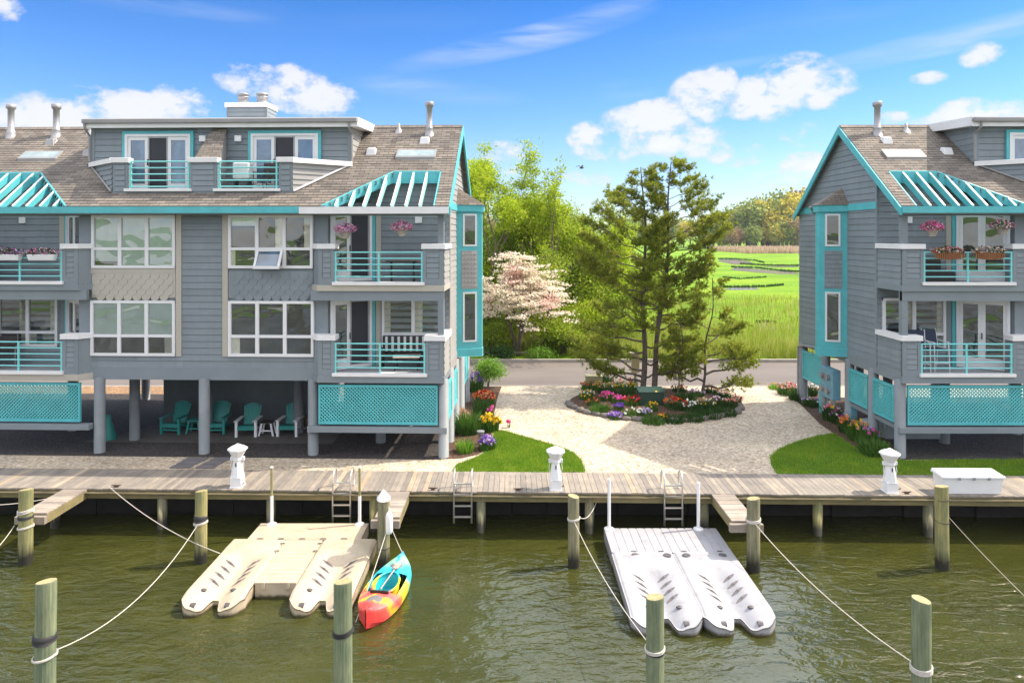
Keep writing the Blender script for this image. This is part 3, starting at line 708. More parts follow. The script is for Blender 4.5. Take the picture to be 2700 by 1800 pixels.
def window(Fr, root, u0, u1, y, z0, z1, cols, rowz, glass, awning=None, name='window', side=False, fr=.085, cols_w=None, frame='whiteframe'):
    xf = Fr if not side else (lambda a, c, z: Fr(c, a, z))
    b = MB(xf); d0, d1 = y-.05, y+.06
    b.box(u0, u1, d0, d1, z0, z0+fr); b.box(u0, u1, d0, d1, z1-fr, z1)
    b.box(u0, u0+fr, d0-.002, d1, z0, z1); b.box(u1-fr, u1, d0-.002, d1, z0, z1)
    us = [u0+fr*.5+(u1-u0-fr)*i/cols for i in range(cols+1)]
    for u in us[1:-1]: b.box(u-fr*.62, u+fr*.62, d0+.004, d1, z0+fr, z1-fr)
    if rowz: b.box(u0+fr, u1-fr, d0+.008, d1, rowz-fr*.5, rowz+fr*.5)
    o = b.build(name, M[frame], root)
    g = MB(xf); g.box(u0+.03, u1-.03, y+.029, y+.034, z0+.03, z1-.03); g.build('dark_backing', M['room'], o)  # thin dark panel close behind the panes stands in for the unlit room
    for c in range(cols):
        rows = [(z0, rowz), (rowz, z1)] if rowz else [(z0, z1)]
        for ri, (a, e) in enumerate(rows):
            g = MB(xf); q0, q1 = us[c], us[c+1]
            if awning == (c, ri):
                # hinged sash pushed open at the bottom
                hh = e-a; dx = .34
                f2 = MB(xf); tz = e-.02; bz = a+.03
                for (s0, s1) in ((q0+.02, q0+.09), (q1-.09, q1-.02)): f2.hexa([(s0,y-.06-dx,bz),(s1,y-.06-dx,bz),(s1,y-.02-dx,bz),(s0,y-.02-dx,bz),(s0,y-.08,tz),(s1,y-.08,tz),(s1,y-.04,tz),(s0,y-.04,tz)])
                f2.box(q0+.02, q1-.02, y-.07-dx, y-.02-dx, bz-.03, bz+.06); f2.box(q0+.02, q1-.02, y-.09, y-.04, tz-.06, tz+.01)
                sash = f2.build('open_sash', M['whiteframe'], o)
                g.quad((q0+.08, y-.035-dx, bz+.05), (q1-.08, y-.035-dx, bz+.05), (q1-.08, y-.055, tz-.05), (q0+.08, y-.055, tz-.05))
                g.build('pane', M['glass_blue'], o)
                g = MB(xf)
            gm = glass(c, ri) if callable(glass) else glass
            g.quad((q0+.02, y+.004, a+.02), (q1-.02, y+.004, a+.02), (q1-.02, y+.004, e-.02), (q0+.02, y+.004, e-.02))
            g.build('pane', M['glass_thin'], o)
            WR = random.Random(int(q0*977+a*131)); k = WR.random()
            if gm == 'glass_shade':
                g = MB(xf); lo = a+.02 if ri == len(rows)-1 or k < .5 else a+(e-a)*.35; g.box(q0+.02, q1-.02, y+.018, y+.022, lo, e-.02); g.build('blind', M['blind'], o)
            else:
                if k < .45:
                    g = MB(xf); side_ = WR.random() < .5; cw = (q1-q0)*WR.uniform(.16, .34); n_ = 6
                    for i in range(n_):
                        c0 = (q0+.02+cw*i/n_) if side_ else (q1-.02-cw*(i+1)/n_); c1 = c0+cw/n_
                        g.quad((c0, y+.012, a+.02), ((c0+c1)/2, y+.026, a+.02), ((c0+c1)/2, y+.026, e-.02), (c0, y+.012, e-.02)); g.quad(((c0+c1)/2, y+.026, a+.02), (c1, y+.012, a+.02), (c1, y+.012, e-.02), ((c0+c1)/2, y+.026, e-.02))
                    g.build('curtain', M['curtain'], o)
                elif k < .62 and ri == len(rows)-1:
                    g = MB(xf); g.box(q0+.02, q1-.02, y+.018, y+.022, e-(e-a)*WR.uniform(.2, .4), e-.02); g.build('blind', M['blind'], o)
                elif k < .8 and ri == 0:
                    g = MB(xf); g.prism([(q0+.1, y+.015), (q1-.1, y+.015), (q1-.1, y+.025), (q0+.1, y+.025)], a+.02, a+(e-a)*WR.uniform(.35, .6)); g.build('furniture', M['curtain' if k < .7 else 'potgray'], o)
    return o
def sliding_door(Fr, root, P0, P1, z0, z1, panes, outer='teal', swap=False):
    """a sliding door standing between plan points P0 and P1"""
    (ua, ya), (ub, yb) = P0, P1; L = math.hypot(ub-ua, yb-ya); ex, ey = (ub-ua)/L, (yb-ya)/L
    nx, ny = ey, -ex
    if ny > 0: nx, ny = -nx, -ny
    xf = lambda s, d, z: Fr(ua+ex*s+nx*d, ya+ey*s+ny*d, z)
    b = MB(xf); t = .10
    if outer:
        b.box(-t, 0, -.02, .06, z0, z1+t); b.box(L, L+t, -.02, .06, z0, z1+t); b.box(0, L, -.018, .06, z1, z1+t)
    o = b.build('door_trim', M[outer or 'teal'], root) if outer else None
    f = MB(xf)
    f.box(0, .08, -.03, .08, z0, z1); f.box(L-.08, L, -.03, .08, z0, z1); f.box(.08, L-.08, -.028, .08, z1-.08, z1); f.box(.08, L-.08, -.028, .078, z0, z0+.1)
    door = f.build('door', M['whiteframe'], root)
    s = .08; W_ = L-.16; tot = sum(w for w, k in panes)
    for w, kind in panes:
        w = w/tot*W_; s1 = s+w
        if kind == 'screen':
            g = MB(xf); g.box(s+.05, s1-.05, -.005, .02, z0+.14, z1-.13); g.build('screen_panel', M['darkmetal'], door)
            g = MB(xf); g.box(s, s+.05, -.02, .045, z0+.1, z1-.08); g.box(s1-.05, s1, -.02, .045, z0+.1, z1-.08); g.box(s+.05, s1-.05, -.02, .045, z1-.13, z1-.08); g.box(s+.05, s1-.05, -.02, .045, z0+.1, z0+.14)
            g.build('sash', M['galv'], door)
        else:
            g = MB(xf); g.box(s+.1, s1-.1, 0, .02, z0+.34, z1-.2); g.build('pane', M[kind], door)
            g = MB(xf); g.box(s, s+.1, -.02, .04, z0+.1, z1-.08); g.box(s1-.1, s1, -.02, .04, z0+.1, z1-.08); g.box(s+.1, s1-.1, -.02, .04, z1-.2, z1-.08); g.box(s+.1, s1-.1, -.02, .04, z0+.1, z0+.34)
            g.build('sash', M['whiteframe'], door)
        s = s1
    g = MB(xf); g.box(s-panes[-1][0]/tot*W_-.02, s-panes[-1][0]/tot*W_+.01, .045, .08, z0+.95, z0+1.15); g.build('handle', M['darkmetal'], door)
    return door

# plan of one flat: u counted from the end wall
BW = UL(728, 0)                       # balcony width
WA0, WA1 = UL(722, WY), UL(526, WY)   # window next to the balcony
OP = (UL(995, -.3), UL(905, 1.2), UL(740, -.3))     # trellis opening: end, top corner, eave corner
OPY = 1.2
def op_iv(y):
    if y >= OPY: return None
    f = (y-RY0)/(OPY-RY0); return (OP[0], OP[2]+(OP[1]-OP[2])*f)
DP0, DP1, DW1 = UL(672, .28), UL(805, 1.55), None
DPF = (UL(672, .28), UM-UL(672, .28)); DPB = (UL(805, 1.55), UM-UL(805, 1.55))
def dormer_iv(y):
    if y < .28 or y > 3.9: return None
    f = min(1, (y-.28)/1.27); return (DPF[0]+(DPB[0]-DPF[0])*f, DPF[1]+(DPB[1]-DPF[1])*f)

def flat_front(Fr, root, first, right, upper_glass, lower_glass, panelmat, end=True, awn=False, seen=2, trimfrom=None, lower_fascia='trimgray', upper_fascia='cream'):
    """balconies, windows and trellis of one flat; Fr already mirrored as needed"""
    # balcony parapets
    for lv, (zc, zl, zf, rt, fas) in enumerate(((4.82, 3.66, 3.36, 4.56, lower_fascia), (7.63, 6.46, 6.18, 7.37, upper_fascia))):
        o1 = UL(978 if lv == 0 else 972, 0); o0 = UL(768, 0); pr = WY
        b = MB(Fr)
        for (a, c, ch) in ((-.001, o1, 0), (o0, BW, 1)):
            if ch: b.build('parapet_core', M['trimgray'], root); b = MB(Fr)
            if ch: b.prism([(a, .0), (c-.05, 0), (c+.22, WY), (c+.22, WY+.02), (a, WY+.02)], zl-.12, zc-.15)
            else: b.prism([(a+.012, .0), (c, 0), (c, .25), (a+.012, .25)], zl-.12, zc-.15)
        b.build('parapet_core', M['trimgray'], root)
        b = MB(Fr); b.box(0.012, .15, .251, 1.45, zl-.12, zc-.15); b.build('end_parapet_core', M['trimgray'], root)
        b = MB(Fr); clap(b, .14, o1-.10, -.006, zl+.12, zc-.16, .16); b.build('parapet_siding', M['siding'], root)
        b = MB(Fr); clap(b, o0+.12, BW-.18, -.006, zl+.12, zc-.16, .16); b.build('parapet_siding', M['siding'], root)
        b = MB(Fr)
        zz = zl-.1
        while zz < zc-.2:
            zt = min(zz+.2, zc-.15)
            b.quad((-.026, .05, zz), (-.026, 1.4, zz), (-.006, 1.4, zt), (-.006, .05, zt)); b.quad((0, .05, zz), (0, 1.4, zz), (-.026, 1.4, zz), (-.026, .05, zz)); zz = zt
        b.quad((0.005,0,zl-.12),(0.005,1.45,zl-.12),(0.005,1.45,zc-.15),(0.005,0,zc-.15))
        b.build('parapet_siding', M['siding_sunlit' if right else 'siding'], root)
        for (a, c) in ((0.0, .13), (o1-.09, o1+.004), (o0-.004, o0+.11), (BW-.17, BW-.045)):
            b = MB(Fr); b.box(a, c, -.03, -.004, zl-.1, zc-.16); b.build('corner_board', M['trimgray'], root)
        for (a, c) in ((.131, o1-.091), (o0+.111, BW-.171)):
            b = MB(Fr); b.box(a, c, -.028, -.004, zl-.1, zl+.11); b.build('base_board', M['trimgray'], root)
        b = MB(Fr)                                              # white caps
        b.prism([(-.07, -.08), (o1+.05, -.08), (o1+.05, .30), (.20, .30), (.20, 1.46), (-.07, 1.46)], zc-.15, zc)
        b.build('parapet_cap', M['white'], root, bevel=.012); b = MB(Fr)
        b.prism([(o0-.05, -.08), (BW-.02, -.08), (BW+.28, WY-.02), (BW+.28, WY+.03), (o0-.05, WY+.03)], zc-.15, zc)
        b.build('parapet_cap', M['white'], root, bevel=.012)
        b = MB(Fr)
        b.prism([(-.03, -.05), (BW-.02, -.05), (BW+.25, WY-.02), (BW+.25, WY+.02), (-.03, WY+.02)], zf, zl-.10); b.box(-.03, .12, WY+.02, 1.45, zf, zl-.1)
        b.build('balcony_fascia', M[fas], root)
        b = MB(Fr); b.box(o1-.05, o0+.05, -.11, .14, zl-.10, zl); b.build('balcony_ledge', M['white'], root, bevel=.01)
        b = MB(Fr); b.box(.12, BW+.1, .14, 1.6, zf+.05, zl-.06); b.build('balcony_floor', M['deckfloor'], root)
        railing(Fr, root, o1-.02, o0+.02, .0, rt, zl+.08)
        # recess walls: end-side back wall, slanted door wall, inner return
        zb, zt_ = zl-.06, (6.2 if lv == 0 else 8.95)
        dA, dB = (UL(850, 1.35), 1.42), (UL(757, .5), .50)
        b = MB(Fr); clap(b, .03, dA[0]-.14, 1.46, zb, zt_, .206)
        b.box(.02, dA[0]-.1, 1.47, 1.5, zb, zt_)
        if lv == 1: clap(b, .03, BW+.2, 1.455, 8.96, 9.98, .206); b.box(.02, BW+.2, 1.46, 1.5, 8.96, 9.98)
        b.build('balcony_wall', M['siding'], root)
        b = MB(Fr); b.prism([(dA[0]-.14, 1.44), dA, dB, (dB[0]+.0, WY), (BW+.25, WY+.02), (BW+.25, 1.7), (dA[0]-.14, 1.7)], zb+2.33 if lv == 0 else zb+2.25, zt_)
        b.prism([dB, (dB[0], WY+.01), (BW+.25, WY+.02), (BW+.25, 1.7), (dB[0]+.4, 1.7)], zb, zt_-.01)
        b.build('recess_wall', M['trimgray'], root)
        b = MB(Fr); b.prism([(dA[0]-.16, 1.40), (dA[0]-.02, 1.37), (dA[0]-.02, 1.44), (dA[0]-.16, 1.46)], zb, zb+2.4); b.build('door_post_trim', M['teal'], root)
        b = MB(Fr); b.box(dA[0]-.34, dA[0]-.18, 1.42, 1.455, zb, zb+2.5 if lv else zb+2.4); b.build('corner_trim', M['cream' if right or lv else 'trimgray'], root)
        sliding_door(Fr, root, dB, (dA[0]-.02, dA[1]-.02), zb+.02, zb+2.28, ((1, 'glass_dark'), (1.15, 'screen')) if right else ((1.1, 'glass_dark'), (1, 'glass_dark')), outer=None)
        if lv == 0: window(Fr, root, .16, UL(878, 1.45), 1.42, zl+1.02-.5, zl+2.18, 2, zl+1.0, 'glass_dark', name='balcony_window')
        b = MB(Fr); b.box(.0, .18, .02, .2, zc, 8.6 if lv else 6.2); b.build('corner_post', M['trimgray'], root)
        if lv == 1:
            b = MB(Fr); b.box(.9, 1.12, 1.38, 1.44, 8.3, 8.5); b.build('wall_lamp', M['whiteplastic'], root)
            b = MB(Fr); b.box(.0, BW, .0, .10, 8.50, 8.57); b.build('header_beam', M['trimgray'], root)
        else:
            b = MB(Fr); b.box(.0, BW+.2, .01, .14, 5.88, 6.18); b.build('header_beam', M['trimgray'], root)
    # windows of the wall section
    window(Fr, root, WA0, WA1, WY-.03, 4.10, 5.84, 3, 4.73, lower_glass)
    window(Fr, root, WA0+.03, WA1, WY-.03, 6.86, 8.53, 3, 7.47, upper_glass, awning=(1, 0) if awn else None)
    # scalloped shingle panel between them
    b = MB(Fr); b.box(WA0+.03, WA1, WY-.035, WY-.01, 5.93, 6.78); r_ = .145
    for row in range(5):
        zc = 6.66-row*.165
        k = int((WA1-WA0)/.29)+1
        for i in range(k+1):
            uc = WA0+.03+i*.29+(row % 2)*.145
            if uc-r_ < WA0 or uc+r_ > WA1+.05: continue
            pts = [(uc+r_*.97*math.cos(a), zc-.03+r_*math.sin(a)*.95) for a in [PI+PI*j/8 for j in range(9)]]+[(uc+r_*.97, zc+.10), (uc-r_*.97, zc+.10)]
            b.quad(*[(x, WY-.040-.016*(zc+.10-z)/.27, z) for j, (x, z) in enumerate(pts)])
            for (xa, za), (xb, zb_) in zip(pts[:9], pts[1:9]): b.quad((xa, WY-.036, za), (xb, WY-.036, zb_), (xb, WY-.040-.016*(zc+.10-zb_)/.27, zb_), (xa, WY-.040-.016*(zc+.10-za)/.27, za))
    b.build('scalloped_panel', M[panelmat], root)
    if panelmat == 'cream':
        b = MB(Fr); b.box(WA0, WA1, WY-.05, WY-.01, 6.70, 6.85); b.build('panel_trim', M['cream'], root)
    b = MB(Fr); b.box(WA1+.02, WA1+.19, WY-.05, WY-.005, 4.09, 8.55); b.build('wall_trim', M['cream'], root)
    # eave trellis in the roof opening
    def rz(y): return roofz(y)
    o0, o1, o2 = OP
    b = MB(Fr); th = .19; b.mi = 0
    b.hexa([(o0, OPY-.03, rz(OPY)-th-.18), (o1, OPY-.03, rz(OPY)-th-.18), (o1, OPY+.03, rz(OPY)-th-.18), (o0, OPY+.03, rz(OPY)-th-.18), (o0, OPY-.03, rz(OPY)+.02), (o1, OPY-.03, rz(OPY)+.02), (o1, OPY+.03, rz(OPY)+.04), (o0, OPY+.03, rz(OPY)+.04)])
    b.hexa([(o1-.02, OPY, rz(OPY)-.34), (o1+.04, OPY, rz(OPY)-.34), (o2+.04, RY0, EZ-.2), (o2-.02, RY0, EZ-.2), (o1-.02, OPY, rz(OPY)+.03), (o1+.04, OPY, rz(OPY)+.03), (o2+.04, RY0, EZ+.03), (o2-.02, RY0, EZ+.03)])
    b.hexa([(o0-.04, RY0, EZ-.2), (o0, RY0, EZ-.2), (o0, OPY, rz(OPY)-.3), (o0-.04, OPY, rz(OPY)-.3), (o0-.04, RY0, EZ+.02), (o0, RY0, EZ+.02), (o0, OPY, rz(OPY)+.02), (o0-.04, OPY, rz(OPY)+.02)])
    b.build('trellis_frame', M['teal'], root)
    k = 0; u = o0+.42
    while u < o2-.1:
        f = 1 if u < o1 else (o2-u)/(o2-o1); yt = RY0+(OPY-RY0)*f
        b = MB(Fr); w = .027
        b.hexa([(u-w, RY0+.02, EZ-.19), (u+w, RY0+.02, EZ-.19), (u+w, yt, rz(yt)-.27), (u-w, yt, rz(yt)-.27), (u-w, RY0+.02, EZ+.01), (u+w, RY0+.02, EZ+.01), (u+w, yt, rz(yt)+.0), (u-w, yt, rz(yt)+.0)], 0)
        b.hexa([(u-w-.004, RY0+.02, EZ+.01), (u+w+.004, RY0+.02, EZ+.01), (u+w+.004, yt, rz(yt)), (u-w-.004, yt, rz(yt)), (u-w-.004, RY0+.02, EZ+.03), (u+w+.004, RY0+.02, EZ+.03), (u+w+.004, yt, rz(yt)+.02), (u-w-.004, yt, rz(yt)+.02)], 1)
        b.build('trellis_rafter', [M['tealsunlit'] if right else M['teal'], M['white']], root)  # paler teal and white tops paint the sunlight onto the rafters
        u += .43
    # lattice skirt below, its sill beam
    zl0, zl1 = 2.12, 3.22
    lattice_panel(Fr, root, .22, BW-.06, .06, zl0, zl1)
    b = MB(Fr); b.box(-.1, BW+.3, -.03, .2, 1.82, 2.0); b.build('sill_beam', M['trimgray'], root, bevel=.01)
    # skylight, roof vents and flue on the slope
    def onroof(ua, ub, ya, yb, h, name, mats, glass=None):
        b = MB(Fr); b.hexa([(ua, ya, rz(ya)-.02), (ub, ya, rz(ya)-.02), (ub, yb, rz(yb)-.02), (ua, yb, rz(yb)-.02), (ua, ya, rz(ya)+h), (ub, ya, rz(ya)+h), (ub, yb, rz(yb)+h), (ua, yb, rz(yb)+h)])
        o = b.build(name, M[mats], root, bevel=.01)
        if glass:
            g = MB(Fr); e = .05; g.quad((ua+e, ya+e, rz(ya+e)+h+.004), (ub-e, ya+e, rz(ya+e)+h+.004), (ub-e, yb-e, rz(yb-e)+h+.004), (ua+e, yb-e, rz(yb-e)+h+.004)); g.build('pane', M[glass], o)
    onroof(.52, 1.86, 1.80, 2.18, .10, 'skylight', 'gutter', 'glass_sky')
    def rvent(u, y):
        b = MB(Fr); z = rz(y); b.hexa([(u-.17, y-.1, rz(y-.1)-.02), (u+.17, y-.1, rz(y-.1)-.02), (u+.17, y+.15, rz(y+.15)-.02), (u-.17, y+.15, rz(y+.15)-.02), (u-.13, y-.05, z+.16), (u+.13, y-.05, z+.16), (u+.13, y+.15, z+.20), (u-.13, y+.15, z+.20)])
        b.build('roof_vent', M['whiteplastic' if right is not None else 'galv'], root, bevel=.015)
    rvent(1.02, 2.72); rvent(2.75, 2.15)
    b = MB(Fr); y = 3.15; z = rz(y)
    b.lathe([(.19, -.12), (.15, .08), (.13, .2), (.14, .22)], (.92, y, z), 16); o = b.build('flue_base', M['galv'], root, smooth=True)
    b = MB(Fr); b.lathe([(.105, .1), (.105, .95), (.14, .97), (.16, 1.02), (.16, 1.12), (.14, 1.14), (.02, 1.16)], (.92, y, z), 16); b.build('flue_pipe', M['galv'], root, smooth=True)
    b = MB(Fr); b.lathe([(.18, -.12), (.05, .12), (.045, .26), (.01, .27)], (2.05, 3.35, rz(3.35)), 10); b.build('plumbing_vent', M['galv'], root, smooth=True)

def house(Fr, root, umax, right, chim=True):
    # roof shell in courses, leaving out the trellis openings and the dormer
    b = MB(Fr); n = 33; t = .11
    ivs_hole = []
    def segs(y, u0, u1):
        hs = []
        iv = op_iv(y)
        if iv: hs.append(iv); hs.append((UM-iv[1], UM-iv[0])); hs.append((UM+iv[0]+.6, UM+iv[1]+.6))
        iv = dormer_iv(y)
        if iv and y > .3: hs.append(iv)
        cur = [(u0, u1)]
        for h0, h1 in hs:
            nv = []
            for a, c in cur:
                if h1 <= a or h0 >= c: nv.append((a, c)); continue
                if h0 > a: nv.append((a, h0))
                if h1 < c: nv.append((h1, c))
            cur = nv
        return [s for s in cur if s[1]-s[0] > .01]
    for i in range(n):
        ya = RY0+(RYR-RY0)*i/n; yb = RY0+(RYR-RY0)*(i+1)/n
        for a, c in segs((ya+yb)/2, -.2, umax):
            z0, z1 = roofz(ya), roofz(yb)
            b.quad((a, ya-.004, z0+.014), (c, ya-.004, z0+.014), (c, yb, z1), (a, yb, z1))
            b.quad((a, ya-.004, z0), (c, ya-.004, z0), (c, ya-.004, z0+.014), (a, ya-.004, z0+.014))
            b.quad((a, ya, z0-t), (c, ya, z0-t), (c, yb, z1-t), (a, yb, z1-t))
            for e in (a, c): b.quad((e, ya, z0-t), (e, yb, z1-t), (e, yb, z1), (e, ya, z0))
    YB = RYR+(RYR-RY0); b.quad((-.2, RYR, RZ), (umax, RYR, RZ), (umax, YB, EZ), (-.2, YB, EZ)); b.quad((-.2, RYR, RZ-t), (umax, RYR, RZ-t), (umax, YB, EZ-t), (-.2, YB, EZ-t))
    b.quad((-.2, YB, EZ-t), (umax, YB, EZ-t), (umax, YB, EZ), (-.2, YB, EZ))
    roof = b.build('roof', M['shingle'], root)
    b = MB(Fr); b.hexa([(-.2, RYR-.14, RZ-.10), (DPB[0] if not right else umax, RYR-.14, RZ-.10), (umax, RYR+.14, RZ-.10), (-.2, RYR+.14, RZ-.10), (-.2, RYR-.13, RZ-.07), (umax, RYR-.13, RZ-.07), (umax, RYR+.13, RZ-.07), (-.2, RYR+.13, RZ-.07)][:0] or [(-.21, RYR-.14, RZ-.09), (umax, RYR-.14, RZ-.09), (umax, RYR, RZ+.02), (-.21, RYR, RZ+.02), (-.21, RYR-.14, RZ-.07), (umax, RYR-.14, RZ-.07), (umax, RYR, RZ+.045), (-.21, RYR, RZ+.045)])
    b.build('ridge_cap', M['shingle'], roof)
    # rake boards on the end
    b = MB(Fr)
    for (ya, za, yb, zb) in ((RY0-.03, EZ-.02, RYR, RZ), (YB+.03, EZ-.02, RYR, RZ)):
        b.hexa([(-.25, ya, za-.26), (-.19, ya, za-.26), (-.19, yb, zb-.30), (-.25, yb, zb-.30), (-.25, ya, za-.01), (-.19, ya, za-.01), (-.19, yb, zb-.01), (-.25, yb, zb-.01)])
    b.build('rake_board', M['teal'], roof)
    # eave fascia, teal with a white stretch over the end balcony on the left house
    b = MB(Fr); split = UL(688, -.3)
    if not right: b.box(split, umax, RY0-.06, RY0-.005, EZ-.21, EZ-.01)
    else: b.box(-.2, umax, RY0-.06, RY0-.005, EZ-.21, EZ-.01)
    b.build('eave_fascia', M['teal'], roof)
    if not right:
        b = MB(Fr); b.box(-.2, split-.002, RY0-.065, RY0-.005, EZ-.23, EZ-.02); b.build('eave_fascia', M['white'], roof)
    b = MB(Fr); b.box(-.19, umax, RY0, WY, EZ-.24, EZ-.21); b.build('soffit', M['trimgray'], roof)
    # main front wall
    wins = []
    for m_ in (0, 1):
        for (a, c, z0, z1) in ((WA0, WA1+.16, 4.10, 5.84), (WA0, WA1+.16, 5.84, 6.86), (WA0, WA1+.16, 6.86, 8.56)):
            wins.append((a, c, z0, z1) if not m_ else (UM-c, UM-a, z0, z1))
    u1w = min(umax, UM-BW)
    b = MB(Fr); clap(b, BW+.2, u1w-.2 if umax > UM-BW else umax, WY, 3.74, 8.56, .206, holes=[w for w in wins])
    b.build('front_wall', M['siding'], root)
    b = MB(Fr); b.box(BW+.2, u1w-.2 if umax > UM-BW else umax, WY+.01, WY+.2, 3.6, 8.56)
    b.build('front_wall_core', M['trimgray'], root)
    b = MB(Fr); b.box(BW+.15, u1w-.15 if umax > UM-BW else umax, WY-.03, WY+.2, 3.35, 3.74); b.build('skirt_board', M['trimgray'], root)
    # floor slab, back wall, end wall
    b = MB(Fr); b.box(.16, umax, WY+.2, 7.5, 3.36, 3.56); b.build('floor_slab', M['bulkhead'], root)
    b = MB(Fr); b.box(.0, umax, 7.42, 7.5, 3.35, 8.75); b.build('back_wall', M['siding'], root)
    b = MB(Fr)
    yf = lambda z: 1.45 if z < 8.95 else max(0.0, RY0+(z-EZ)/SLP) if z > 8.99 else 1.45
    yb = lambda z: 7.5 if z < EZ else RYR+(RZ-z)/SLP
    def yf(z):
        r = RY0+(z+.10-EZ)/SLP
        return max(1.45, r)
    clapside(b, 0.0, yf, yb, 3.74, 11.7, holes=[(3.42, 4.2, 3.6, 9.0)])
    for (z0_, z1_) in ((3.36, 8.7),): b.box(.006, .1, 1.45, 7.5, z0_, z1_)
    zz = 8.7
    while zz < 11.6:
        b.box(.006, .1, max(1.45, yf(zz+.2)), yb(zz+.2), zz, min(zz+.2, 11.7)); zz += .2
    b.build('end_wall', M['siding_sunlit' if not right else 'siding'], root)
    b = MB(Fr); b.box(-.035, .0, 1.43, 7.5, 3.36, 3.74); b.build('end_skirt_board', M['siding_sunlit' if not right else 'trimgray'], root)
    b = MB(Fr); b.box(-.032, .01, 1.42, 1.55, 3.7, 9.6); b.build('corner_board', M['siding_sunlit' if not right else 'trimgray'], root)
    b = MB(Fr); b.box(-.045, .0, 1.44, 7.45, 8.76, 9.0); b.build('gable_band', M['teal'], root)
    # bay tower on the end wall
    bay = [(0, 3.42), (-.9, 3.66), (-.9, 3.98), (0, 4.2)]
    b = MB(Fr); b.prism(bay, 3.58, 8.76); 
    o = b.build('bay', M['teal'], root)
    b = MB(Fr); b.prism([(.0, 3.32), (-.97, 3.6), (-.97, 4.04), (0, 4.3)], 8.74, 8.98); b.build('bay_cornice', M['teal'], o, bevel=.01); b = MB(Fr); b.prism([(.0, 3.38), (-.92, 3.63), (-.92, 4.0), (0, 4.24)], 3.56, 3.84); b.build('bay_foot_board', M['teal'], o, bevel=.01)
    b = MB(Fr); A = (0.0, 3.8, 9.62)
    c = [(0, 3.28, 8.98), (-1.02, 3.56, 8.98), (-1.02, 4.08, 8.98), (0, 4.34, 8.98)]
    for p, q in zip(c, c[1:]): b.quad(p, q, A)
    b.quad(*c); b.build('bay_roof', M['shingle'], o)
    # faces: windows on the canted near face
    L = math.hypot(.9, .24); ex, ey = -.9/L, .24/L; nx, ny = -ey, ex
    nx, ny = (-.26, -.966)
    near = lambda s, d, z: Fr(ex*s+nx*-d, 3.42+ey*s+ny*-d, z)
    for (z0_, z1_) in ((7.50, 8.66), (4.08, 5.86)):
        b = MB(near); s0, s1 = .24, .74
        b.box(s0, s1, -.03, .01, z0_, z0_+.06); b.box(s0, s1, -.03, .01, z1_-.06, z1_); b.box(s0, s0+.06, -.03, .01, z0_+.06, z1_-.06); b.box(s1-.06, s1, -.03, .01, z0_+.06, z1_-.06)
        w = b.build('bay_window', M['whiteframe'], o)
        g = MB(near); g.box(s0+.05, s1-.05, -.012, .01, z0_+.05, z1_-.05); g.build('pane', M['glass_dark'], w)
    b = MB(near); b.box(.18, .76, -.012, .0, 5.98, 7.34); r_ = .055
    for row in range(8):
        for i in range(5):
            uc = .24+i*.115; zc = 7.26-row*.165
            if uc+r_ > .77: continue
            pts = [(uc+r_*math.cos(a), zc+r_*math.sin(a)*1.2) for a in [PI+PI*j/6 for j in range(7)]]+[(uc+r_, zc+.08), (uc-r_, zc+.08)]
            b.quad(*[(x, -.014-.022*(zc+.08-z)/.146, z) for j, (x, z) in enumerate(pts)])
            for (xa, za), (xb, zb_) in zip(pts[:7], pts[1:7]): b.quad((xa, -.012, za), (xb, -.012, zb_), (xb, -.014-.022*(zc+.08-zb_)/.146, zb_), (xa, -.014-.022*(zc+.08-za)/.146, za))
    b.build('scalloped_panel', M['siding_sunlit' if not right else 'siding'], o)
    # stilts
    def stilt(u, y, r=.165, zt=3.4, lean=0):
        b = MB(Fr); b.lathe([(r, .95), (r*.97, zt)], (u, y, 0), 16); b.build('stilt', M['pilegray'], root, smooth=True)
    for (px) in (720, 470, 230):
        u = UL(px, WY)
        if u < umax: stilt(u, WY-.02, zt=3.42)
    stilt(.0+.02, .16, zt=3.45); stilt(.04, 1.75, zt=3.5); stilt(.04, 3.35, zt=3.5); stilt(.04, 5.2, zt=3.5); stilt(.04, 7.2, zt=3.5)
    for u in (2.3, 5.4, 8.6, 10.6, 13.4):
        for y in ((2.6, 7.1) if u not in (2.3, 10.6) else (1.6, 5, 7.1)):
            if u < umax: stilt(u, y, zt=3.4)
    for (y0, y1) in ((1.95, 3.15), (3.55, 5.0), (5.4, 7.0))[1 if not right else 0:]:
        pass
    for (y0, y1) in ((.36, 1.55), (1.95, 3.15), (5.4, 7.0)): lattice_panel(Fr, root, y0, y1, -.06, 2.12, 3.14, side=True)
    b = MB(Fr); b.box(-.02, .1, .3, 3.2, 1.86, 2.0); b.build('sill_beam', M['trimgray'], root)
    # ---------------------------------------------------------------- dormer with its roof balcony
    dm = root
    f0, f1 = DPF; b0, b1 = DPB
    zc, zb = 10.34, 9.14
    px = lambda p: UL(p, .28)
    posts = [(f0, px(640)), (px(497), px(437)), (px(293), f1)]
    for a, c in posts:
        if a > umax: continue
        b = MB(Fr); b.box(a, c, .28, .46, 9.27, zc-.16); b.build('parapet_core', M['trimgray'], root)
        b = MB(Fr); clap(b, a+.08, c-.08, .275, 9.28, zc-.17, .17); b.build('parapet_siding', M['siding'], root)
    b = MB(Fr); b.box(f0, min(f1, umax), .27, .46, zb-.1, 9.268); b.build('dormer_base_board', M['trimgray'], root)
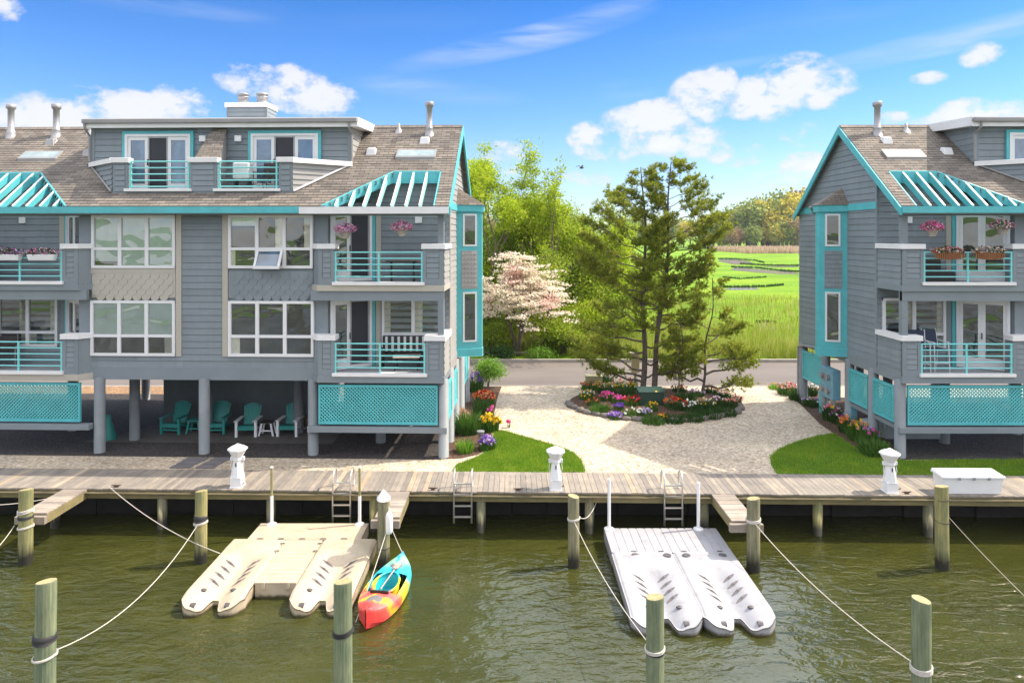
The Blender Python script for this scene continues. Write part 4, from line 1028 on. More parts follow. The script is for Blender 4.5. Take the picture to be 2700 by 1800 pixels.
    # canted end parapets follow the roof slope
    for (pa, pb, lit) in (((f0, .28), (b0, 1.55), not right), ((f1, .28), (b1, 1.55), False)):
        if pa[0] > umax: continue
        b = MB(Fr); z = 9.15; s = 1 if pa[0] < pb[0] else -1
        # boards stacked, each starting where the roof surface meets it
        for i in range(6):
            z0_ = 9.15+i*.17; z1_ = min(z0_+.17, 10.2); fa = min(.98, max(0, (z0_-9.2)/.95))
            fa = max(0, min(.98, ((z0_+.05-EZ)/SLP+RY0-.28)/1.27)) if False else 0
            # lower boards die into the roof
            ft = min(1, max(0.02, ((z1_-EZ)/SLP+RY0-.28)/1.27))
            A_ = pa; B_ = (pa[0]+(pb[0]-pa[0])*ft, pa[1]+(pb[1]-pa[1])*ft)
            o_ = .02
            b.quad((A_[0]+o_*s, A_[1]-o_, z0_), (B_[0]+o_*s, B_[1]-o_, z0_), (B_[0], B_[1], z1_), (A_[0], A_[1], z1_))
            b.quad((A_[0], A_[1], z0_), (B_[0], B_[1], z0_), (B_[0]+o_*s, B_[1]-o_, z0_), (A_[0]+o_*s, A_[1]-o_, z0_))
        b.quad((pa[0], .32, zb), (pb[0], 1.6, zb), (pb[0], 1.6, 10.2), (pa[0], .32, 10.2))
        b.build('dormer_end_siding', M['siding_sunlit' if lit else 'siding'], root)
        b = MB(Fr); ds = 1 if pb[0] > pa[0] else -1; w = .09
        b.prism([(pa[0]+w*ds*.5, pa[1]-w), (pb[0]+w*ds, pb[1]-w*.8), (pb[0]-w*ds, pb[1]+w), (pa[0]-w*ds*1.5, pa[1]+w*1.5)], zc-.17, zc-.02)
        b.build('parapet_cap', M['white'], root, bevel=.01)
        b = MB(Fr); b.tube([(pb[0]-.0, pb[1]-.02, 10.18), (pb[0]-.03*ds, pb[1]-.1, roofz(1.45)+.06), (pa[0]+.04*ds, pa[1]-.02, roofz(.28)+.05)], .035, 8)
        b.build('valley_gutter', M['gutter' if not lit else 'white'], root)  # sun-facing gutter whitened, sunlight put into its colour
    for a, c in posts:
        if a > umax: continue
        b = MB(Fr); b.box(a-.06, c+.06, .21, .50, zc-.16, zc); b.build('parapet_cap', M['white'], root, bevel=.012)
    for a, c in ((px(640), px(497)), (px(437), px(293))):
        if a > umax: continue
        railing(Fr, root, a+.02, c-.02, .33, 10.22, 9.35, mid=False)
        b = MB(Fr); b.box(a-.07, c+.07, .18, .44, 9.27, 9.36); b.build('balcony_ledge', M['white'], root, bevel=.01)
    b = MB(Fr); b.prism([(f0, .4), (min(f1, umax), .4), (min(b1, umax+1), 1.6), (b0, 1.6)], 9.12, 9.26); b.build('dormer_floor', M['deckfloor'], root)
    DY = 1.55
    d0, d1 = b0, min(b1, umax+3)
    doors = [(UL(739, DY), UL(572, DY)), (UL(447, DY), UL(284, DY))]
    b = MB(Fr); clap(b, d0, d1, DY, 9.26, 11.48, .206, holes=[(a+.02, c-.02, 9.2, 11.36) for a, c in doors])
    b.build('dormer_wall', M['siding'], root)
    b = MB(Fr); b.box(d0, d1, DY+.03, DY+.1, 9.2, 11.5); b.build('dormer_wall_core', M['trimgray'], root)
    b = MB(Fr)
    for z in [9.9+.206*i for i in range(9)]:
        ys = RY0+(z-EZ)/SLP; b.quad((d0-.022, DY, z), (d0-.022, 3.6, z), (d0-.004, 3.6, z+.206), (d0-.004, DY, z+.206)); b.quad((d0, DY, z), (d0, 3.6, z), (d0-.022, 3.6, z), (d0-.022, DY, z))
    b.quad((d0, DY, 9.2), (d0, 3.6, 9.2), (d0, 3.6, 11.7), (d0, DY, 11.7)); b.build('dormer_cheek', M['siding_sunlit' if not right else 'siding'], root); b = MB(Fr); b.quad((d1, DY, 9.2), (d1, 3.6, 9.2), (d1, 3.6, 11.7), (d1, DY, 11.7))
    b.build('dormer_cheek', M['siding_sunlit' if not right else 'siding'], root)
    b = MB(Fr); b.box(d0-.03, d0+.09, DY-.03, DY+.02, 9.4, 11.48); b.build('corner_board', M['trimgray'], root)
    if not right: b = MB(Fr); b.box(d1-.09, d1+.03, DY-.03, DY+.02, 9.4, 11.48); b.build('corner_board', M['trimgray'], root)
    for i, (a, c) in enumerate(doors):
        if a > umax: continue
        sliding_door(Fr, root, (a+.1, DY-.03), (c-.1, DY-.03), 9.27, 11.26, ((1, 'glass_blue'), (1, 'screen'), (1, 'glass_blue')))
    # fin between the two roof balconies, shingled on top
    ff0, ff1 = px(495), px(440); fb0, fb1 = UL(521, DY), UL(492, DY)
    if ff0 < umax:
        b = MB(Fr); b.hexa([(ff0, .45, 9.2), (ff1, .45, 9.2), (fb1, DY-.03, 9.2), (fb0, DY-.03, 9.2), (ff0, .45, 10.2), (ff1, .45, 10.2), (fb1, DY-.03, 11.38), (fb0, DY-.03, 11.38)])
        b.build('dividing_wall', M['siding_sunlit' if not right else 'siding'], root)
        b = MB(Fr); b.hexa([(ff0-.03, .43, 10.2), (ff1+.03, .43, 10.2), (fb1+.03, DY-.03, 11.39), (fb0-.03, DY-.03, 11.39), (ff0-.03, .43, 10.27), (ff1+.03, .43, 10.27), (fb1+.03, DY-.03, 11.46), (fb0-.03, DY-.03, 11.46)])
        b.build('dividing_wall_shingles', M['shingle'], root)
    for p_ in (468, 549):
        u = UL(p_, DY)
        if u < umax: b = MB(Fr); b.box(u-.11, u+.11, DY-.12, DY-.04, 11.0, 11.2); b.build('wall_lamp', M['whiteplastic'], root, bevel=.015)
    # flat roof with gutter
    r0, r1 = UL(822, 1.25), min(UL(190, 1.25), umax+3.5)
    b = MB(Fr); b.hexa([(r0, 1.27, 11.46), (r1, 1.27, 11.46), (r1, 3.75, 11.60), (r0, 3.75, 11.60), (r0, 1.27, 11.76), (r1, 1.27, 11.76), (r1, 3.75, 11.88), (r0, 3.75, 11.88)])
    b.build('dormer_roof', M['white'], root)
    b = MB(Fr); b.box(r0+.02, r1-.02, 1.14, 1.27, 11.58, 11.72); b.build('gutter', M['gutter'], root, bevel=.02)
    b = MB(Fr); b.box(r0+.01, r1-.01, 1.24, 1.268, 11.44, 11.58); b.build('fascia', M['white'], root)
    for u, s in ((d0-.06, -1), (d1+.06, 1)):
        if s == 1 and right: continue
        b = MB(Fr); b.tube([(u-.02*s, 1.2, 11.6), (u-.02*s, 1.22, 11.42), (u, 1.49, 11.22), (u, 1.49, 10.36)], .038, 8); b.build('downspout', M['gutter'], root)
    if chim:
        c0, c1 = UL(612, 2.85), UL(520, 2.85)
        b = MB(Fr); clap(b, c0+.06, c1-.06, 2.85, 11.78, 12.45, .15); b.box(c0, c1, 2.86, 3.75, 11.7, 12.5)
        zz = 11.8
        while zz < 12.4: b.quad((c0-.02, 2.86, zz), (c0-.02, 3.75, zz), (c0-.003, 3.75, zz+.15), (c0-.003, 2.86, zz+.15)); zz += .15
        ch = b.build('chimney', M['siding'], root)
        b = MB(Fr); b.box(c0-.05, c1+.05, 2.80, 3.8, 12.40, 12.56); b.build('chimney_cap', M['white'], ch, bevel=.01)
        for p_ in (600, 556):
            u = UL(p_, 3.2); b = MB(Fr)
            b.lathe([(.185, 12.5), (.185, 12.80), (.2, 12.81), (.2, 12.85), (.15, 12.86), (.15, 12.90), (.21, 12.91), (.21, 12.95), (.12, 12.99), (.02, 13.0)], (u, 3.3, 0), 20)
            b.build('chimney_flue', M['galv'], ch, smooth=True)

HL = thing('stilt_house', (OL[0], OL[1], 1.05), 0, 'long grey house on stilts with a wide double dormer, filling the left side', 'house')
HR = thing('stilt_house', (ORR[0], ORR[1], 1.05), 0, 'grey gabled house on stilts with all-teal eaves, cut off by the right edge', 'house')
shade = lambda c, r: 'glass_shade'
house(LF, HL, 18.0, False)
flat_front(LF, HL, True, True, 'glass_dark', 'glass_dark', 'siding', awn=True)
flat_front(mirror(LF, UM), HL, False, None, shade, lambda c, r: 'glass_shade' if r else 'glass_dark', 'cream', upper_fascia='trimgray', lower_fascia='cream')
house(RF, HR, 9.5, True)
flat_front(RF, HR, True, False, 'glass_dark', 'glass_dark', 'siding', upper_fascia='trimgray')
# rest of the roof furniture beyond the left edge of the pair
b = MB(LF); b.lathe([(.19, -.12), (.15, .08), (.13, .22), (.105, .24), (.105, .95), (.16, 1.0), (.16, 1.12), (.02, 1.16)], (UM+.75, 3.15, roofz(3.15)), 16); b.build('flue_pipe', M['galv'], HL, smooth=True)
# storage rooms under the left house
b = MB(LF)
u0, u1 = UL(702, 2.9), UL(376, 3.6)
clap(b, u0, u1, 3.6, 1.05, 3.36, .3); b.box(u0, u1, 3.61, 7.0, 1.05, 3.36)
b.box(.4, u0-1.0, 4.2, 7.0, 1.05, 3.36)
b.build('storage_room', M['storage'], HL)
# downspout on the right house's end wall
b = MB(RF); b.tube([(-.95, 4.3, 8.95), (-.7, 4.6, 8.75), (-.09, 4.9, 8.4), (-.09, 4.9, 3.6), (-.1, 7.0, 3.4), (-.12, 7.35, 3.3), (-.12, 7.35, 1.05)], .045, 8); b.build('downspout', M['gutter'], HR)

# ------------------------------------------------------------------ boardwalk
def DK(x, y, z): return (x, y-0.0225*x, z)      # dock frame: x along, y depth (18.08 front)
DF, DB, DZ = 18.08, 19.62, 1.10
walk = thing('boardwalk', (0, 19, 0), 0, 'long weathered plank boardwalk running along the canal edge', 'boardwalk')
b = MB(DK); x = -24.0
while x < 24.0:
    w = .138+random.uniform(-.004, .004); lean = 0
    e0 = random.uniform(-.015, .015)
    b.box(x, x+w, DF+e0, DB, DZ-.04, DZ+random.uniform(-.003, .003)); x += w+.008
b.build('decking', M['plank'], walk)
b = MB(DK); b.box(-24, 24, DF+.03, DF+.10, DZ-.27, DZ-.045); b.build('rim_joist', M['treated'], walk)
b = MB(DK); b.box(-24, 24, DB-.2, DB-.1, DZ-.27, DZ-.045); b.build('rim_joist', M['treated'], walk)
for px in (365, 617, 858, 1105, 1353, 1615, 1870, 2117, 113, -130, 2370):
    X = (px-HX)/FL*18.25
    b = MB(DK); sq = px in (617, 1615)
    b.lathe([(.125, -2.4), (.122, 1.02 if px != 365 else 1.03)], (X, DF+.14 if not sq else DF+.2, 0), 12); b.build('support_post', M['pileold'] if px % 2 else M['pile'], walk, smooth=True)
for i in range(17):
    x = -22+i*2.7; b = MB(DK); b.box(x, x+.06, DF+.1, DB-.2, DZ-.27, DZ-.045); b.build('cross_joist', M['bulkhead'], walk)

# finger piers
def pier(px0, px1, label, Yend, xs):
    X0, X1 = xs; xm = (X0+X1)/2; yf = dockY(xm)
    t = thing('finger_pier', (xm, (yf+Yend)/2, 1.0), 0, label, 'pier', 'finger piers off the boardwalk')
    b = MB(); y = Yend
    while y < yf+.02: b.box(X0, X1, y, min(y+.135, yf+.03), DZ-.05, DZ-.012+random.uniform(-.003,.003)); y += .143
    b.build('decking', M['plankx'], t)
    for X in (X0+.0, X1-.05): b = MB(); b.box(X, X+.05, Yend+.02, yf+.02, DZ-.26, DZ-.052); b.build('stringer', M['treated'], t)
    b = MB(); b.box(X0-.08, X1+(.12 if X0 > 0 else .02), Yend-.12, Yend-.005, DZ-.25, DZ-.06); b.build('end_beam', M['plankx'], t, bevel=.01)
    return t
pier(0, 0, 'plank finger pier at the left with its end tied to the far-left piling', 16.75, (-12.05, -11.41))
pier(0, 0, 'plank finger pier beside the kayak, behind the white-capped piling', 16.52, (-3.32, -2.72))
pier(0, 0, 'plank finger pier to the right of the pale grey jet-ski float', 16.30, (5.25, 5.85))

# pilings standing in the canal
def piling(px, Y, ztop, r, label, mat='pile', tilt=(0, 0), name='mooring_piling'):
    X = (px-HX)/FL*Y
    t = thing(name, (X, Y, 0), 0, label, 'piling', 'mooring pilings in the canal')
    b = MB(); n = 20; prof = [(r*1.03, -2.4), (r*1.02, 0), (r*1.0, ztop*.5), (r*.985, ztop-.02), (r*.95, ztop)]
    k = len(b.v)
    for q, (rr, z) in enumerate(prof):
        for j in range(n):
            a = 2*PI*j/n; w = 1+.02*math.sin(3*a+px)+.012*math.sin(5*a+z*2)
            b.v.append((rr*w*math.cos(a)+tilt[0]*z, rr*w*math.sin(a)+tilt[1]*z, z+(0.025*math.sin(a+px) if q >= 3 else 0)))
    for i in range(len(prof)-1):
        for j in range(n):
            a_, b_ = k+i*n+j, k+i*n+(j+1) % n; b.f.append((a_, b_, b_+n, a_+n)); b.m.append(0)
    b.f.append(tuple(k+(len(prof)-1)*n+j for j in range(n))); b.m.append(1)
    b.build('shaft', [M[mat], M['endgrain']], t, local=True, smooth=False)
    return t, X, Y
P1 = piling(59, 16.45, 1.78, .152, 'weathered piling at the end of the left finger pier, wrapped with white rope', tilt=(.008, 0))
P2 = piling(461, 16.5, 1.73, .14, 'yellowish piling left of the cream float, with a black band and white rope', 'pile', (.010, 0))
P3 = piling(881, 16.30, 1.63, .145, 'piling with a white cone cap beside the kayak', 'pileold')
P4 = piling(1318, 16.3, 1.68, .135, 'slim piling left of the pale grey float, looped with white rope', 'pileold', (-.003, 0))
P5 = piling(1730, 16.10, 1.70, .15, 'piling at the end of the finger pier right of the pale grey float', 'pileold')
P6 = piling(2164, 16.2, 1.95, .148, 'tall piling in front of the white dock box', 'pile', (-.010, 0))
Q1 = piling(103, 11.3, 2.18, .155, 'large near piling at the lower left, black band and white rope around it', 'pilegreen', (.012, 0))
Q2 = piling(788, 11.35, 2.15, .152, 'large near piling in front of the cream float, with a dark rope band', 'pilegreen', (0, 0))
Q3 = piling(1504, 11.3, 1.92, .148, 'large green-stained near piling in front of the pale grey float', 'pilegreen', (0, 0))
Q4 = piling(2116, 11.3, 1.88, .147, 'large near piling at the lower right with a pale cut top', 'pilegreen', (0, 0))
b = MB(); b.lathe([(.158, -.04), (.158, .03), (.12, .06), (.045, .17), (.012, .20)], (P3[1], P3[2], 1.63), 20)
o = b.build('piling_cap', M['whiteplastic'], P3[0]); o.data.polygons.foreach_set('use_smooth', [True]*len(o.data.polygons))
def band(P, z, h, r=.160, mat='ropedark', name='band', n=1):
    b = MB()
    for i in range(n): b.lathe([(r, z+i*h*1.15), (r+.008, z+h*.5+i*h*1.15), (r, z+h+i*h*1.15)], (P[1], P[2], 0), 20)
    b.build(name, M[mat], P[0], smooth=True)
def coil(P, z, r=.165, turns=2.0, th=.014, mat='rope', rise=.05):
    b = MB(); n = int(20*turns)
    b.tube([(P[1]+r*math.cos(2*PI*i/20), P[2]+r*math.sin(2*PI*i/20), z+rise*i/n+.02*math.sin(2*PI*i/20+1)) for i in range(n+1)], th, 6)
    o = b.build('rope_loop', M[mat], P[0], smooth=True)
coil(P1, 1.22, turns=3, rise=.09); band(P1, 1.08, .08, .162); coil(P1, .86, turns=2)
band(P2, 1.0, .15, .15); coil(P2, .94, .152, 2)
band(P3, .45, .02, .152)
coil(P4, 1.12, .145, 2); coil(P5, 1.16, .162, 3, rise=.07)
coil(P6, 1.62, .157, 1, .008, 'ropedark'); coil(P6, 1.20, .157, 1.2, .008, 'ropedark', -.12)
band(Q1, 1.18, .14, .172); coil(Q1, .93, .174, 2, rise=.03)
coil(Q2, 1.28, .162, 3, .013, 'ropedark', .09); coil(Q3, 1.04, .158, 3, .013, rise=.05); band(Q3, 1.0, .03, .155)
coil(Q4, .70, .158, 4, .014, rise=.09)

# mooring ropes
def rope(pts, sag, label, r=.0095, mat='rope', cat='rope', seg=14):
    b = MB(); out = []
    for (p, q) in zip(pts, pts[1:]):
        p, q = Vector(p), Vector(q)
        for i in range(seg+1): f = i/seg; v = p.lerp(q, f); v.z -= sag*4*f*(1-f); out.append(v)
    b.tube(out, r, 6); o = b.build('mooring_rope', M[mat], smooth=True); tag(o, label, 'rope', 'mooring ropes'); return o
def PT(P, z, a=-PI/2, r=.17): return (P[1]+r*math.cos(a), P[2]+r*math.sin(a), z)
rope([F(250, 1117, 18.3), F(505, 1270, 15.9)], .18, 'white rope from the boardwalk edge down to the back corner of the cream float')
rope([PT(P2, .97), PT(Q1, .95, PI/3)], .42, 'long sagging white rope from the yellowish piling to the large lower-left piling')
rope([(P1[1]-.2, P1[2]-.1, .95), F(-60, 1300, 14.9)], .12, 'short white rope leaving the far-left piling for the left edge')
rope([F(122, 1142, 18.0), F(-60, 1160, 17.2)], .06, 'thin white rope under the boardwalk at the far left')
rope([F(1370, 1152, 18.2), PT(P4, 1.15, 0)], .15, 'short slack white rope between the boardwalk and the slim piling')
rope([PT(P4, 1.12), PT(Q3, 1.1, 2.2)], .16, 'white rope from the slim piling to the large green-stained near piling')
rope([PT(P5, 1.15), PT(Q4, .75, 2.0)], .20, 'white rope from the piling right of the pale grey float to the lower-right piling')
rope([PT(P6, 1.20, 0), F(2420, 1432, 12.3)], .05, 'thin dark line from the tall piling to the right edge', .008, 'potgray')

# fender hanging on the capped piling
fd = thing('fender', F(893, 1225, 16.05), 0, 'white cylindrical fender hanging on the capped piling', 'fender')
x, y, z = F(894, 1200, 16.05)
b = MB(); b.lathe([(.02, -.27), (.07, -.24), (.085, -.18), (.085, .15), (.065, .22), (.02, .27)], (x, y, z), 14); b.build('body', M['whiteplastic'], fd, smooth=True)
b = MB(); b.tube([(x, y, z+.26), (P3[1]+.13, P3[2]-.04, 1.45)], .009, 6); b.tube([(P3[1]+.13, P3[2]-.04, 1.45), (P3[1]+.17, P3[2]-.05, 1.2)], .009, 6); b.build('lanyard', M['rope'], fd)

# power pedestals, shaped like little lighthouses
def pedestal():
    t = thing('dock_pedestal', (0, 0, 0), 0, 'x', 'power pedestal', 'white lighthouse power pedestals on the boardwalk')
    b = MB(); q = PI/4
    b.lathe([(.225, 0), (.225, .02), (.21, .03), (.205, .26), (.185, .28)], (0, 0, 0), 4, rot=q); b.build('base', M['whiteplastic'], t, local=True, bevel=.012)
    b = MB(); b.lathe([(.175, .275), (.115, .66), (.115, .70), (.135, .72), (.135, .80)], (0, 0, 0), 8, rot=PI/8); b.build('column', M['whiteplastic'], t, local=True, bevel=.006)
    b = MB(); b.lathe([(.13, .795), (.15, .82), (.235, .98), (.24, 1.0)], (0, 0, 0), 8, rot=PI/8); b.build('lantern', M['whiteplastic'], t, local=True, bevel=.006)
    b = MB(); b.lathe([(.26, 1.0), (.26, 1.03), (.14, 1.09), (.08, 1.10), (.075, 1.12), (.02, 1.15)], (0, 0, 0), 8, rot=PI/8); b.build('cap', M['whiteplastic'], t, local=True, bevel=.006)
    b = MB(); b.box(-.012, .012, -.135, -.118, .56, .66); b.build('meter_slot', M['blackplastic'], t, local=True)
    for s in (-1, 1): b = MB(); b.box(s*.11-.03, s*.11+.03, -.05, .05, .70, .78) if False else b.box(s*.155-.035, s*.155+.035, -.04, .04, .70, .80); b.build('outlet_box', M['whiteplastic'], t, local=True, bevel=.01)
    for s in (-1, 1): b = MB(); b.tube([(s*.16, 0, .70), (s*.18, -.02, .55), (s*.15, -.02, .42)], .008, 6); b.build('cable', M['whiteplastic'], t, local=True)
    b = MB(); b.tube([(.15, -.1, .10), (.21, -.12, .10), (.21, -.12, .14)], .012, 6); b.build('tap', M['rust'], t, local=True)
    return t
def dk(px, z=DZ, off=.28): 
    X = (px-HX)/FL*(DF+off); return (X, dockY(X)+off, z)
ped = pedestal(); ped.location = dk(540); ped['label'] = 'white lighthouse-shaped pedestal on the boardwalk in front of the left house'
dup(ped, dk(1276), 0, 'white lighthouse-shaped pedestal on the boardwalk in front of the small sunny lawn')
dup(ped, dk(2033), 0, 'white lighthouse-shaped pedestal next to the dock box on the right')

# ladders hooked over the edge
def ladder(px, zb, label, mat='aluminium'):
    X = (px-HX)/FL*17.95; Y = dockY(X)-.03
    t = thing('dock_ladder', (X, Y, DZ), 0, label, 'ladder', 'ladders hung on the boardwalk edge')
    for s in (-1, 1):
        b = MB(); w = .235*s
        b.tube([(X+w, Y+.42, DZ+.02), (X+w, Y+.40, DZ+.42), (X+w, Y+.30, DZ+.52), (X+w, Y+.14, DZ+.50), (X+w, Y, DZ+.36), (X+w, Y, DZ), (X+w, Y, zb)], .024, 8); b.build('rail', M[mat], t, smooth=True)
    z = DZ+.22
    while z > zb-.02: b = MB(); b.box(X-.235, X+.235, Y-.03, Y+.03, z-.016, z+.016); b.build('rung', M[mat], t); z -= .29
    return t
ladder(780, .18, 'aluminium ladder on the boardwalk edge behind the cream float')
ladder(1062, .28, 'aluminium ladder below the small sunny lawn, left of the middle pedestal')
ladder(1547, .26, 'aluminium ladder behind the pale grey float')

# cleats
def cleat(px, label):
    x, y, z = dk(px, DZ, .12)
    t = thing('cleat', (x, y, z), 0, label, 'cleat', 'iron cleats on the boardwalk')
    b = MB(); b.tube([(x-.13, y, z+.055), (x-.06, y, z+.045), (x+.06, y, z+.045), (x+.13, y, z+.06)], [.008, .02, .02, .008], 6); b.build('horn', M['rust'], t, smooth=True)
    b = MB(); b.box(x-.05, x+.05, y-.03, y+.03, z, z+.04); b.build('foot', M['rust'], t, bevel=.006)
cleat(994, 'dark cleat between the two ladders left of the middle pedestal')
cleat(1190, 'rusty cleat just left of the middle pedestal'); cleat(2071, 'rusty cleat right of the right pedestal'); cleat(255, 'iron cleat with white rope near the left pier')

# dock box
x0, y0, _ = dk(2143, off=.25); x1 = (2292-HX)/FL*(y0)
bx = thing('dock_box', ((x0+x1)/2, y0+.3, DZ), 0, 'long white fibreglass storage box on the boardwalk at the right', 'dock box')
yb_ = y0-.25+.1
b = MB(); b.hexa([(x0+.03, yb_, DZ), (x1-.03, yb_-.03, DZ), (x1-.03, yb_+.36, DZ), (x0+.03, yb_+.39, DZ), (x0-.01, yb_-.03, DZ+.44), (x1+.01, yb_-.06, DZ+.44), (x1+.01, yb_+.40, DZ+.44), (x0-.01, yb_+.43, DZ+.44)]); b.build('body', M['whiteplastic'], bx, bevel=.03)
b = MB(); b.hexa([(x0-.05, yb_-.07, DZ+.43), (x1+.05, yb_-.10, DZ+.43), (x1+.05, yb_+.44, DZ+.46), (x0-.05, yb_+.47, DZ+.46), (x0-.04, yb_-.06, DZ+.49), (x1+.04, yb_-.09, DZ+.49), (x1+.02, yb_+.42, DZ+.55), (x0-.02, yb_+.45, DZ+.55)]); b.build('lid', M['whiteplastic'], bx, bevel=.02)
for f in (.25, .5, .75): b = MB(); xx = x0+(x1-x0)*f; b.box(xx-.03, xx+.03, yb_-.10, yb_-.085, DZ+.40, DZ+.47); b.build('latch', M['galv'], bx)

# dark doormats leading from the boardwalk to the house
for i, (a, c, e, g) in enumerate(((433,1050,482,1064),(412,1062,463,1074),(496,1050,520,1064),(464,1062,506,1075))): pass
mt = thing('boarded_step_path', (-11.6, 20.2, 1.05), 0, 'two dark slatted mats lying on the shell strip behind the boardwalk', 'mat')
for k, (pa, pb) in enumerate((((388, 434), (432, 482)), ((447, 497), (488, 534)))):
    (l0, l1), (r0_, r1_) = (pa[0], pa[1]), (pb[0], pb[1])
    for j in range(3):
        f0_, f1_ = j/3+.02, (j+1)/3-.05
        yy0, yy1 = 1075-(25*f0_), 1075-(25*f1_)
        L0 = l0+(l1-l0)*f0_; L1 = l0+(l1-l0)*f1_; R0 = r0_+(r1_-r0_)*f0_; R1 = r0_+(r1_-r0_)*f1_
        A_, B_, C_, D_ = G(L0, yy0, 1.06), G(R0, yy0, 1.06), G(R1, yy1, 1.06), G(L1, yy1, 1.06)
        b = MB(); b.hexa([(*p[:2], 1.05) for p in (A_, B_, C_, D_)]+[(*p[:2], 1.08) for p in (A_, B_, C_, D_)]); b.build('mat_panel', M['groove'], mt)

# ------------------------------------------------------------------ jet-ski floats
def pod_top(x, y, W, L):
    """height of the moulded cradle; y from 0 (open end) to L (closed end)"""
    h = .36
    s = min(1, max(0, (L-.55-y)/.5))                       # trough starts ahead of the closed end
    tw = .30+.10*min(1, y/L); g = math.exp(-(x/tw)**2*1.3)
    h -= .20*g*s*s*(3-2*s)
    e = W/2-abs(x)
    h -= .05*max(0, 1-e/.07)**2
    if y < .55: h -= .16*(1-y/.55)**1.6
    if y > L-.85: h += .09*math.exp(-((y-L+.42)/.24)**2)*math.exp(-(x/.40)**2)
    return h
def pod_front(x, W):
    a = abs(x)/(W/2)
    y = 0.0
    y += .26*max(0, a-.62)**2/.1444                    # rounded outer corner
    t = min(1, max(0, 1-(abs(x)-.05)/.15)); y += .40*(3*t*t-2*t*t*t)      # notch between the prongs
    y += .05*math.exp(-((abs(x)-.19)/.05)**2)
    return y
def make_pod(root, X0, Y0, W, L, mat, z0=0.0):
    nx, ny = 44, 60; V = []; Fq = []
    for i in range(nx+1):
        x = -W/2+W*i/nx; yf = pod_front(x, W)
        for j in range(ny+1):
            f = j/ny; y = yf+(L-yf)*f
            V.append((X0+x, Y0+y, z0+pod_top(x, y, W, L)))
    for i in range(nx):
        for j in range(ny): a = i*(ny+1)+j; Fq.append((a, a+ny+1, a+ny+2, a+1))
    # skirt
    edge = [i*(ny+1) for i in range(nx+1)]+[nx*(ny+1)+j for j in range(1, ny+1)]+[i*(ny+1)+ny for i in range(nx-1, -1, -1)]+[j for j in range(ny-1, 0, -1)]
    k = len(V)
    for e in edge: v = V[e]; V.append((v[0]*1+(X0-v[0])*.004, v[1], v[2]-.045))
    k2 = len(V)
    for e in edge: v = V[e]; V.append((v[0]+(X0-v[0])*.03, v[1]+.012, -.12))
    n = len(edge)
    for q in range(n):
        a, c = edge[q], edge[(q+1) % n]; Fq.append((a, c, k+(q+1) % n, k+q)); Fq.append((k+q, k+(q+1) % n, k2+(q+1) % n, k2+q))
    o = npmesh('float_cradle', V, np.array(Fq), M[mat], parent=root, smooth=True)
    # rollers in their leaf-shaped slots
    for r_ in range(4):
        y = .93+r_*.29
        for s in (-1, 1):
            b = MB(); cx = s*.27; ca = .42*s; zc = pod_top(cx, y, W, L)
            pts = []
            for q in range(14):
                a = 2*PI*q/14; lx = .155*math.cos(a); ly = .058*math.sin(a)*(1-.35*abs(math.cos(a)))
                xx = cx+lx*math.cos(ca)-ly*math.sin(ca); yy = y+lx*math.sin(ca)+ly*math.cos(ca)
                pts.append((X0+xx, Y0+yy, z0+pod_top(xx, yy, W, L)+.005))
            b.quad(*pts)
            sl = b.build('roller_slot', M['groove'], o)
            b = MB(); dx, dy = math.cos(ca)*.10, math.sin(ca)*.10
            b.tube([(X0+cx-dx, Y0+y-dy, z0+pod_top(cx-dx, y-dy, W, L)-.004), (X0+cx, Y0+y, z0+zc+.004), (X0+cx+dx, Y0+y+dy, z0+pod_top(cx+dx, y+dy, W, L)-.004)], [.012, .03, .012], 8)
            b.build('roller', M['roller'], sl, smooth=True)
    for s in (-1, 1):
        b = MB(); b.ball((X0+s*.32, Y0+.52, z0+pod_top(.32, .52, W, L)+.005), .075, sq=(1, .8, .35), n=12); b.build('roller', M['roller'], o, smooth=True)
        b = MB(); b.tube([(X0+s*.36-.05, Y0+.12, z0+.17), (X0+s*.36+.05, Y0+.12, z0+.17)], .075, 12); b.box(X0+s*.36-.06, X0+s*.36+.06, Y0+.02, Y0+.26, z0+.02, z0+.10); b.build('end_roller', M['roller'], o)
    return o
def connector(root, x, y, z=.372, w=.09, mat='roller'):
    b = MB(); b.hexa([(x-w, y-.02, z), (x+w, y-.02, z), (x+w*.7, y+.02, z), (x-w*.7, y+.02, z), (x-w, y-.02, z+.008), (x+w, y-.02, z+.008), (x+w*.7, y+.02, z+.008), (x-w*.7, y+.02, z+.008)])
    b.build('connector', M[mat], root)
def platform(root, X0, X1, Y0, Y1, mat, along='x', pitch=.2, name='float_platform', h=.35):
    b = MB()
    if along == 'x':
        y = Y0
        while y < Y1-.02: y1 = min(y+pitch, Y1); b.box(X0, X1, y+.004, y1-.004, h-.05, h); y = y1
    else:
        x = X0
        while x < X1-.02: x1 = min(x+pitch, X1); b.box(x+.010, x1-.010, Y0, Y1, h-.05, h); x = x1
    b.box(X0+.01, X1-.01, Y0+.01, Y1-.01, -.12, h-.012)
    return b.build(name, M[mat], root, bevel=.012)
def guidepole(root, x, y, z1, zmid=None):
    b = MB(); b.tube([(x, y, .3), (x, y, zmid or z1)], .042, 10)
    p = b.build('guide_pole', M['whiteplastic'], root, smooth=False)
    if zmid: b = MB(); b.tube([(x, y, zmid), (x, y, z1)], .032, 10); b.build('pole_core', M['pile'], p)
    b = MB(); b.lathe([(.045, z1), (.04, z1+.03), (.01, z1+.035)], (x, y, 0), 10); b.build('pole_cap', M['whiteplastic'], p)
    b = MB(); b.lathe([(.13, .34), (.13, .37), (.07, .40)], (x, y, 0), 12); b.build('pole_collar', M['whiteplastic'], p)
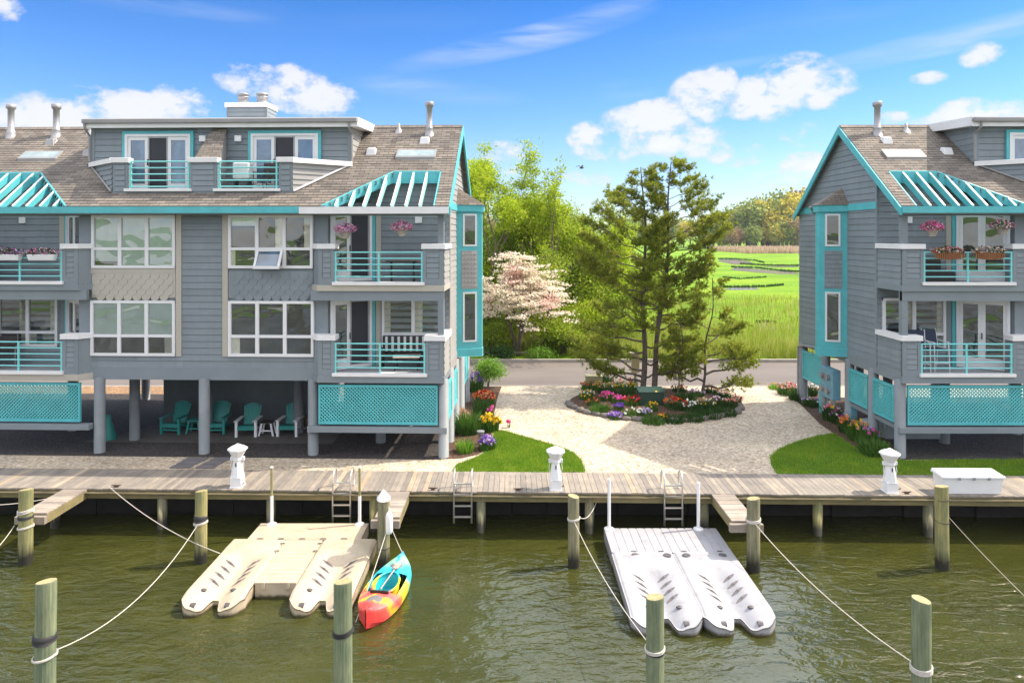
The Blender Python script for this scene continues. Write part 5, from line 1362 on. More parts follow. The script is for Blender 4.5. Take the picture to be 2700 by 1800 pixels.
fc = thing('jetski_float', (-5.15, 15.8, 0), 0, 'cream-coloured floating dock with two open jet-ski cradles beside the kayak', 'floating dock', 'drive-on jet-ski floats')
make_pod(fc, -6.285, 14.10, 1.33, 2.86, 'floatcream'); make_pod(fc, -4.02, 14.10, 1.33, 2.86, 'floatcream')
platform(fc, -5.61, -4.695, 14.85, 16.94, 'floatcream', 'x', .19)
platform(fc, -6.6, -3.75, 16.96, 17.92, 'floatcream', 'y', 10)
for i in range(5): connector(fc, -6.25+i*.52, 16.95)
for x in (-5.61, -4.695):
    for y in (16.7, 16.3): connector(fc, x, y, .37, .06)
for x in (-5.42, -4.88): b = MB(); b.box(x-.04, x+.04, 14.83, 15.0, .2, .362); b.build('connector', M['floatcream'], fc, bevel=.01)
x, y, _ = F(624, 1195, 17.83); guidepole(fc, x, y, 1.83, 1.10)
x, y, _ = F(826, 1195, 17.83); guidepole(fc, x, y, 1.83, 1.10)
fw = thing('jetski_float', (3.8, 15.4, 0), 0, 'pale grey floating dock with two jet-ski cradles side by side', 'floating dock', 'drive-on jet-ski floats')
make_pod(fw, 3.10, 13.42, 1.455, 2.84, 'floatwhite'); make_pod(fw, 4.56, 13.42, 1.455, 2.84, 'floatwhite')
platform(fw, 2.36, 5.27, 16.27, 17.62, 'floatwhite', 'y', .208)
for x in (2.9, 3.55, 4.1, 4.95): connector(fw, x, 16.28, .37, .07)
for x in (2.9, 3.65, 4.1, 4.95): b = MB(); b.lathe([(.095, .385), (.09, .395)], (x, 16.05, 0), 16); b.build('hatch', M['roller'], fw)
for p_, tp in ((1399, 1102), (1604, 1110)):
    x, y, _ = F(p_, 1200, 17.55); guidepole(fw, x, y, CAMZ-(tp-HY)/FL*17.55)

# ------------------------------------------------------------------ kayak
def kayak_mat():
    m, t, b, _ = newmat('kayak_rainbow_plastic'); o = objc(t); sp = t.add('ShaderNodeSeparateXYZ'); t.set(sp, 0, o)
    n = t.noise(t.mapping(o, (2.0, 1.2, 1)), 1.6, 3, 0.5, 0.6)
    v = t.math('ADD', t.math('MULTIPLY_ADD', sp.outputs[1], 0.40, 0.5), t.math('MULTIPLY', t.math('SUBTRACT', n, 0.5), 0.42))
    v = t.math('ADD', v, t.math('MULTIPLY', sp.outputs[0], -0.05))
    c = t.ramp(v, [(0.05, (.70,.05,.05)), (0.16, (.75,.12,.10)), (0.24, (.85,.50,.02)), (0.32, (.80,.10,.12)), (0.40, (.85,.20,.06)), (0.47, (.86,.68,.03)), (0.55, (.55,.65,.05)), (0.61, (.02,.50,.62)), (0.80, (.04,.45,.66)), (0.9, (.30,.62,.30)), (0.97, (.02,.32,.60))])
    t.set(b, 'Base Color', c); b.inputs['Roughness'].default_value = 0.32; return m
M['kayak'] = kayak_mat()
ky = thing('kayak', (0, 0, 0), 0, 'rainbow-coloured sit-in kayak floating empty beside the cream float', 'kayak')
KL, KW = 2.52, .92
def hw(f): f = abs(f); return KW/2*(1-f**2.5)**.85 if f < 1 else 0.004
b = MB(); n = 34; prof = []
rows = []
for i in range(n+1):
    f = -1+2*i/n; y = f*KL/2; w = max(hw(f), .012); sheer = .27+.12*abs(f)**2.5; keel = -.09+.22*max(0, abs(f)-.72)**1.0*2.2
    ck = max(0, 1-((f-.05)/.36)**2)        # cockpit
    row = []
    for (a, zz) in ((0, keel), (.55, keel+.01+.02), (.92, keel+.13), (1.0, sheer-.05), (.97, sheer), (.80, sheer+.035), (.45, sheer+.07)):
        row.append((a*w, y, zz))
    row.append((0.0, y, sheer+.085))
    rows.append(row)
for s in (1, -1):
    for i in range(n):
        f = -1+2*(i+.5)/n
        for j in range(7):
            if j >= 5 and -.30 < f < .34: continue        # open cockpit
            p = [rows[i][j], rows[i+1][j], rows[i+1][j+1], rows[i][j+1]]
            b.quad(*[(s*q[0], q[1], q[2]) for q in p])
b.build('hull', M['kayak'], ky, smooth=True, local=True)
def oval(cx, cy, rx, ry, z, th, nm, mat, par, n=26, fill=True, egg=0):
    b = MB()
    if fill:
        b.lathe([(1.0, 0), (1.0, th*.6), (.9, th), (.05, th)], (0, 0, 0), n)
        b.v = [(cx+v[0]*rx*(1+egg*v[1]), cy+v[1]*ry, z+v[2]) for v in b.v]
    else: b.tube([(cx+rx*math.cos(2*PI*i/n)*(1-.12*math.sin(2*PI*i/n)), cy+ry*math.sin(2*PI*i/n), z+.02*math.sin(2*PI*i/n)) for i in range(n+1)], th, 8)
    return b.build(nm, M[mat], par, smooth=True, local=True)
oval(0, .03, .275, .43, .345, .024, 'coaming', 'kayak', ky, fill=False)
b = MB(); k = [(math.cos(2*PI*i/24)*.27, .03+math.sin(2*PI*i/24)*.42) for i in range(24)]
for i in range(24):
    a, c = k[i], k[(i+1) % 24]; b.quad((*a, .33), (*c, .33), (c[0]*.9, c[1], .02), (a[0]*.9, a[1], .02))
b.quad(*[(q[0]*.9, q[1], .02) for q in k]); b.build('cockpit_interior', M['kayak'], ky, local=True)
b = MB(); b.hexa([(-.2,-.42,.10),(.2,-.42,.10),(.2,.0,.08),(-.2,.0,.08),(-.2,-.42,.16),(.2,-.42,.16),(.2,.0,.14),(-.2,.0,.14)]); b.build('seat', M['blackplastic'], ky, local=True, bevel=.03)
b = MB(); b.hexa([(-.2,-.40,.15),(.2,-.40,.15),(.2,-.33,.15),(-.2,-.33,.15),(-.21,-.47,.42),(.21,-.47,.42),(.21,-.42,.42),(-.21,-.42,.42)]); b.build('backrest', M['blackplastic'], ky, local=True, bevel=.03)
oval(0, -.74, .16, .17, .355, .035, 'hatch_cover', 'groove', ky); oval(0, .78, .14, .15, .355, .03, 'hatch_cover', 'groove', ky, egg=-.25)
b = MB(); b.tube([(-.02, -.30, .37), (.05, .52, .42)], .016, 8); b.build('paddle_shaft', M['aluminium'], ky, local=True)
b = MB(); b.tube([(.04, .46, .43), (.06, .56, .43)], .03, 8); b.hexa([(-.02,.50,.41),(.1,.50,.41),(.13,.68,.42),(.0,.70,.42),(-.02,.50,.425),(.1,.50,.425),(.13,.68,.435),(.0,.70,.435)]); b.build('paddle_blade', M['potgray'], ky, local=True)
for s in (-1, 1): b = MB(); b.tube([(0, s*1.12, .42), (.03, s*1.16, .45), (0, s*1.20, .42)], .01, 6); b.build('carry_handle', M['blackplastic'], ky, local=True)
ky.location = (-2.74, 14.84, 0); ky.rotation_euler = (0, 0, math.radians(-8))
bowx, bowy = -2.74+1.18*math.sin(math.radians(8)), 14.84+1.18
rope([(P3[1]+.17, P3[2]-.04, 1.0), (bowx, bowy, .46)], .02, 'thin rope from the capped piling to the kayak bow', .009)
rope([(P3[1]+.12, P3[2]-.1, .98), F(817, 1428, 13.9)], .06, 'thin rope running down between the cream float and the kayak', .009)

# ------------------------------------------------------------------ patio chairs under the house
def adirondack(arm):
    t = thing('adirondack_chair', (0,0,0), 0, 'x', 'chair', 'adirondack chairs under the left house')
    am = M[arm]
    for i in range(7):
        u = -.24+i*.08; h = .98-.10*((i-3)/3)**2
        b = MB(); b.hexa([(u*.8-.034, .22, .30), (u*.8+.034, .22, .30), (u*.8+.034, .24, .30), (u*.8-.034, .24, .30), (u*1.12-.036, .50, h), (u*1.12+.036, .50, h), (u*1.12+.036, .52, h), (u*1.12-.036, .52, h)])
        b.build('back_slat', M['adiro'], t, local=True)
    for i in range(5):
        y = -.28+i*.115; b = MB(); z = .37-.028*i; b.box(-.26, .26, y, y+.1, z-.02, z); b.build('seat_slat', M['adiro'], t, local=True)
    b = MB(); b.box(-.28, .28, -.32, -.29, .24, .36); b.build('apron', M['adiro'], t, local=True)
    for s in (-1, 1):
        x = s*.31
        b = MB(); b.box(x-.05 if s < 0 else x-.03, x+.03 if s < 0 else x+.05, -.31, -.22, 0, .54); b.build('leg', am, t, local=True)
        b = MB(); b.hexa([(x-.02, -.2, .28), (x+.02, -.2, .28), (x+.02, .62, .0), (x-.02, .62, .0), (x-.02, -.2, .36), (x+.02, -.2, .36), (x+.02, .62, .06), (x-.02, .62, .06)]); b.build('leg', am, t, local=True)
        b = MB(); b.box(x-.075, x+.075, -.38, .36, .54, .565); b.build('armrest', am, t, local=True, bevel=.01)
    if arm == 'adiro': b = MB(); b.box(-.3, .3, -.27, -.24, .12, .17); b.build('stretcher', am, t, local=True)
    return t
def stool(mt):
    t = thing('side_table', (0,0,0), 0, 'x', 'side table')
    b = MB(); b.box(-.23, .23, -.2, .2, .44, .47); b.build('table_top', M[mt if mt == 'adiro' else 'wicker'], t, local=True)
    for sx_ in (-1, 1):
        for sy in (-1, 1): b = MB(); b.hexa([(sx_*.24-.03, sy*.17-.02, 0), (sx_*.24+.03, sy*.17-.02, 0), (sx_*.24+.03, sy*.17+.02, 0), (sx_*.24-.03, sy*.17+.02, 0), (sx_*.15-.03, sy*.15-.02, .44), (sx_*.15+.03, sy*.15-.02, .44), (sx_*.15+.03, sy*.15+.02, .44), (sx_*.15-.03, sy*.15+.02, .44)]); b.build('leg', M[mt], t, local=True)
    b = MB(); b.box(-.2, .2, -.17, -.14, .16, .20); b.build('stretcher', M[mt], t, local=True)
    return t
c1 = adirondack('adiro'); c1.location = G(402, 992, 1.06); c1.rotation_euler = (0, 0, -.12); c1['label'] = 'all-teal adirondack chair, the leftmost under the left house'
dup(c1, G(499, 992, 1.06), .05, 'all-teal adirondack chair half hidden behind the leaning stilt')
c2 = adirondack('whiteplastic'); c2.location = G(571, 998, 1.06); c2.rotation_euler = (0, 0, .06); c2['label'] = 'teal adirondack chair with white arms, left of the white side table'
dup(c2, G(666, 997, 1.06), -.04, 'teal adirondack chair with white arms, right of the white side table')
s1_ = stool('adiro'); s1_.location = G(449, 993, 1.06); s1_['label'] = 'small teal side table between the two all-teal chairs'
s2_ = stool('whiteplastic'); s2_.location = G(615, 998, 1.06); s2_['label'] = 'small side table with white splayed legs under the left house'
lp = thing('firewood_stack', G(700, 990, 1.06), 0, 'small stack of split firewood beside the rightmost adirondack chair', 'firewood')
for r_ in range(3):
    for q in range(5-r_):
        x, y, _ = G(692+q*8+r_*4, 985, 1.06); b = MB(); b.tube([(x, y, 1.13+r_*.15), (x+.02, y+.5, 1.13+r_*.15)], .075, 7); b.build('log', M['logwood'], lp)
x, y, z = G(247, 1008, 1.05)
gb = MB(); gb.lathe([(.28, 0), (.28, .05), (.2, .35), (.12, .6), (.1, .8), (.02, .84)], (x, y, z), 12); tag(gb.build('garden_urn', M['adiro'], smooth=True), 'teal umbrella base standing behind the corner stilt of the left house', 'umbrella base')

# ------------------------------------------------------------------ planters and baskets
def flowerball(name, label, loc, rx, rz, cols, pot='basket', n=420, leaf='plantgreen', group=None, cat='flower basket', potmat='potgray', size=.026, ropeh=.25, ratio=.6, L=None):
    t = thing(name, loc, 0, label, cat, group)
    if pot == 'basket':
        b = MB(); b.lathe([(.09, -.24), (.15, -.12), (.17, 0), (.165, .01), (.02, .0)], (0,0,0), 16); b.build('pot', M[potmat], t, local=True, smooth=True)
        for a in (0, 2.1, 4.2): b = MB(); b.tube([(.16*math.cos(a), .16*math.sin(a), 0), (0, 0, ropeh+.08)], .006, 5); b.build('hanger', M['stem'], t, local=True)
        b = MB(); b.tube([(0,0,ropeh+.08), (0,0,ropeh+.25)], .007, 5); b.build('hook', M['stem'], t, local=True)
        P = rdir(n)*rng.uniform(.55, 1, (n, 1))**.5; P[:, 2] = np.abs(P[:, 2]); low = rng.uniform(size=n) < .3; P[low, 2] *= -.4
        P = P*[rx, rx*.85, rz]; P[:, 2] += .02; 
    elif pot == 'trough':
        b = MB(); w = L/2; b.hexa([(-w*.9, -.08, -.19), (w*.9, -.08, -.19), (w*.9, .08, -.19), (-w*.9, .08, -.19), (-w, -.11, 0), (w, -.11, 0), (w, .11, 0), (-w, .11, 0)]); b.build('pot', M[potmat], t, local=True, bevel=.02)
        P = rng.uniform(-1, 1, (n, 3)); P[:, 2] = np.abs(P[:, 2]); P *= [w*1.12, .15, rz]; P[:, 2] *= 1-.5*(P[:, 0]/w/1.12)**2
    else:
        b = MB(); w = L/2
        for i in range(15):
            u = -w+2*w*i/14; k = 1-.25*(abs(u)/w)**3; b.box(u-.018, u+.018, -.12*k, -.10*k, -.22*k, .0); 
        b.lathe([(.02, -.2), (.8, -.18), (1, 0)], (0,0,0), 20); nv = 15*8
        b.v = b.v[:nv]+[(v[0]*w, v[1]*.11, v[2]) for v in b.v[nv:]]
        b.build('pot', M[potmat], t, local=True)
        P = rng.uniform(-1, 1, (n, 3)); P[:, 2] = np.abs(P[:, 2]); P *= [w*1.05, .15, rz]; P[:, 2] *= 1-.5*(P[:, 0]/w)**2
    m_ = rng.uniform(size=n); out = (m_ < ratio)
    V, Q = leaves(P[~out]*.97, size*1.5); npmesh('foliage', V, Q, M[leaf], parent=t, local=True)
    Pb = P[out]*1.03; V1, Q1 = leaves(Pb, size); V2, Q2 = leaves(Pb+rng.normal(0, size*.3, Pb.shape), size)
    V = np.concatenate([V1, V2]); Q = np.concatenate([Q1, Q2+len(V1)]); mi = rng.integers(0, len(cols), len(Pb)); mi = np.concatenate([mi, mi])
    npmesh('blossoms', V, Q, [M[c] for c in cols], mi, parent=t, local=True)
    return t
def at(Fr, u, y, z): return Fr(u, y, z)
def u_of(px, Y): return (px-HX)/FL*Y
hg = 'hanging flower baskets on the upper balconies'
for px, py, Y, cols, lab in ((793, 530, 20.95, ['fmagenta', 'fpinklight', 'fpinklight', 'flilac'], 'hanging basket of pink flowers before the left house balcony door'),
                             (923, 525, 20.95, ['fmagenta', 'fpinklight', 'fpinklight'], 'hanging basket of pink flowers before the grey wall of the left house balcony'),
                             (2141, 525, 20.85, ['fmagenta', 'fpinklight', 'fpink'], 'hanging basket of magenta flowers at the left end of the right house balcony'),
                             (2302, 522, 20.85, ['fpinklight', 'fmagenta', 'fwhite'], 'loose leafy basket of pale pink flowers before the right house door')):
    flowerball('hanging_basket', lab, F(px, py, Y), .34, .22, cols, n=620, group=hg, ratio=.55 if px == 2302 else .72, ropeh=.16)
pg = 'planters on the balcony rails'
for px, py, Y, L, lab, kind, cols, pm in ((17, 584, 20.95+.4, .85, 'white trough of purple and white pansies at the left edge, on the teal rail', 'trough', ['fmagenta', 'fpurple', 'fwhite', 'fpinklight'], 'whiteplastic'),
                             (97, 584, 20.95+.36, .86, 'white trough of pink and white pansies on the teal rail, nearest the flat cap', 'trough', ['fmagenta', 'fwhite', 'fpinklight'], 'whiteplastic'),
                             (2178, 580, 20.86, .86, 'brown slatted basket of orange flowers, left one on the right house rail', 'slat', ['forange', 'fwhite', 'fred', 'fpinklight'], 'terracotta'),
                             (2270, 580, 20.86, .84, 'brown slatted basket of pale flowers, right one on the right house rail', 'slat', ['fwhite', 'fpinklight', 'fpeach', 'fwhite'], 'terracotta')):
    flowerball('rail_planter', lab, F(px, py, Y-.1), .3, .2, cols, pot=kind, n=430, L=L, group=pg, cat='planter', potmat=pm, ratio=.5, leaf='darkplant')

# balcony furniture
x, y, z = LF(UL(935, .9), .9, 3.6)
tb = thing('balcony_table', (x, y, 3.6), 0, 'low table with a tan top on the lower balcony of the left house', 'table')
b = MB(); b.box(x-.42, x+.42, y-.28, y+.28, 4.0, 4.04); b.build('table_top', M['tabletop'], tb, bevel=.01)
for a in (-1, 1):
    for c in (-1, 1): b = MB(); b.box(x+a*.36-.02, x+a*.36+.02, y+c*.22-.02, y+c*.22+.02, 3.6, 4.0); b.build('leg', M['wicker'], tb)
x, y, z = LF(UL(930, 1.15), 1.16, 3.6)
bn = thing('balcony_bench', (x, y, 3.6), 0, 'dark bench with a white striped cushion against the lower balcony window', 'bench')
b = MB(); b.box(x-.75, x+.75, y-.25, y+.2, 3.98, 4.06); b.build('seat', M['wicker'], bn, bevel=.02)
b = MB(); b.box(x-.75, x+.75, y+.12, y+.18, 4.06, 4.62); b.build('backrest', M['wicker'], bn, bevel=.02)
for i in range(7): b = MB(); b.box(x-.66+i*.2, x-.58+i*.2, y+.10, y+.118, 4.12, 4.60); b.build('cushion_stripe', M['cushion'], bn)
for a in (-1, 1): b = MB(); b.box(x+a*.72-.03, x+a*.72+.03, y-.24, y+.16, 3.6, 4.25); b.build('side_frame', M['wicker'], bn)
x, y, z = LF(UL(925, .9), .9, 6.4)
tb = thing('balcony_table', (x, y, 6.4), 0, 'dark table on the upper balcony of the left house', 'table')
b = MB(); b.box(x-.5, x+.5, y-.3, y+.3, 7.05, 7.09); b.build('table_top', M['wicker'], tb, bevel=.01)
for a in (-1, 1): b = MB(); b.box(x+a*.36-.03, x+a*.36+.03, y-.03, y+.03, 6.4, 7.05); b.build('leg', M['wicker'], tb)
def diningchair(nm, x, y, z, fabric, frame, label, tall=False, face=0, group=None):
    t = thing(nm, (x, y, z), face, label, 'chair', group); sh = .72 if tall else .44
    b = MB(); b.box(-.24, .24, -.24, .22, sh-.03, sh+.02); b.build('seat', M[fabric], t, local=True, bevel=.015)
    b = MB(); b.hexa([(-.24, .22, sh+.05), (.24, .22, sh+.05), (.24, .25, sh+.05), (-.24, .25, sh+.05), (-.24, .30, sh+.56), (.24, .30, sh+.56), (.24, .33, sh+.56), (-.24, .33, sh+.56)]); b.build('backrest', M[fabric], t, local=True, bevel=.01)
    for s in (-1, 1):
        b = MB(); b.tube([(s*.26, -.26, 0), (s*.25, -.22, sh+.22)], .015, 6); b.build('leg', M[frame], t, local=True)
        b = MB(); b.tube([(s*.26, .30, 0), (s*.25, .22, sh), (s*.25, .33, sh+.58)], .015, 6); b.build('leg', M[frame], t, local=True)
        b = MB(); b.tube([(s*.25, -.24, sh+.22), (s*.25, .25, sh+.24)], .018, 6); b.build('armrest', M[frame], t, local=True)
        b = MB(); b.tube([(s*.26, -.25, .25), (s*.26, .28, .25)], .01, 6); b.build('stretcher', M[frame], t, local=True)
    b = MB(); b.tube([(-.26, -.25, .3), (.26, -.25, .3)], .01, 6); b.build('stretcher', M[frame], t, local=True)
    return t
gq = 'bar-height chairs on the right house balcony'
x, y, z = RF(.83, .55, 3.6); diningchair('bar_chair', x, y, z, 'navy', 'whiteplastic', 'left navy bar-height chair with white legs on the lower right balcony', True, PI*.92+PI, gq)
x, y, z = RF(1.42, .62, 3.6); diningchair('bar_chair', x, y, z, 'navy', 'whiteplastic', 'right navy bar-height chair with white legs on the lower right balcony', True, .15, gq)
x, y, z = RF(1.4, .85, 6.4)
tb = thing('balcony_sofa', (x, y, z), 0, 'dark wicker sofa behind the upper rail of the right house', 'sofa')
b = MB(); b.box(x-.9, x+.6, y-.3, y+.3, z, z+.35); b.build('seat', M['wicker'], tb, bevel=.05)
b = MB(); b.box(x-.9, x+.5, y+.25, y+.4, z, z+.72); b.build('backrest', M['wicker'], tb, bevel=.05)
x, y, z = LF(UL(10, .7), .8, 3.6); diningchair('patio_chair', x, y, z, 'wicker', 'galv', 'dark patio chair at the left edge behind the lower teal rail', False, .5)
x, y, z = LF(UL(555, .85), .95, 9.26); 
gr = thing('covered_grill', (x, y, z), 0, 'small white covered grill behind the right-hand dormer rail', 'grill')
b = MB(); b.box(x-.27, x+.27, y-.2, y+.2, z+.45, z+.98); b.build('cover', M['cushion'], gr, bevel=.05)
for s in (-1, 1): b = MB(); b.box(x+s*.22-.02, x+s*.22+.02, y-.15, y+.15, z, z+.45); b.build('leg', M['blackplastic'], gr)
x, y, z = LF(UL(605, .85), .95, 9.26); diningchair('patio_chair', x, y, z, 'wicker', 'blackplastic', 'small black chair beside the white grill on the dormer balcony', False, -.3)

# ------------------------------------------------------------------ trees
def skeleton(h, lean=(0, 0), levels=4, kids_=3, spread=.6, r0=.12, seed=1, first=.3, up=.25, lenf=.62, trunks=1, wig=.12):
    R = random.Random(seed); segs = []; tips = []
    def br(p, d, L, r, lv):
        n = 3; pts = [p]; rs = [r]
        for i in range(n):
            d = (d+Vector((R.gauss(0, wig), R.gauss(0, wig), R.gauss(0, wig*.5)+up*.2))).normalized()
            p = p+d*L/n; pts.append(p); rs.append(r*(1-.45*(i+1)/n))
        segs.append((pts, rs, lv))
        if lv >= levels: tips.append((p, d, lv)); return
        if lv >= levels-1: tips.append((pts[2], d, lv))
        k = kids_ if lv else kids_+2
        for i in range(k):
            a = 2*PI*(i+R.random()*.7)/k; sp = spread*R.uniform(.6, 1.3)
            x = d.cross(Vector((0, 0, 1)) if abs(d.z) < .9 else Vector((1, 0, 0))).normalized(); y = d.cross(x)
            nd = (d+(x*math.cos(a)+y*math.sin(a))*sp*1.5+Vector((0, 0, up))).normalized()
            f = R.uniform(.35, 1.0); q = pts[1]+(pts[-1]-pts[1])*f
            br(q, nd, L*lenf*R.uniform(.75, 1.2), rs[-1]*.72, lv+1)
    for k in range(trunks):
        a = 2*PI*k/max(1, trunks)+.5
        d = Vector((lean[0]+(.25*math.cos(a) if trunks > 1 else 0), lean[1]+(.25*math.sin(a) if trunks > 1 else 0), 1)).normalized()
        br(Vector((0, 0, 0)), d, h*(first+.12), r0, 0)
    return segs, tips
def bark(segs, t, mat, name='trunk', minr=0.0):
    b = MB()
    for pts, rs, lv in segs:
        if rs[0] > minr: b.tube(pts, [max(r, .008) for r in rs], 6 if lv < 2 else 4, caps=False)
    return b.build(name, M[mat], t, local=True, smooth=True)
def crown_mesh(name, P, size, mat, t, aspect=.6, flat=0.0, mi=None):
    V, Q = leaves(P, size, flat, aspect)
    return npmesh(name, V, Q, M[mat] if not isinstance(mat, list) else [M[m_] for m_ in mat], mi, parent=t, local=True)
def broadtree(name, loc, h, label, seed, leafmat, n, lsize=.055, spread=.6, crown=.55, levels=4, trunks=1, r0=.12, bk='barklight', group=None, up=.25, fit=None, cat='tree'):
    t = thing(name, loc, 0, label, cat, group)
    segs, tips = skeleton(h, levels=levels, spread=spread, r0=r0, seed=seed, trunks=trunks, up=up)
    T = np.array([tuple(p) for p, d, l in tips]); top = np.percentile(T[:, 2], 99.5); k = h/top
    kx = k if fit is None else fit/np.percentile(np.abs(T[:, :2]), 96)
    for pts, rs, lv in segs:
        for p in pts: p.x *= kx; p.y *= kx; p.z *= k
    done = set()
    T = T*[kx, kx, k]
    bark(segs, t, bk)
    idx = rng.integers(0, len(T), n)
    dens = rng.uniform(size=len(T))**1.6
    keep = rng.uniform(size=n) < .25+dens[idx]
    P = T[idx[keep]]+rng.normal(0, crown*.42, (keep.sum(), 3))*[1, 1, .7]
    crown_mesh('crown', P, lsize, leafmat, t)
    return t
# each vertex object may be shared between segments: scale each Vector once
_old_skel = skeleton
def skeleton(*a, **k):
    segs, tips = _old_skel(*a, **k)
    return [([Vector(p) for p in pts], rs, lv) for pts, rs, lv in segs], [(Vector(p), d, l) for p, d, l in tips]
def gx(px, Y): return (px-HX)/FL*Y
tg = 'young trees between the road and the marsh'
broadtree('deciduous_tree', (gx(1120, 42), 42, 1.0), 12.0, 'tall yellow-green tree right behind the left house bay', 3, 'leafyellow', 30000, .08, spread=.8, crown=.62, group=tg, r0=.14, fit=2.9, up=.08)
broadtree('deciduous_tree', (gx(1065, 45), 45, 1.0), 12.6, 'yellow-green tree mostly hidden behind the left house gable', 13, 'leafyellow', 26000, .08, spread=.5, crown=.8, group=tg, r0=.14, fit=3.0)
broadtree('sapling', (gx(1290, 43), 43, 1.0), 11.3, 'thin airy young tree with a sparse top, right of the blossoming dogwood', 5, 'leafyellow', 5200, .08, spread=.38, crown=.4, group=tg, r0=.075, fit=1.6)
broadtree('deciduous_tree', (gx(1195, 44.5), 44.5, 1.0), 9.4, 'bushy yellow-green tree rising above the dogwood blossoms', 8, 'leafyellow', 34000, .075, spread=.65, crown=1.0, group=tg, r0=.1, fit=2.5)
broadtree('deciduous_tree', (gx(1300, 46), 46, 1.0), 8.6, 'bushy green tree behind the thin sapling', 11, 'leafgreen', 34000, .075, spread=.65, crown=1.0, group=tg, r0=.1, fit=2.7)
broadtree('deciduous_tree', (gx(1395, 45), 45, 1.0), 7.6, 'low yellow-green tree behind the left side of the big pine', 17, 'leafyellow', 26000, .075, spread=.65, crown=.95, group=tg, r0=.09, fit=2.2)
broadtree('sapling', (gx(1410, 50), 50, 1.0), 9.4, 'slim young tree whose top shows left of the big pine', 23, 'leafyellow', 2500, .07, spread=.4, crown=.5, group=tg, r0=.07, fit=1.5)
broadtree('sapling', (gx(1262, 41), 41, 1.0), 6.6, 'leaning multi-stemmed sapling at the right edge of the dogwood', 29, 'leafgreen', 7000, .065, spread=.5, crown=.6, group=tg, r0=.07, trunks=3, fit=2.0)
for k, (px, Y, h, fx, mt, lab) in enumerate(((1095,44,6.4,2.4,'leafyellow','full leafy understory tree at the edge of the left house bay'), (1160,46,7.2,2.6,'leafgreen','full green understory tree behind the left half of the dogwood'), (1235,47,7.0,2.7,'leafyellow','yellow-green understory tree behind the right half of the dogwood'),
        (1325,44,5.0,2.0,'leafgreen','green understory tree between the dogwood and the big pine'), (1380,48,5.4,2.2,'leafyellow','yellow-green understory tree at the left flank of the big pine'), (1450,49,5.0,2.2,'leafgreen','green understory tree seen through the left half of the big pine'))):
    broadtree('understory_tree', (gx(px, Y), Y, 1.0), h, lab, 100+k*7, mt, 26000, .08, spread=.8, crown=1.15, levels=3, trunks=4, r0=.05, group='understory trees before the marsh', fit=fx)
# low bushes
bg_ = 'bushes behind the kerb'
for px, Y, h, r_, mt, lab in ((1135, 40.6, 1.5, 1.3, 'leafgreen', 'low bush at the foot of the bay, left of the dogwood trunk'), (1225, 42.5, 2.2, 1.6, 'leafyellow', 'green bush behind the dogwood trunk'),
                        (1290, 39.6, 1.9, 1.5, 'leafgreen', 'green bush between the dogwood and the big pine'), (1350, 41.5, 2.6, 1.6, 'leafyellow', 'yellow-green bush just left of the big pine'), (1105, 42.5, 2.8, 1.5, 'leafgreen', 'tall bush at the edge of the left house'),
                        (1420, 42, 2.2, 1.5, 'leafgreen', 'green bush seen through the lower pine branches'), (1150, 37.9, .55, .6, 'darkplant', 'small dark grassy tuft by the kerb left of the dogwood trunk'), (1240, 38.0, .5, .55, 'brightplant', 'small bright green tuft by the kerb right of the dogwood trunk')):
    broadtree('bush', (gx(px, Y), Y, 1.0), h, lab, int(px), mt, int(6500*r_*h**.5), .065, spread=.9, crown=.4+.15*h, levels=3, trunks=4, r0=.03, group=bg_, fit=r_*.9, cat='bush')

# dogwood
t = thing('dogwood_tree', (gx(1190, 39), 39, 1.0), 0, 'dogwood covered in creamy white and pink blossom beside the left house', 'dogwood')
segs, tips = skeleton(5.5, levels=4, spread=.75, r0=.13, seed=42, trunks=3, up=.12, kids_=3, lenf=.68)
T = np.array([tuple(p) for p, d, l in tips]); k = 5.7/np.percentile(T[:, 2], 99); kx = 2.25/np.percentile(np.abs(T[:, :2]), 95)
for pts, rs, lv in segs:
    for p in pts: p.x *= kx; p.y *= kx; p.z *= k
T = T*[kx, kx, k]; bark(segs, t, 'bark')
P = []; rr = np.random.default_rng(4)
T = T[T[:, 2] > 1.7]; T = T[rr.permutation(len(T))[:330]]
for c in T:
    n = rr.integers(30, 85); s_ = rr.uniform(.16, .34)
    P.append(c+rr.normal(0, 1, (n, 3))*[s_, s_, .05])
P = np.concatenate(P); pk = ((P[:, 0]-1.75)**2+(P[:, 2]-3.2)**2*1.6 < .38) | ((P[:, 0]+.3)**2+(P[:, 2]-4.7)**2 < .28) | ((P[:, 0]+1.5)**2+(P[:, 2]-3.2)**2 < .12)
crown_mesh('crown', P, .062, ['blossom', 'pinkblossom'], t, .8, .45, (pk & (rr.uniform(size=len(P)) < .6)).astype(int))
gi = rng.integers(0, len(P), 1600); crown_mesh('new_leaves', P[gi]-[0, 0, .06], .05, 'leafgreen', t)

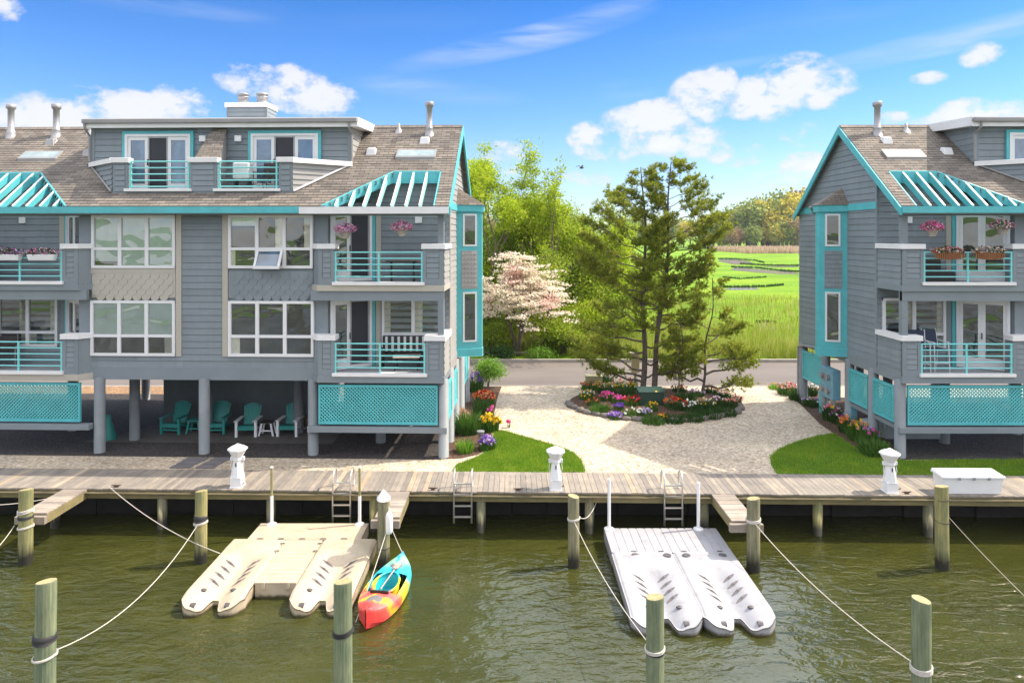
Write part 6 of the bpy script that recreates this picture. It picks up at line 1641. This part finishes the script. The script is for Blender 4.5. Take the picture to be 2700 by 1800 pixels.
# pines: curved trunks, long upswept limbs, needle tufts
def pine(t, base, tops, limbs, seed, ntuft, L=.17, r0=.13):
    R = random.Random(seed); tp = []; td = []
    for ti, (top, bend) in enumerate(tops):
        base_ = Vector(base[ti]); top = Vector(top); pts = []
        for i in range(13):
            f = i/12; p = base_.lerp(top, f)+Vector((bend*math.sin(f*PI)+.07*math.sin(f*11+ti*2), .15*math.sin(f*5+ti)-.15*math.sin(ti), 0)); pts.append(p)
        b = MB(); b.tube(pts, [max(.02, r0*(1-.85*i/12)) for i in range(13)], 9); b.build('trunk', M['bark'], t, local=True, smooth=True)
        def tr(f): k = min(11.999, f*12); i = int(k); return pts[i].lerp(pts[i+1], k-i)
        b = MB()
        for (f0, ang, Lx, rise) in limbs[ti]:
            p = tr(f0); yy = R.uniform(-.8, .8)*abs(Lx) if abs(Lx) > .5 else R.choice((-1, 1))*R.uniform(.8, 2.0)*(1.15-f0); d = Vector((Lx, yy, 0)); n = 6; lp_ = [p]; H = d.length
            for i in range(1, n+1):
                f = i/n; lp_.append(p+d*f+Vector((0, 0, rise*H*(f**1.25)+.06*H*math.sin(f*PI)*R.uniform(-1,1.2)+R.gauss(0, .045))))
            rr_ = max(.014, .052*(1-f0)+.010)*min(1, .5+H*.25)
            b.tube(lp_, [rr_*(1-.75*i/n) for i in range(n+1)], 5, caps=False)
            k = max(6, int(H*13))
            for q in range(k):
                f = .30+.70*((q+R.random())/k)**.85; kk = min(n-.001, f*n); i = int(kk); s = lp_[i].lerp(lp_[i+1], kk-i)
                sl = (.75-.35*f)*min(1, H/1.8)*R.uniform(.5, 1.2); a = R.uniform(0, 2*PI); dn = d.normalized()
                side = dn.cross(Vector((0, 0, 1))).normalized()*R.choice((-1, 1))
                dd = (dn*R.uniform(.3, 1)+side*R.uniform(.2, 1.1)+Vector((0, 0, R.uniform(.0, .65)))).normalized()
                e = s+dd*sl; m_ = s.lerp(e, .5)+Vector((0, 0, -.04)); b.tube([s, m_, e], [.011, .008, .004], 3, caps=False)
                for w in range(4):
                    g = .55+.45*w/3; c = s.lerp(e, g)+Vector([R.gauss(0, .06) for _ in range(3)]); tp.append(tuple(c)); u = (dd+Vector((0, 0, .7))).normalized(); td.append(tuple(u))
                    if R.random() < .5: c2 = c+Vector([R.gauss(0, .12) for _ in range(3)]); tp.append(tuple(c2)); td.append(tuple(u))
        b.build('limbs', M['bark'], t, local=True)
    P = np.array(tp); D = np.array(td); sel = rng.permutation(len(P))[:ntuft]; P, D = P[sel], D[sel]; m = 15
    P = np.repeat(P, m, 0); D = np.repeat(D, m, 0)+rng.normal(0, .62, (len(P), 3)); D /= np.linalg.norm(D, axis=1)[:, None]
    S = np.cross(D, rdir(len(P))); S /= np.linalg.norm(S, axis=1)[:, None]
    ln = (L*rng.uniform(.6, 1.2, len(P)))[:, None]; w = .013
    V = np.stack([P, P+D*ln*.5-S*w, P+D*ln, P+D*ln*.5+S*w], 1).reshape(-1, 3)
    # one island per tuft is too many shades; group needles in tufts by sharing the seed vertex
    npmesh('needles', V, np.arange(len(V)).reshape(-1, 4), M['needle'], parent=t, local=True)
R = random.Random(5)
Yp = 29.6; x0 = gx(1487, Yp); zb = 1.2
def W_(px, py, Y=Yp): return (gx(px, Y)-x0, 0, CAMZ-(py-HY)/FL*Y-zb)
def mk(side, spec):
    out = []
    for f, l in spec:
        out.append((f, 0, side*l, R.uniform(.12, .4)))
    return out
t = thing('pine_tree', (x0, Yp, zb), 0, 'large twin-trunked pine with dark green needles standing in the flower island', 'pine tree')
def limbset(spec, side): return [(max(.03, f-.10-.02*l), 0, side*l*R.uniform(.85, 1.05), R.uniform(.35, .6) if f > .5 else R.uniform(.12, .35)) for f, l in spec]
A = limbset([(.17,2.2),(.21,2.9),(.24,3.0),(.28,2.6),(.31,2.4),(.36,2.5),(.40,2.1),(.44,2.0),(.48,1.8),(.53,2.0),(.58,2.3),(.62,2.7),(.66,2.9),(.69,2.8),(.73,2.9),(.76,2.5),(.80,2.4),(.84,1.8),(.88,1.6),(.92,1.5),(.95,1.3),(.98,.9),(1.03,.6),(1.06,.4)], -1)
A += limbset([(.18,1.5),(.25,1.7),(.32,1.4),(.40,1.3),(.48,1.1),(.56,1.0),(.63,1.0),(.70,.9),(.77,.8),(.84,.8),(.90,.7),(.96,.6),(1.02,.5),(1.07,.35)], 1)
B = limbset([(f_, l_*.9) for f_, l_ in [(.2,2.0),(.27,2.3),(.33,1.8),(.39,2.0),(.45,1.8),(.50,1.6),(.54,1.7),(.58,1.9),(.62,2.1),(.66,2.3),(.70,2.5),(.74,2.6),(.78,2.6),(.81,2.5),(.85,2.3),(.89,2.1),(.93,1.9),(.96,1.6),(1.0,1.3),(1.04,.9),(1.08,.5),(1.09,.3)]], 1)
B += limbset([(.38,1.0),(.48,1.2),(.56,1.2),(.63,1.2),(.70,1.2),(.77,1.1),(.84,1.0),(.90,.9),(.96,.8),(1.02,.6),(1.07,.4)], -1)
R2 = random.Random(21)
for LL in (A, B):
    for q in range(22): LL.append((.30+.68*(q/22), 0, R2.uniform(-.5, .5), R2.uniform(.2, .9)))
pine(t, [W_(1477, 893), W_(1500, 890)], [((W_(1474, 385)), .10), ((W_(1538, 372)), .12)], [A, B], 9, 8600)
t = thing('pine_tree', (gx(1612, 28.9), 28.9, 1.2), 0, 'smaller sparse pine at the right of the flower island', 'pine tree')
S1 = [(f, 0, l, r_) for f, l, r_ in [(.06,1.9,.05),(.10,-1.5,.05),(.16,2.1,.1),(.2,-1.3,.15),(.26,1.9,.2),(.31,1.5,.25),(.36,-1.1,.2),(.42,1.6,.4),(.5,1.2,.3),(.56,-.7,.4),(.64,.7,.5),(.72,-.8,.3),(.8,.5,.5),(.88,-.6,.5),(.93,.45,.6),(.98,-.3,.8)]]
pine(t, [(0, 0, 0)], [((gx(1638, 28.9)-gx(1612, 28.9), 0, 4.9), .05)], [S1], 12, 1500, .15, .06)
t = thing('young_pine', (gx(1555, 28.6), 28.6, 1.2), 0, 'slender young pine stem between the big pine and the sparse pine', 'pine tree')
pine(t, [(0, 0, 0)], [((.15, 0, 3.2), .05)], [[(.3,0,.7,.1),(.4,0,-.6,.2),(.5,0,.7,.3),(.6,0,-.7,.3),(.7,0,.6,.3),(.8,0,-.5,.4),(.9,0,.4,.5),(.97,0,.3,.6)]], 14, 380, .14, .035)

# far wood beyond the marsh
protos = []
for k, (mt, asp) in enumerate((('fo_green', 1.0), ('fo_yellow', .9), ('fo_brown', .95), ('fo_dark', 1.35))):
    t = thing('far_tree', (0, 0, 0), 0, 'x', 'tree', 'far wood beyond the marsh')
    b = MB(); b.tube([(0,0,0), (.1,0,4), (0,.1,9)], [.35, .25, .1], 6); 
    for j in range(5): a = j*1.3; b.tube([(0,0,4+j), (2.4*math.cos(a), 2.4*math.sin(a), 8+j)], [.15, .04], 4)
    b.build('trunk', M['barklight'], t, local=True)
    P = []
    for j in range(60):
        c = rdir(1)[0]*rng.uniform(.35, 1)*[4.2/asp, 4.2/asp, 5.0*asp]; c[2] += 8.2
        if c[2] < 1.5: c[2] = rng.uniform(1, 4)
        P.append(c+rng.normal(0, .85, (40, 3)))
    crown_mesh('crown', np.concatenate(P), .42, mt, t, .8)
    protos.append(t)
kinds = ['pale green tree', 'yellow spring tree', 'brownish budding tree', 'dark evergreen tree']
R = random.Random(78); first = [True]*4; cnt = 0
rows_ = []
for i in range(34):                                  # low line along the horizon
    rows_.append((R.uniform(1085, 1640), R.uniform(360, 420), R.uniform(.8, 1.25)))
for i in range(92):                                  # rising wood at the right
    px = R.uniform(1618, 1860); f = (px-1618)/220; Y = R.uniform(318, 400)
    rows_.append((px, Y, R.uniform(.9, 1.12)*(1.1+.95*f)*(1 if Y > 335 else .5)))
for px, Y, s_ in rows_:
    k = R.choices(range(4), (4, 5, 3.5, 1.1) if px < 1640 else (5, 5, 3, .25))[0]
    place = 'in the low wood along the horizon' if px < 1640 else ('at the front of the far wood' if Y < 350 else 'in the far wood on the right')
    lab = ('tall ' if s_ > 1.35 else 'small ' if s_ < .95 else '')+kinds[k]+' '+place+(' left of the saplings' if px < 1240 else ' between saplings and pine' if px < 1400 else ' behind the pine' if px < 1640 else ' next to the pine' if px < 1700 else ' midway to the house' if px < 1770 else ' by the house eave')
    if first[k]: o = protos[k]; first[k] = False; o.location = (gx(px, Y), Y, 1.0); o.scale = (s_,)*3; o['label'] = lab; o.rotation_euler = (0, 0, R.uniform(0, 6))
    else: dup(protos[k], (gx(px, Y), Y, 1.0), R.uniform(0, 6), lab, s_*R.uniform(.9, 1.1))

# ------------------------------------------------------------------ flower beds
def clump(px, py, label, h, r, cols, nfl, leafm='plantgreen', name='tulip_clump', cat='flowers', nleaf=160, w=.028, fs=.04, bz=None, group='flower clumps in the beds', low=False, lean=.3):
    x, y, _ = G(px, py, 1.1); z = bedz(x, y)
    fs *= 1.05; nleaf = int(nleaf*1.4)
    t = thing(name, (x, y, z), 0, label, cat, group)
    a = rng.uniform(0, 2*PI, nleaf); q = np.sqrt(rng.uniform(0, 1, nleaf))*r
    P = np.column_stack([q*np.cos(a), q*np.sin(a), np.zeros(nleaf)])
    blademesh('foliage', P, h*.92*(1-.45*(q/r)**2), w, M[leafm], parent=t, local=True, lean=lean+.3, hv=.4, out=True)
    if nfl:
        a = rng.uniform(0, 2*PI, nfl); q = np.sqrt(rng.uniform(0, 1, nfl))*r*1.1
        hz = h*(1-.35*(q/r/1.1)**2)*rng.uniform(.82, 1.15, nfl) if not low else h*rng.uniform(.6, .95, nfl)
        C_ = np.column_stack([q*np.cos(a), q*np.sin(a), hz]); reps = 5
        P = np.repeat(C_, reps, 0)+rng.normal(0, fs*.22, (nfl*reps, 3))
        V, Q = leaves(P, fs, 0, .75); mi = np.repeat(rng.integers(0, len(cols), nfl), reps)
        npmesh('blossoms', V, Q, [M[c] for c in cols], mi, parent=t, local=True)
    return t
CL = [ # island, back to front
 (1352,892,'red and orange tulips at the back left tip of the island',.38,.34,['fred','forange'],16),
 (1376,897,'peach tulips at the back left of the island',.38,.3,['fpeach','fyellow'],14),
 (1400,900,'cream narcissi at the back of the island, left of the trunks',.34,.34,['fwhite','fyellow'],22),
 (1424,893,'orange tulips near the back of the island',.4,.28,['forange','fpeach'],12),
 (1446,899,'white and pale yellow flowers left of the pine trunks',.32,.32,['fwhite','fyellow'],18),
 (1452,888,'red poppies just behind the transformer box',.42,.25,['fred'],10),
 (1348,918,'yellow tulips at the left end of the island',.36,.32,['fyellow','fwhite'],20),
 (1362,932,'orange pansies at the left rim of the island',.24,.26,['forange'],7),
 (1396,925,'magenta pink hyacinths on the left half of the island',.34,.32,['fmagenta','fpink'],34),
 (1420,932,'magenta hyacinths beside the purple ones on the island',.32,.24,['fmagenta'],22),
 (1413,958,'purple pansies at the front rim of the island',.24,.26,['fpurple','flilac'],44),
 (1422,944,'deep purple hyacinths near the front rim of the island',.26,.2,['fpurple'],26),
 (1452,936,'rose red tulips left of the transformer box',.36,.34,['fpink','fred'],34),
 (1446,955,'leafy white-flowered clump near the front rim of the island',.28,.34,['fwhite'],7),
 (1480,955,'lilac and white hyacinths in front of the transformer box',.26,.26,['flilac','fwhite'],28),
 (1498,948,'yellow tulips against the transformer box',.34,.22,['fyellow'],9),
 (1522,962,'orange pansies at the front rim of the island',.2,.2,['forange','fyellow'],12),
 (1552,944,'bright red tulips right of the transformer box',.42,.42,['fred','fred','forange'],40),
 (1590,948,'white tulips in the middle of the right half of the island',.42,.36,['fwhite'],14),
 (1622,944,'white and cream tulips further right on the island',.44,.36,['fwhite','fyellow'],12),
 (1650,936,'pale pink tulips toward the right end of the island',.4,.32,['fpinklight','fwhite'],12),
 (1676,936,'coral tulips at the right end of the island',.38,.3,['fpeach','fpink'],14),
 (1600,915,'lilac flowers behind the white tulips of the island',.32,.3,['flilac'],12),
 (1560,905,'peach tulips behind the red ones on the island',.34,.3,['fpeach','fred'],12),
 (1630,903,'red tulips under the sparse pine',.38,.3,['fred'],8),
 (1660,912,'cream and peach tulips at the back right of the island',.34,.34,['fpeach','fwhite'],16),
 (1690,925,'red tulips at the far right rim of the island',.34,.2,['fred'],7),
]
for c in CL: clump(*c[:3], c[3], c[4], c[5], c[6], leafm='plantgreen' if c[0] < 1540 else 'darkplant', nleaf=int(420*c[4]), fs=.045)
for k, (px, py, lab) in enumerate(((1378,945,'low green leaves at the left front rim of the island'), (1500,968,'low green leaves at the very front of the island'), (1545,965,'dark green leaves at the front right rim of the island'), (1590,962,'dark green leaves below the white tulips'), (1630,956,'dark green leaves below the cream tulips'), (1665,950,'dark green leaves below the coral tulips'), (1395,908,'green leaves between the tulips at the island left'), (1440,915,'green leaves left of the transformer box'), (1385,880,'dark shrub at the back left of the island'), (1575,925,'dark leafy clump behind the white tulips'))):
    clump(px, py, lab, .30 if k != 8 else .5, .42, [], 0, 'darkplant' if k > 1 else 'plantgreen', 'leafy_clump', 'plant', 230, .035)
# left bed
clump(1075,990,'tall strap-leaved iris clump behind the yellow tulips of the left bed',.75,.42,[],0,'plantgreen','iris_clump','plant',320,.045,lean=.35)
clump(1095,985,'long green tulip leaves with white buds in the left bed',.55,.36,['fwhite','fyellow'],8,'plantgreen',nleaf=260,w=.04,fs=.06)
clump(1125,985,'bright yellow tulips at the edge of the sunny lawn',.55,.32,['fyellow'],30,'plantgreen',nleaf=200,w=.035,fs=.075)
clump(1068,1034,'small bright green tuft at the front of the left bed',.42,.26,[],0,'brightplant','leafy_clump','plant',240,.03)
clump(1118,1028,'vivid purple pansies at the front of the left bed',.40,.26,['fpurple','flilac'],90,'plantgreen',nleaf=160,fs=.04,low=False)
clump(1110,945,'dark grassy mound behind the yellow tulips',.55,.36,[],0,'darkplant','grass_mound','plant',420,.02)
clump(1112,925,'red-orange azalea in the left bed',.5,.42,['fred','forange','fpeach'],130,'plantgreen',nleaf=150,fs=.05)
clump(1092,896,'lilac iris against the left house stilts',.8,.3,['flilac','fpurple'],24,'plantgreen',nleaf=160,w=.035,fs=.06)
clump(1168,978,'single pink poppy at the gravel edge beside the yellow tulips',.26,.05,['fpink'],3,'plantgreen','poppy','flower',10,.02,.07)
clump(1128,966,'purple tulips above the yellow ones in the left bed',.55,.1,['fmagenta'],4,'plantgreen',nleaf=30,fs=.07)
clump(1060,960,'brown twiggy clump beside the second stilt of the left house',.4,.35,['fpeach'],10,'tanreed','leafy_clump','plant',240,.02)
# right bed
clump(1812,902,'coral azalea at the top of the right bed',.45,.45,['fpeach','fpink','fwhite'],70,'plantgreen',nleaf=260,fs=.045)
clump(1790,890,'low pale green ground plants at the top of the right bed',.2,.5,['fyellow'],10,'brightplant','leafy_clump','plant',240,.03)
clump(1836,915,'green leafy clump beside the coral azalea',.5,.4,[],0,'darkplant','leafy_clump','plant',340,.03)
clump(1862,905,'white narcissi by the far stilt of the right house',.5,.25,['fwhite'],14,'darkplant',nleaf=160,fs=.045)
clump(1866,928,'white-flowered dark clump near the teal pipe',.3,.4,['fwhite','flilac'],16,'darkplant',nleaf=300,fs=.045)
clump(1908,962,'mixed yellow and coral tulips by the teal pipe',.62,.26,['fyellow','fpeach','fpink','fwhite'],16,'darkplant',nleaf=200,w=.035,fs=.065)
clump(1928,968,'lilac and white hyacinths beside the meter boxes',.5,.3,['flilac','fmagenta','fwhite'],24,'darkplant',nleaf=200,fs=.045)
clump(1950,990,'orange and peach tulips along the second stilt of the right house',.55,.3,['forange','fpeach'],12,'darkplant',nleaf=200,w=.035,fs=.065)
clump(1972,1006,'yellow and peach tulips nearest the right lawn',.6,.34,['fyellow','fyellow','fpeach'],16,'plantgreen',nleaf=260,w=.04,fs=.07)
clump(1998,1018,'dusky purple tulips beside the front stilt of the right house',.6,.26,['fmagenta','flilac'],12,'plantgreen',nleaf=180,w=.04,fs=.055)
clump(2010,1040,'broad-leaved green clump at the tip of the right bed',.45,.42,[],0,'plantgreen','leafy_clump','plant',420,.05,lean=.5)
# big bright shrub
broadtree('shrub', (gx(1122, 31.0), 30.6, 1.05), 1.15, 'bright green rounded shrub at the corner of the left bed near the road', 61, 'brightplant', 9000, .04, spread=1.0, crown=.42, levels=3, trunks=5, r0=.02, fit=.5, cat='shrub')

# edging stones round the island
R = random.Random(8); proto = []
for k in range(4):
    b = MB(); n = 9; prof = [(.02, -.03), (.11, -.02), (.13, .03), (.10, .085), (.02, .10)]
    b.lathe(prof, (0, 0, 0), n); b.v = [(x*(1.25+.1*k)*(1+R.uniform(-.1, .1)), y*(.75+.05*k)*(1+R.uniform(-.1, .1)), z*(1+R.uniform(-.15, .15))) for x, y, z in b.v]
    o = b.build('edging_stone', M['rock'], smooth=True, local=True); tag(o, 'rounded grey stone in the ring edging the flower island', 'stone', 'edging stones'); proto.append(o)
used = set(); a = -178.0
while a < 5:
    ar = math.radians(a); x = ICX+(IRX+.05)*math.cos(ar); y = ICY+(IRY+.05)*math.sin(ar); k = R.randrange(4)
    if k in used: o = proto[k].copy(); C.objects.link(o)
    else: o = proto[k]; used.add(k)
    o.location = (x+R.uniform(-.03, .03), y+R.uniform(-.03, .03), 1.055); o.rotation_euler = (0, 0, math.atan2(IRY*math.cos(ar), -IRX*math.sin(ar))+R.uniform(-.3, .3)); o.scale = (R.uniform(1.1, 1.6),)*3
    a += math.degrees(.41/math.hypot(IRX*math.sin(ar), IRY*math.cos(ar)))*R.uniform(.9, 1.1)

# utility boxes
x, y, _ = G(1498, 938, 1.1); z = 1.12
tr = thing('transformer_box', (x, y, z), 0, 'dark green metal transformer cabinet among the flowers in front of the pine', 'utility box')
b = MB(); b.box(x-.50, x+.48, y, y+.6, z, z+.62); b.build('cabinet', M['greenbox'], tr, bevel=.015)
b = MB(); b.hexa([(x-.53, y-.04, z+.60), (x+.51, y-.04, z+.60), (x+.51, y+.64, z+.66), (x-.53, y+.64, z+.66), (x-.53, y-.04, z+.64), (x+.51, y-.04, z+.64), (x+.51, y+.64, z+.71), (x-.53, y+.64, z+.71)]); b.build('lid', M['greenbox'], tr, bevel=.01)
b = MB(); b.quad((x+.12, y-.045, z+.645), (x+.2, y-.045, z+.645), (x+.2, y+.06, z+.660), (x+.12, y+.06, z+.660)); b.build('warning_sticker', M['fyellow'], tr)
x, y, _ = G(1362, 893, 1.05)
tr = thing('utility_pedestal', (x, y, 1.1), 0, 'low olive metal box at the back left of the flower island', 'utility box')
b = MB(); b.box(x-.32, x+.42, y, y+.4, 1.1, 1.58); b.build('cabinet', M['tanbox'], tr, bevel=.015)
b = MB(); b.box(x-.34, x+.44, y-.03, y+.43, 1.58, 1.62); b.build('lid', M['tanbox'], tr, bevel=.01)
x, y, z = F(1459, 855, 31.8)
tr = thing('sign_board', (x, y, 1.05), 0, 'tan box on a post by the road, just left of the pine trunk', 'utility box')
b = MB(); b.box(x-.18, x+.18, y-.12, y+.12, z, z+.86); b.build('cabinet', M['tanbox'], tr, bevel=.01)
b = MB(); b.box(x-.24, x+.2, y-.16, y+.16, z+.86, z+.93); b.build('lid', M['concrete'], tr, bevel=.01)
b = MB(); b.box(x-.05, x+.05, y-.05, y+.05, 1.04, z); b.build('post', M['pile'], tr)
# meters on the end of the right house
mb = thing('meter_bank', (11.8, 25.2, 1.8), 0, 'blue-grey electric meter bank between the stilts of the right house', 'meter box')
b = MB(); b.box(11.72, 12.02, 24.95, 26.0, 1.85, 2.95); b.build('cabinet', M['bluebox'], mb, bevel=.02)
for i in range(2):
    for j in range(2): b = MB(); b.tube([(11.72, 25.25+i*.45, 2.15+j*.5), (11.6, 25.25+i*.45, 2.15+j*.5)], .11, 14); b.build('meter', M['galv'], mb)
for yy in (25.1, 25.6): b = MB(); b.tube([(11.85, yy, 1.05), (11.85, yy, 1.85)], .05, 8); b.build('conduit', M['galv'], mb)
x, y, _ = G(1888, 948, 1.05)
b = MB(); b.tube([(x, y, 1.0), (x-.02, y, 1.85)], .10, 10); b.lathe([(.11, 1.85), (.11, 1.88), (.03, 1.9)], (x-.02, y, 0), 10); tag(b.build('cable_pipe', M['teal']), 'short teal pipe standing in the right flower bed', 'pipe')
b = MB(); b.box(11.95, 12.2, 24.1, 24.3, 1.05, 1.9); tag(b.build('utility_post', M['bluebox'], bevel=.02), 'pale blue utility post behind the meter bank stilt', 'post')
x, y, _ = G(1975, 975, 1.05)
ac = thing('pump_cover', (12.6, 24.2, 1.05), 0, 'pale rounded cover on the ground under the right house', 'cover')
b = MB(); b.lathe([(.5, 0), (.52, .3), (.46, .42), (.05, .46)], (12.55, 23.6, 1.05), 16); b.build('body', M['cushion'], ac, smooth=True)
bd = MB(); bd.box(12.2, 14.0, 22.3, 22.4, 1.25, 2.0); tag(bd.build('skirting_panel', M['siding']), 'grey board panel under the right house behind the front stilt', 'panel')

# garden umbrella-shaped light in the left bed and a bird
x, y, z = G(1104, 1020, 1.05)
gl = thing('garden_spade_ornament', (x, y, z), 0, 'small grey folded ornament left of the purple pansies', 'ornament')
b = MB(); b.lathe([(.012, 0), (.03, .12), (.13, .42), (.13, .44), (.02, .45)], (x, y, z), 10); b.build('body', M['galv'], gl)
x, y, z = F(1335, 386, 60)
bd = thing('bird', (x, y, z), .5, 'small dark bird flying above the sapling', 'bird')
b = MB(); b.tube([(-.28, 0, -.05), (-.1, 0, 0), (.12, 0, .02), (.24, 0, .04), (.3, 0, .03)], [.01, .07, .09, .06, .01], 8); b.build('body', M['blackplastic'], bd, local=True, smooth=True)
for s in (-1, 1): b = MB(); b.hexa([(-.08, 0, .02), (.12, 0, .02), (.02, s*.28, .22), (-.1, s*.28, .22), (-.08, 0, .035), (.12, 0, .035), (.02, s*.28, .235), (-.1, s*.28, .235)]); b.hexa([(-.1, s*.28, .22), (.02, s*.28, .22), (-.16, s*.6, .12), (-.2, s*.6, .12), (-.1, s*.28, .235), (.02, s*.28, .235), (-.16, s*.6, .13), (-.2, s*.6, .13)]); b.build('wing', M['blackplastic'], bd, local=True)
# timber rail lying in the planting behind the kerb
b = MB(); b.box(gx(1112, 38.2), gx(1215, 38.2), 38.15, 38.25, 1.28, 1.36)
for q in (1112, 1160, 1213): b.box(gx(q, 38.2)-.05, gx(q, 38.2)+.05, 38.12, 38.28, 1.0, 1.4)
tag(b.build('low_timber_rail', M['pileold']), 'low grey timber rail behind the kerb under the dogwood', 'rail')

# the far side of the canal, behind the viewer, seen only mirrored in the glass and the water
sheet('far_bank', [(-300, -300), (300, -300), (300, -42), (-300, -42)], 1.0, M['lawnbase'])
b = MB(); b.box(-300, 300, -42.3, -42, -2.4, 1.1); struct(b.build('far_bulkhead', M['concrete']))

# thin sea air over the marsh
b = MB(); b.box(-420, 420, -2, 520, -3.5, 45); hz = b.build('haze', newmat('sea_air')[0]); tag(hz, kind='stuff')
hm = hz.data.materials[0]; h_ = NT(hm.node_tree); h_.n.clear(); ho = h_.add('ShaderNodeOutputMaterial'); pv = h_.add('ShaderNodeVolumePrincipled')
pv.inputs['Color'].default_value = (.80, .87, 1, 1); pv.inputs['Density'].default_value = 0.00016; pv.inputs['Anisotropy'].default_value = 0.1
h_.l.new(pv.outputs[0], ho.inputs['Volume'])

def bank_house(x, w, label, wall):
    t = thing('bank_house', (x, -52, 1.0), 0, label, 'house', 'houses across the canal behind the viewer')
    b = MB(); b.box(x-w, x+w, -60, -52, 1.0, 7.6); b.build('walls', M[wall], t)
    b = MB(); b.hexa([(x-w-.5, -61, 7.6), (x+w+.5, -61, 7.6), (x+w+.5, -51, 7.6), (x-w-.5, -51, 7.6), (x-w-.5, -56.1, 11), (x+w+.5, -56.1, 11), (x+w+.5, -56, 11), (x-w-.5, -56, 11)]); b.build('roof', M['shingle'], t)
    for i in range(int(w)):
        for z in (2.4, 5.2): b = MB(); b.box(x-w+1+i*2, x-w+2.2+i*2, -51.97, -51.9, z, z+1.6); b.build('window', M['glass_dark'], t)
    return t
bank_house(-26, 8, 'cream house across the canal, left of the three behind the viewer', 'cream')
bank_house(-4, 7, 'white house across the canal, middle of the three behind the viewer', 'white')
bank_house(20, 9, 'tan house across the canal, right of the three behind the viewer', 'tanbox')
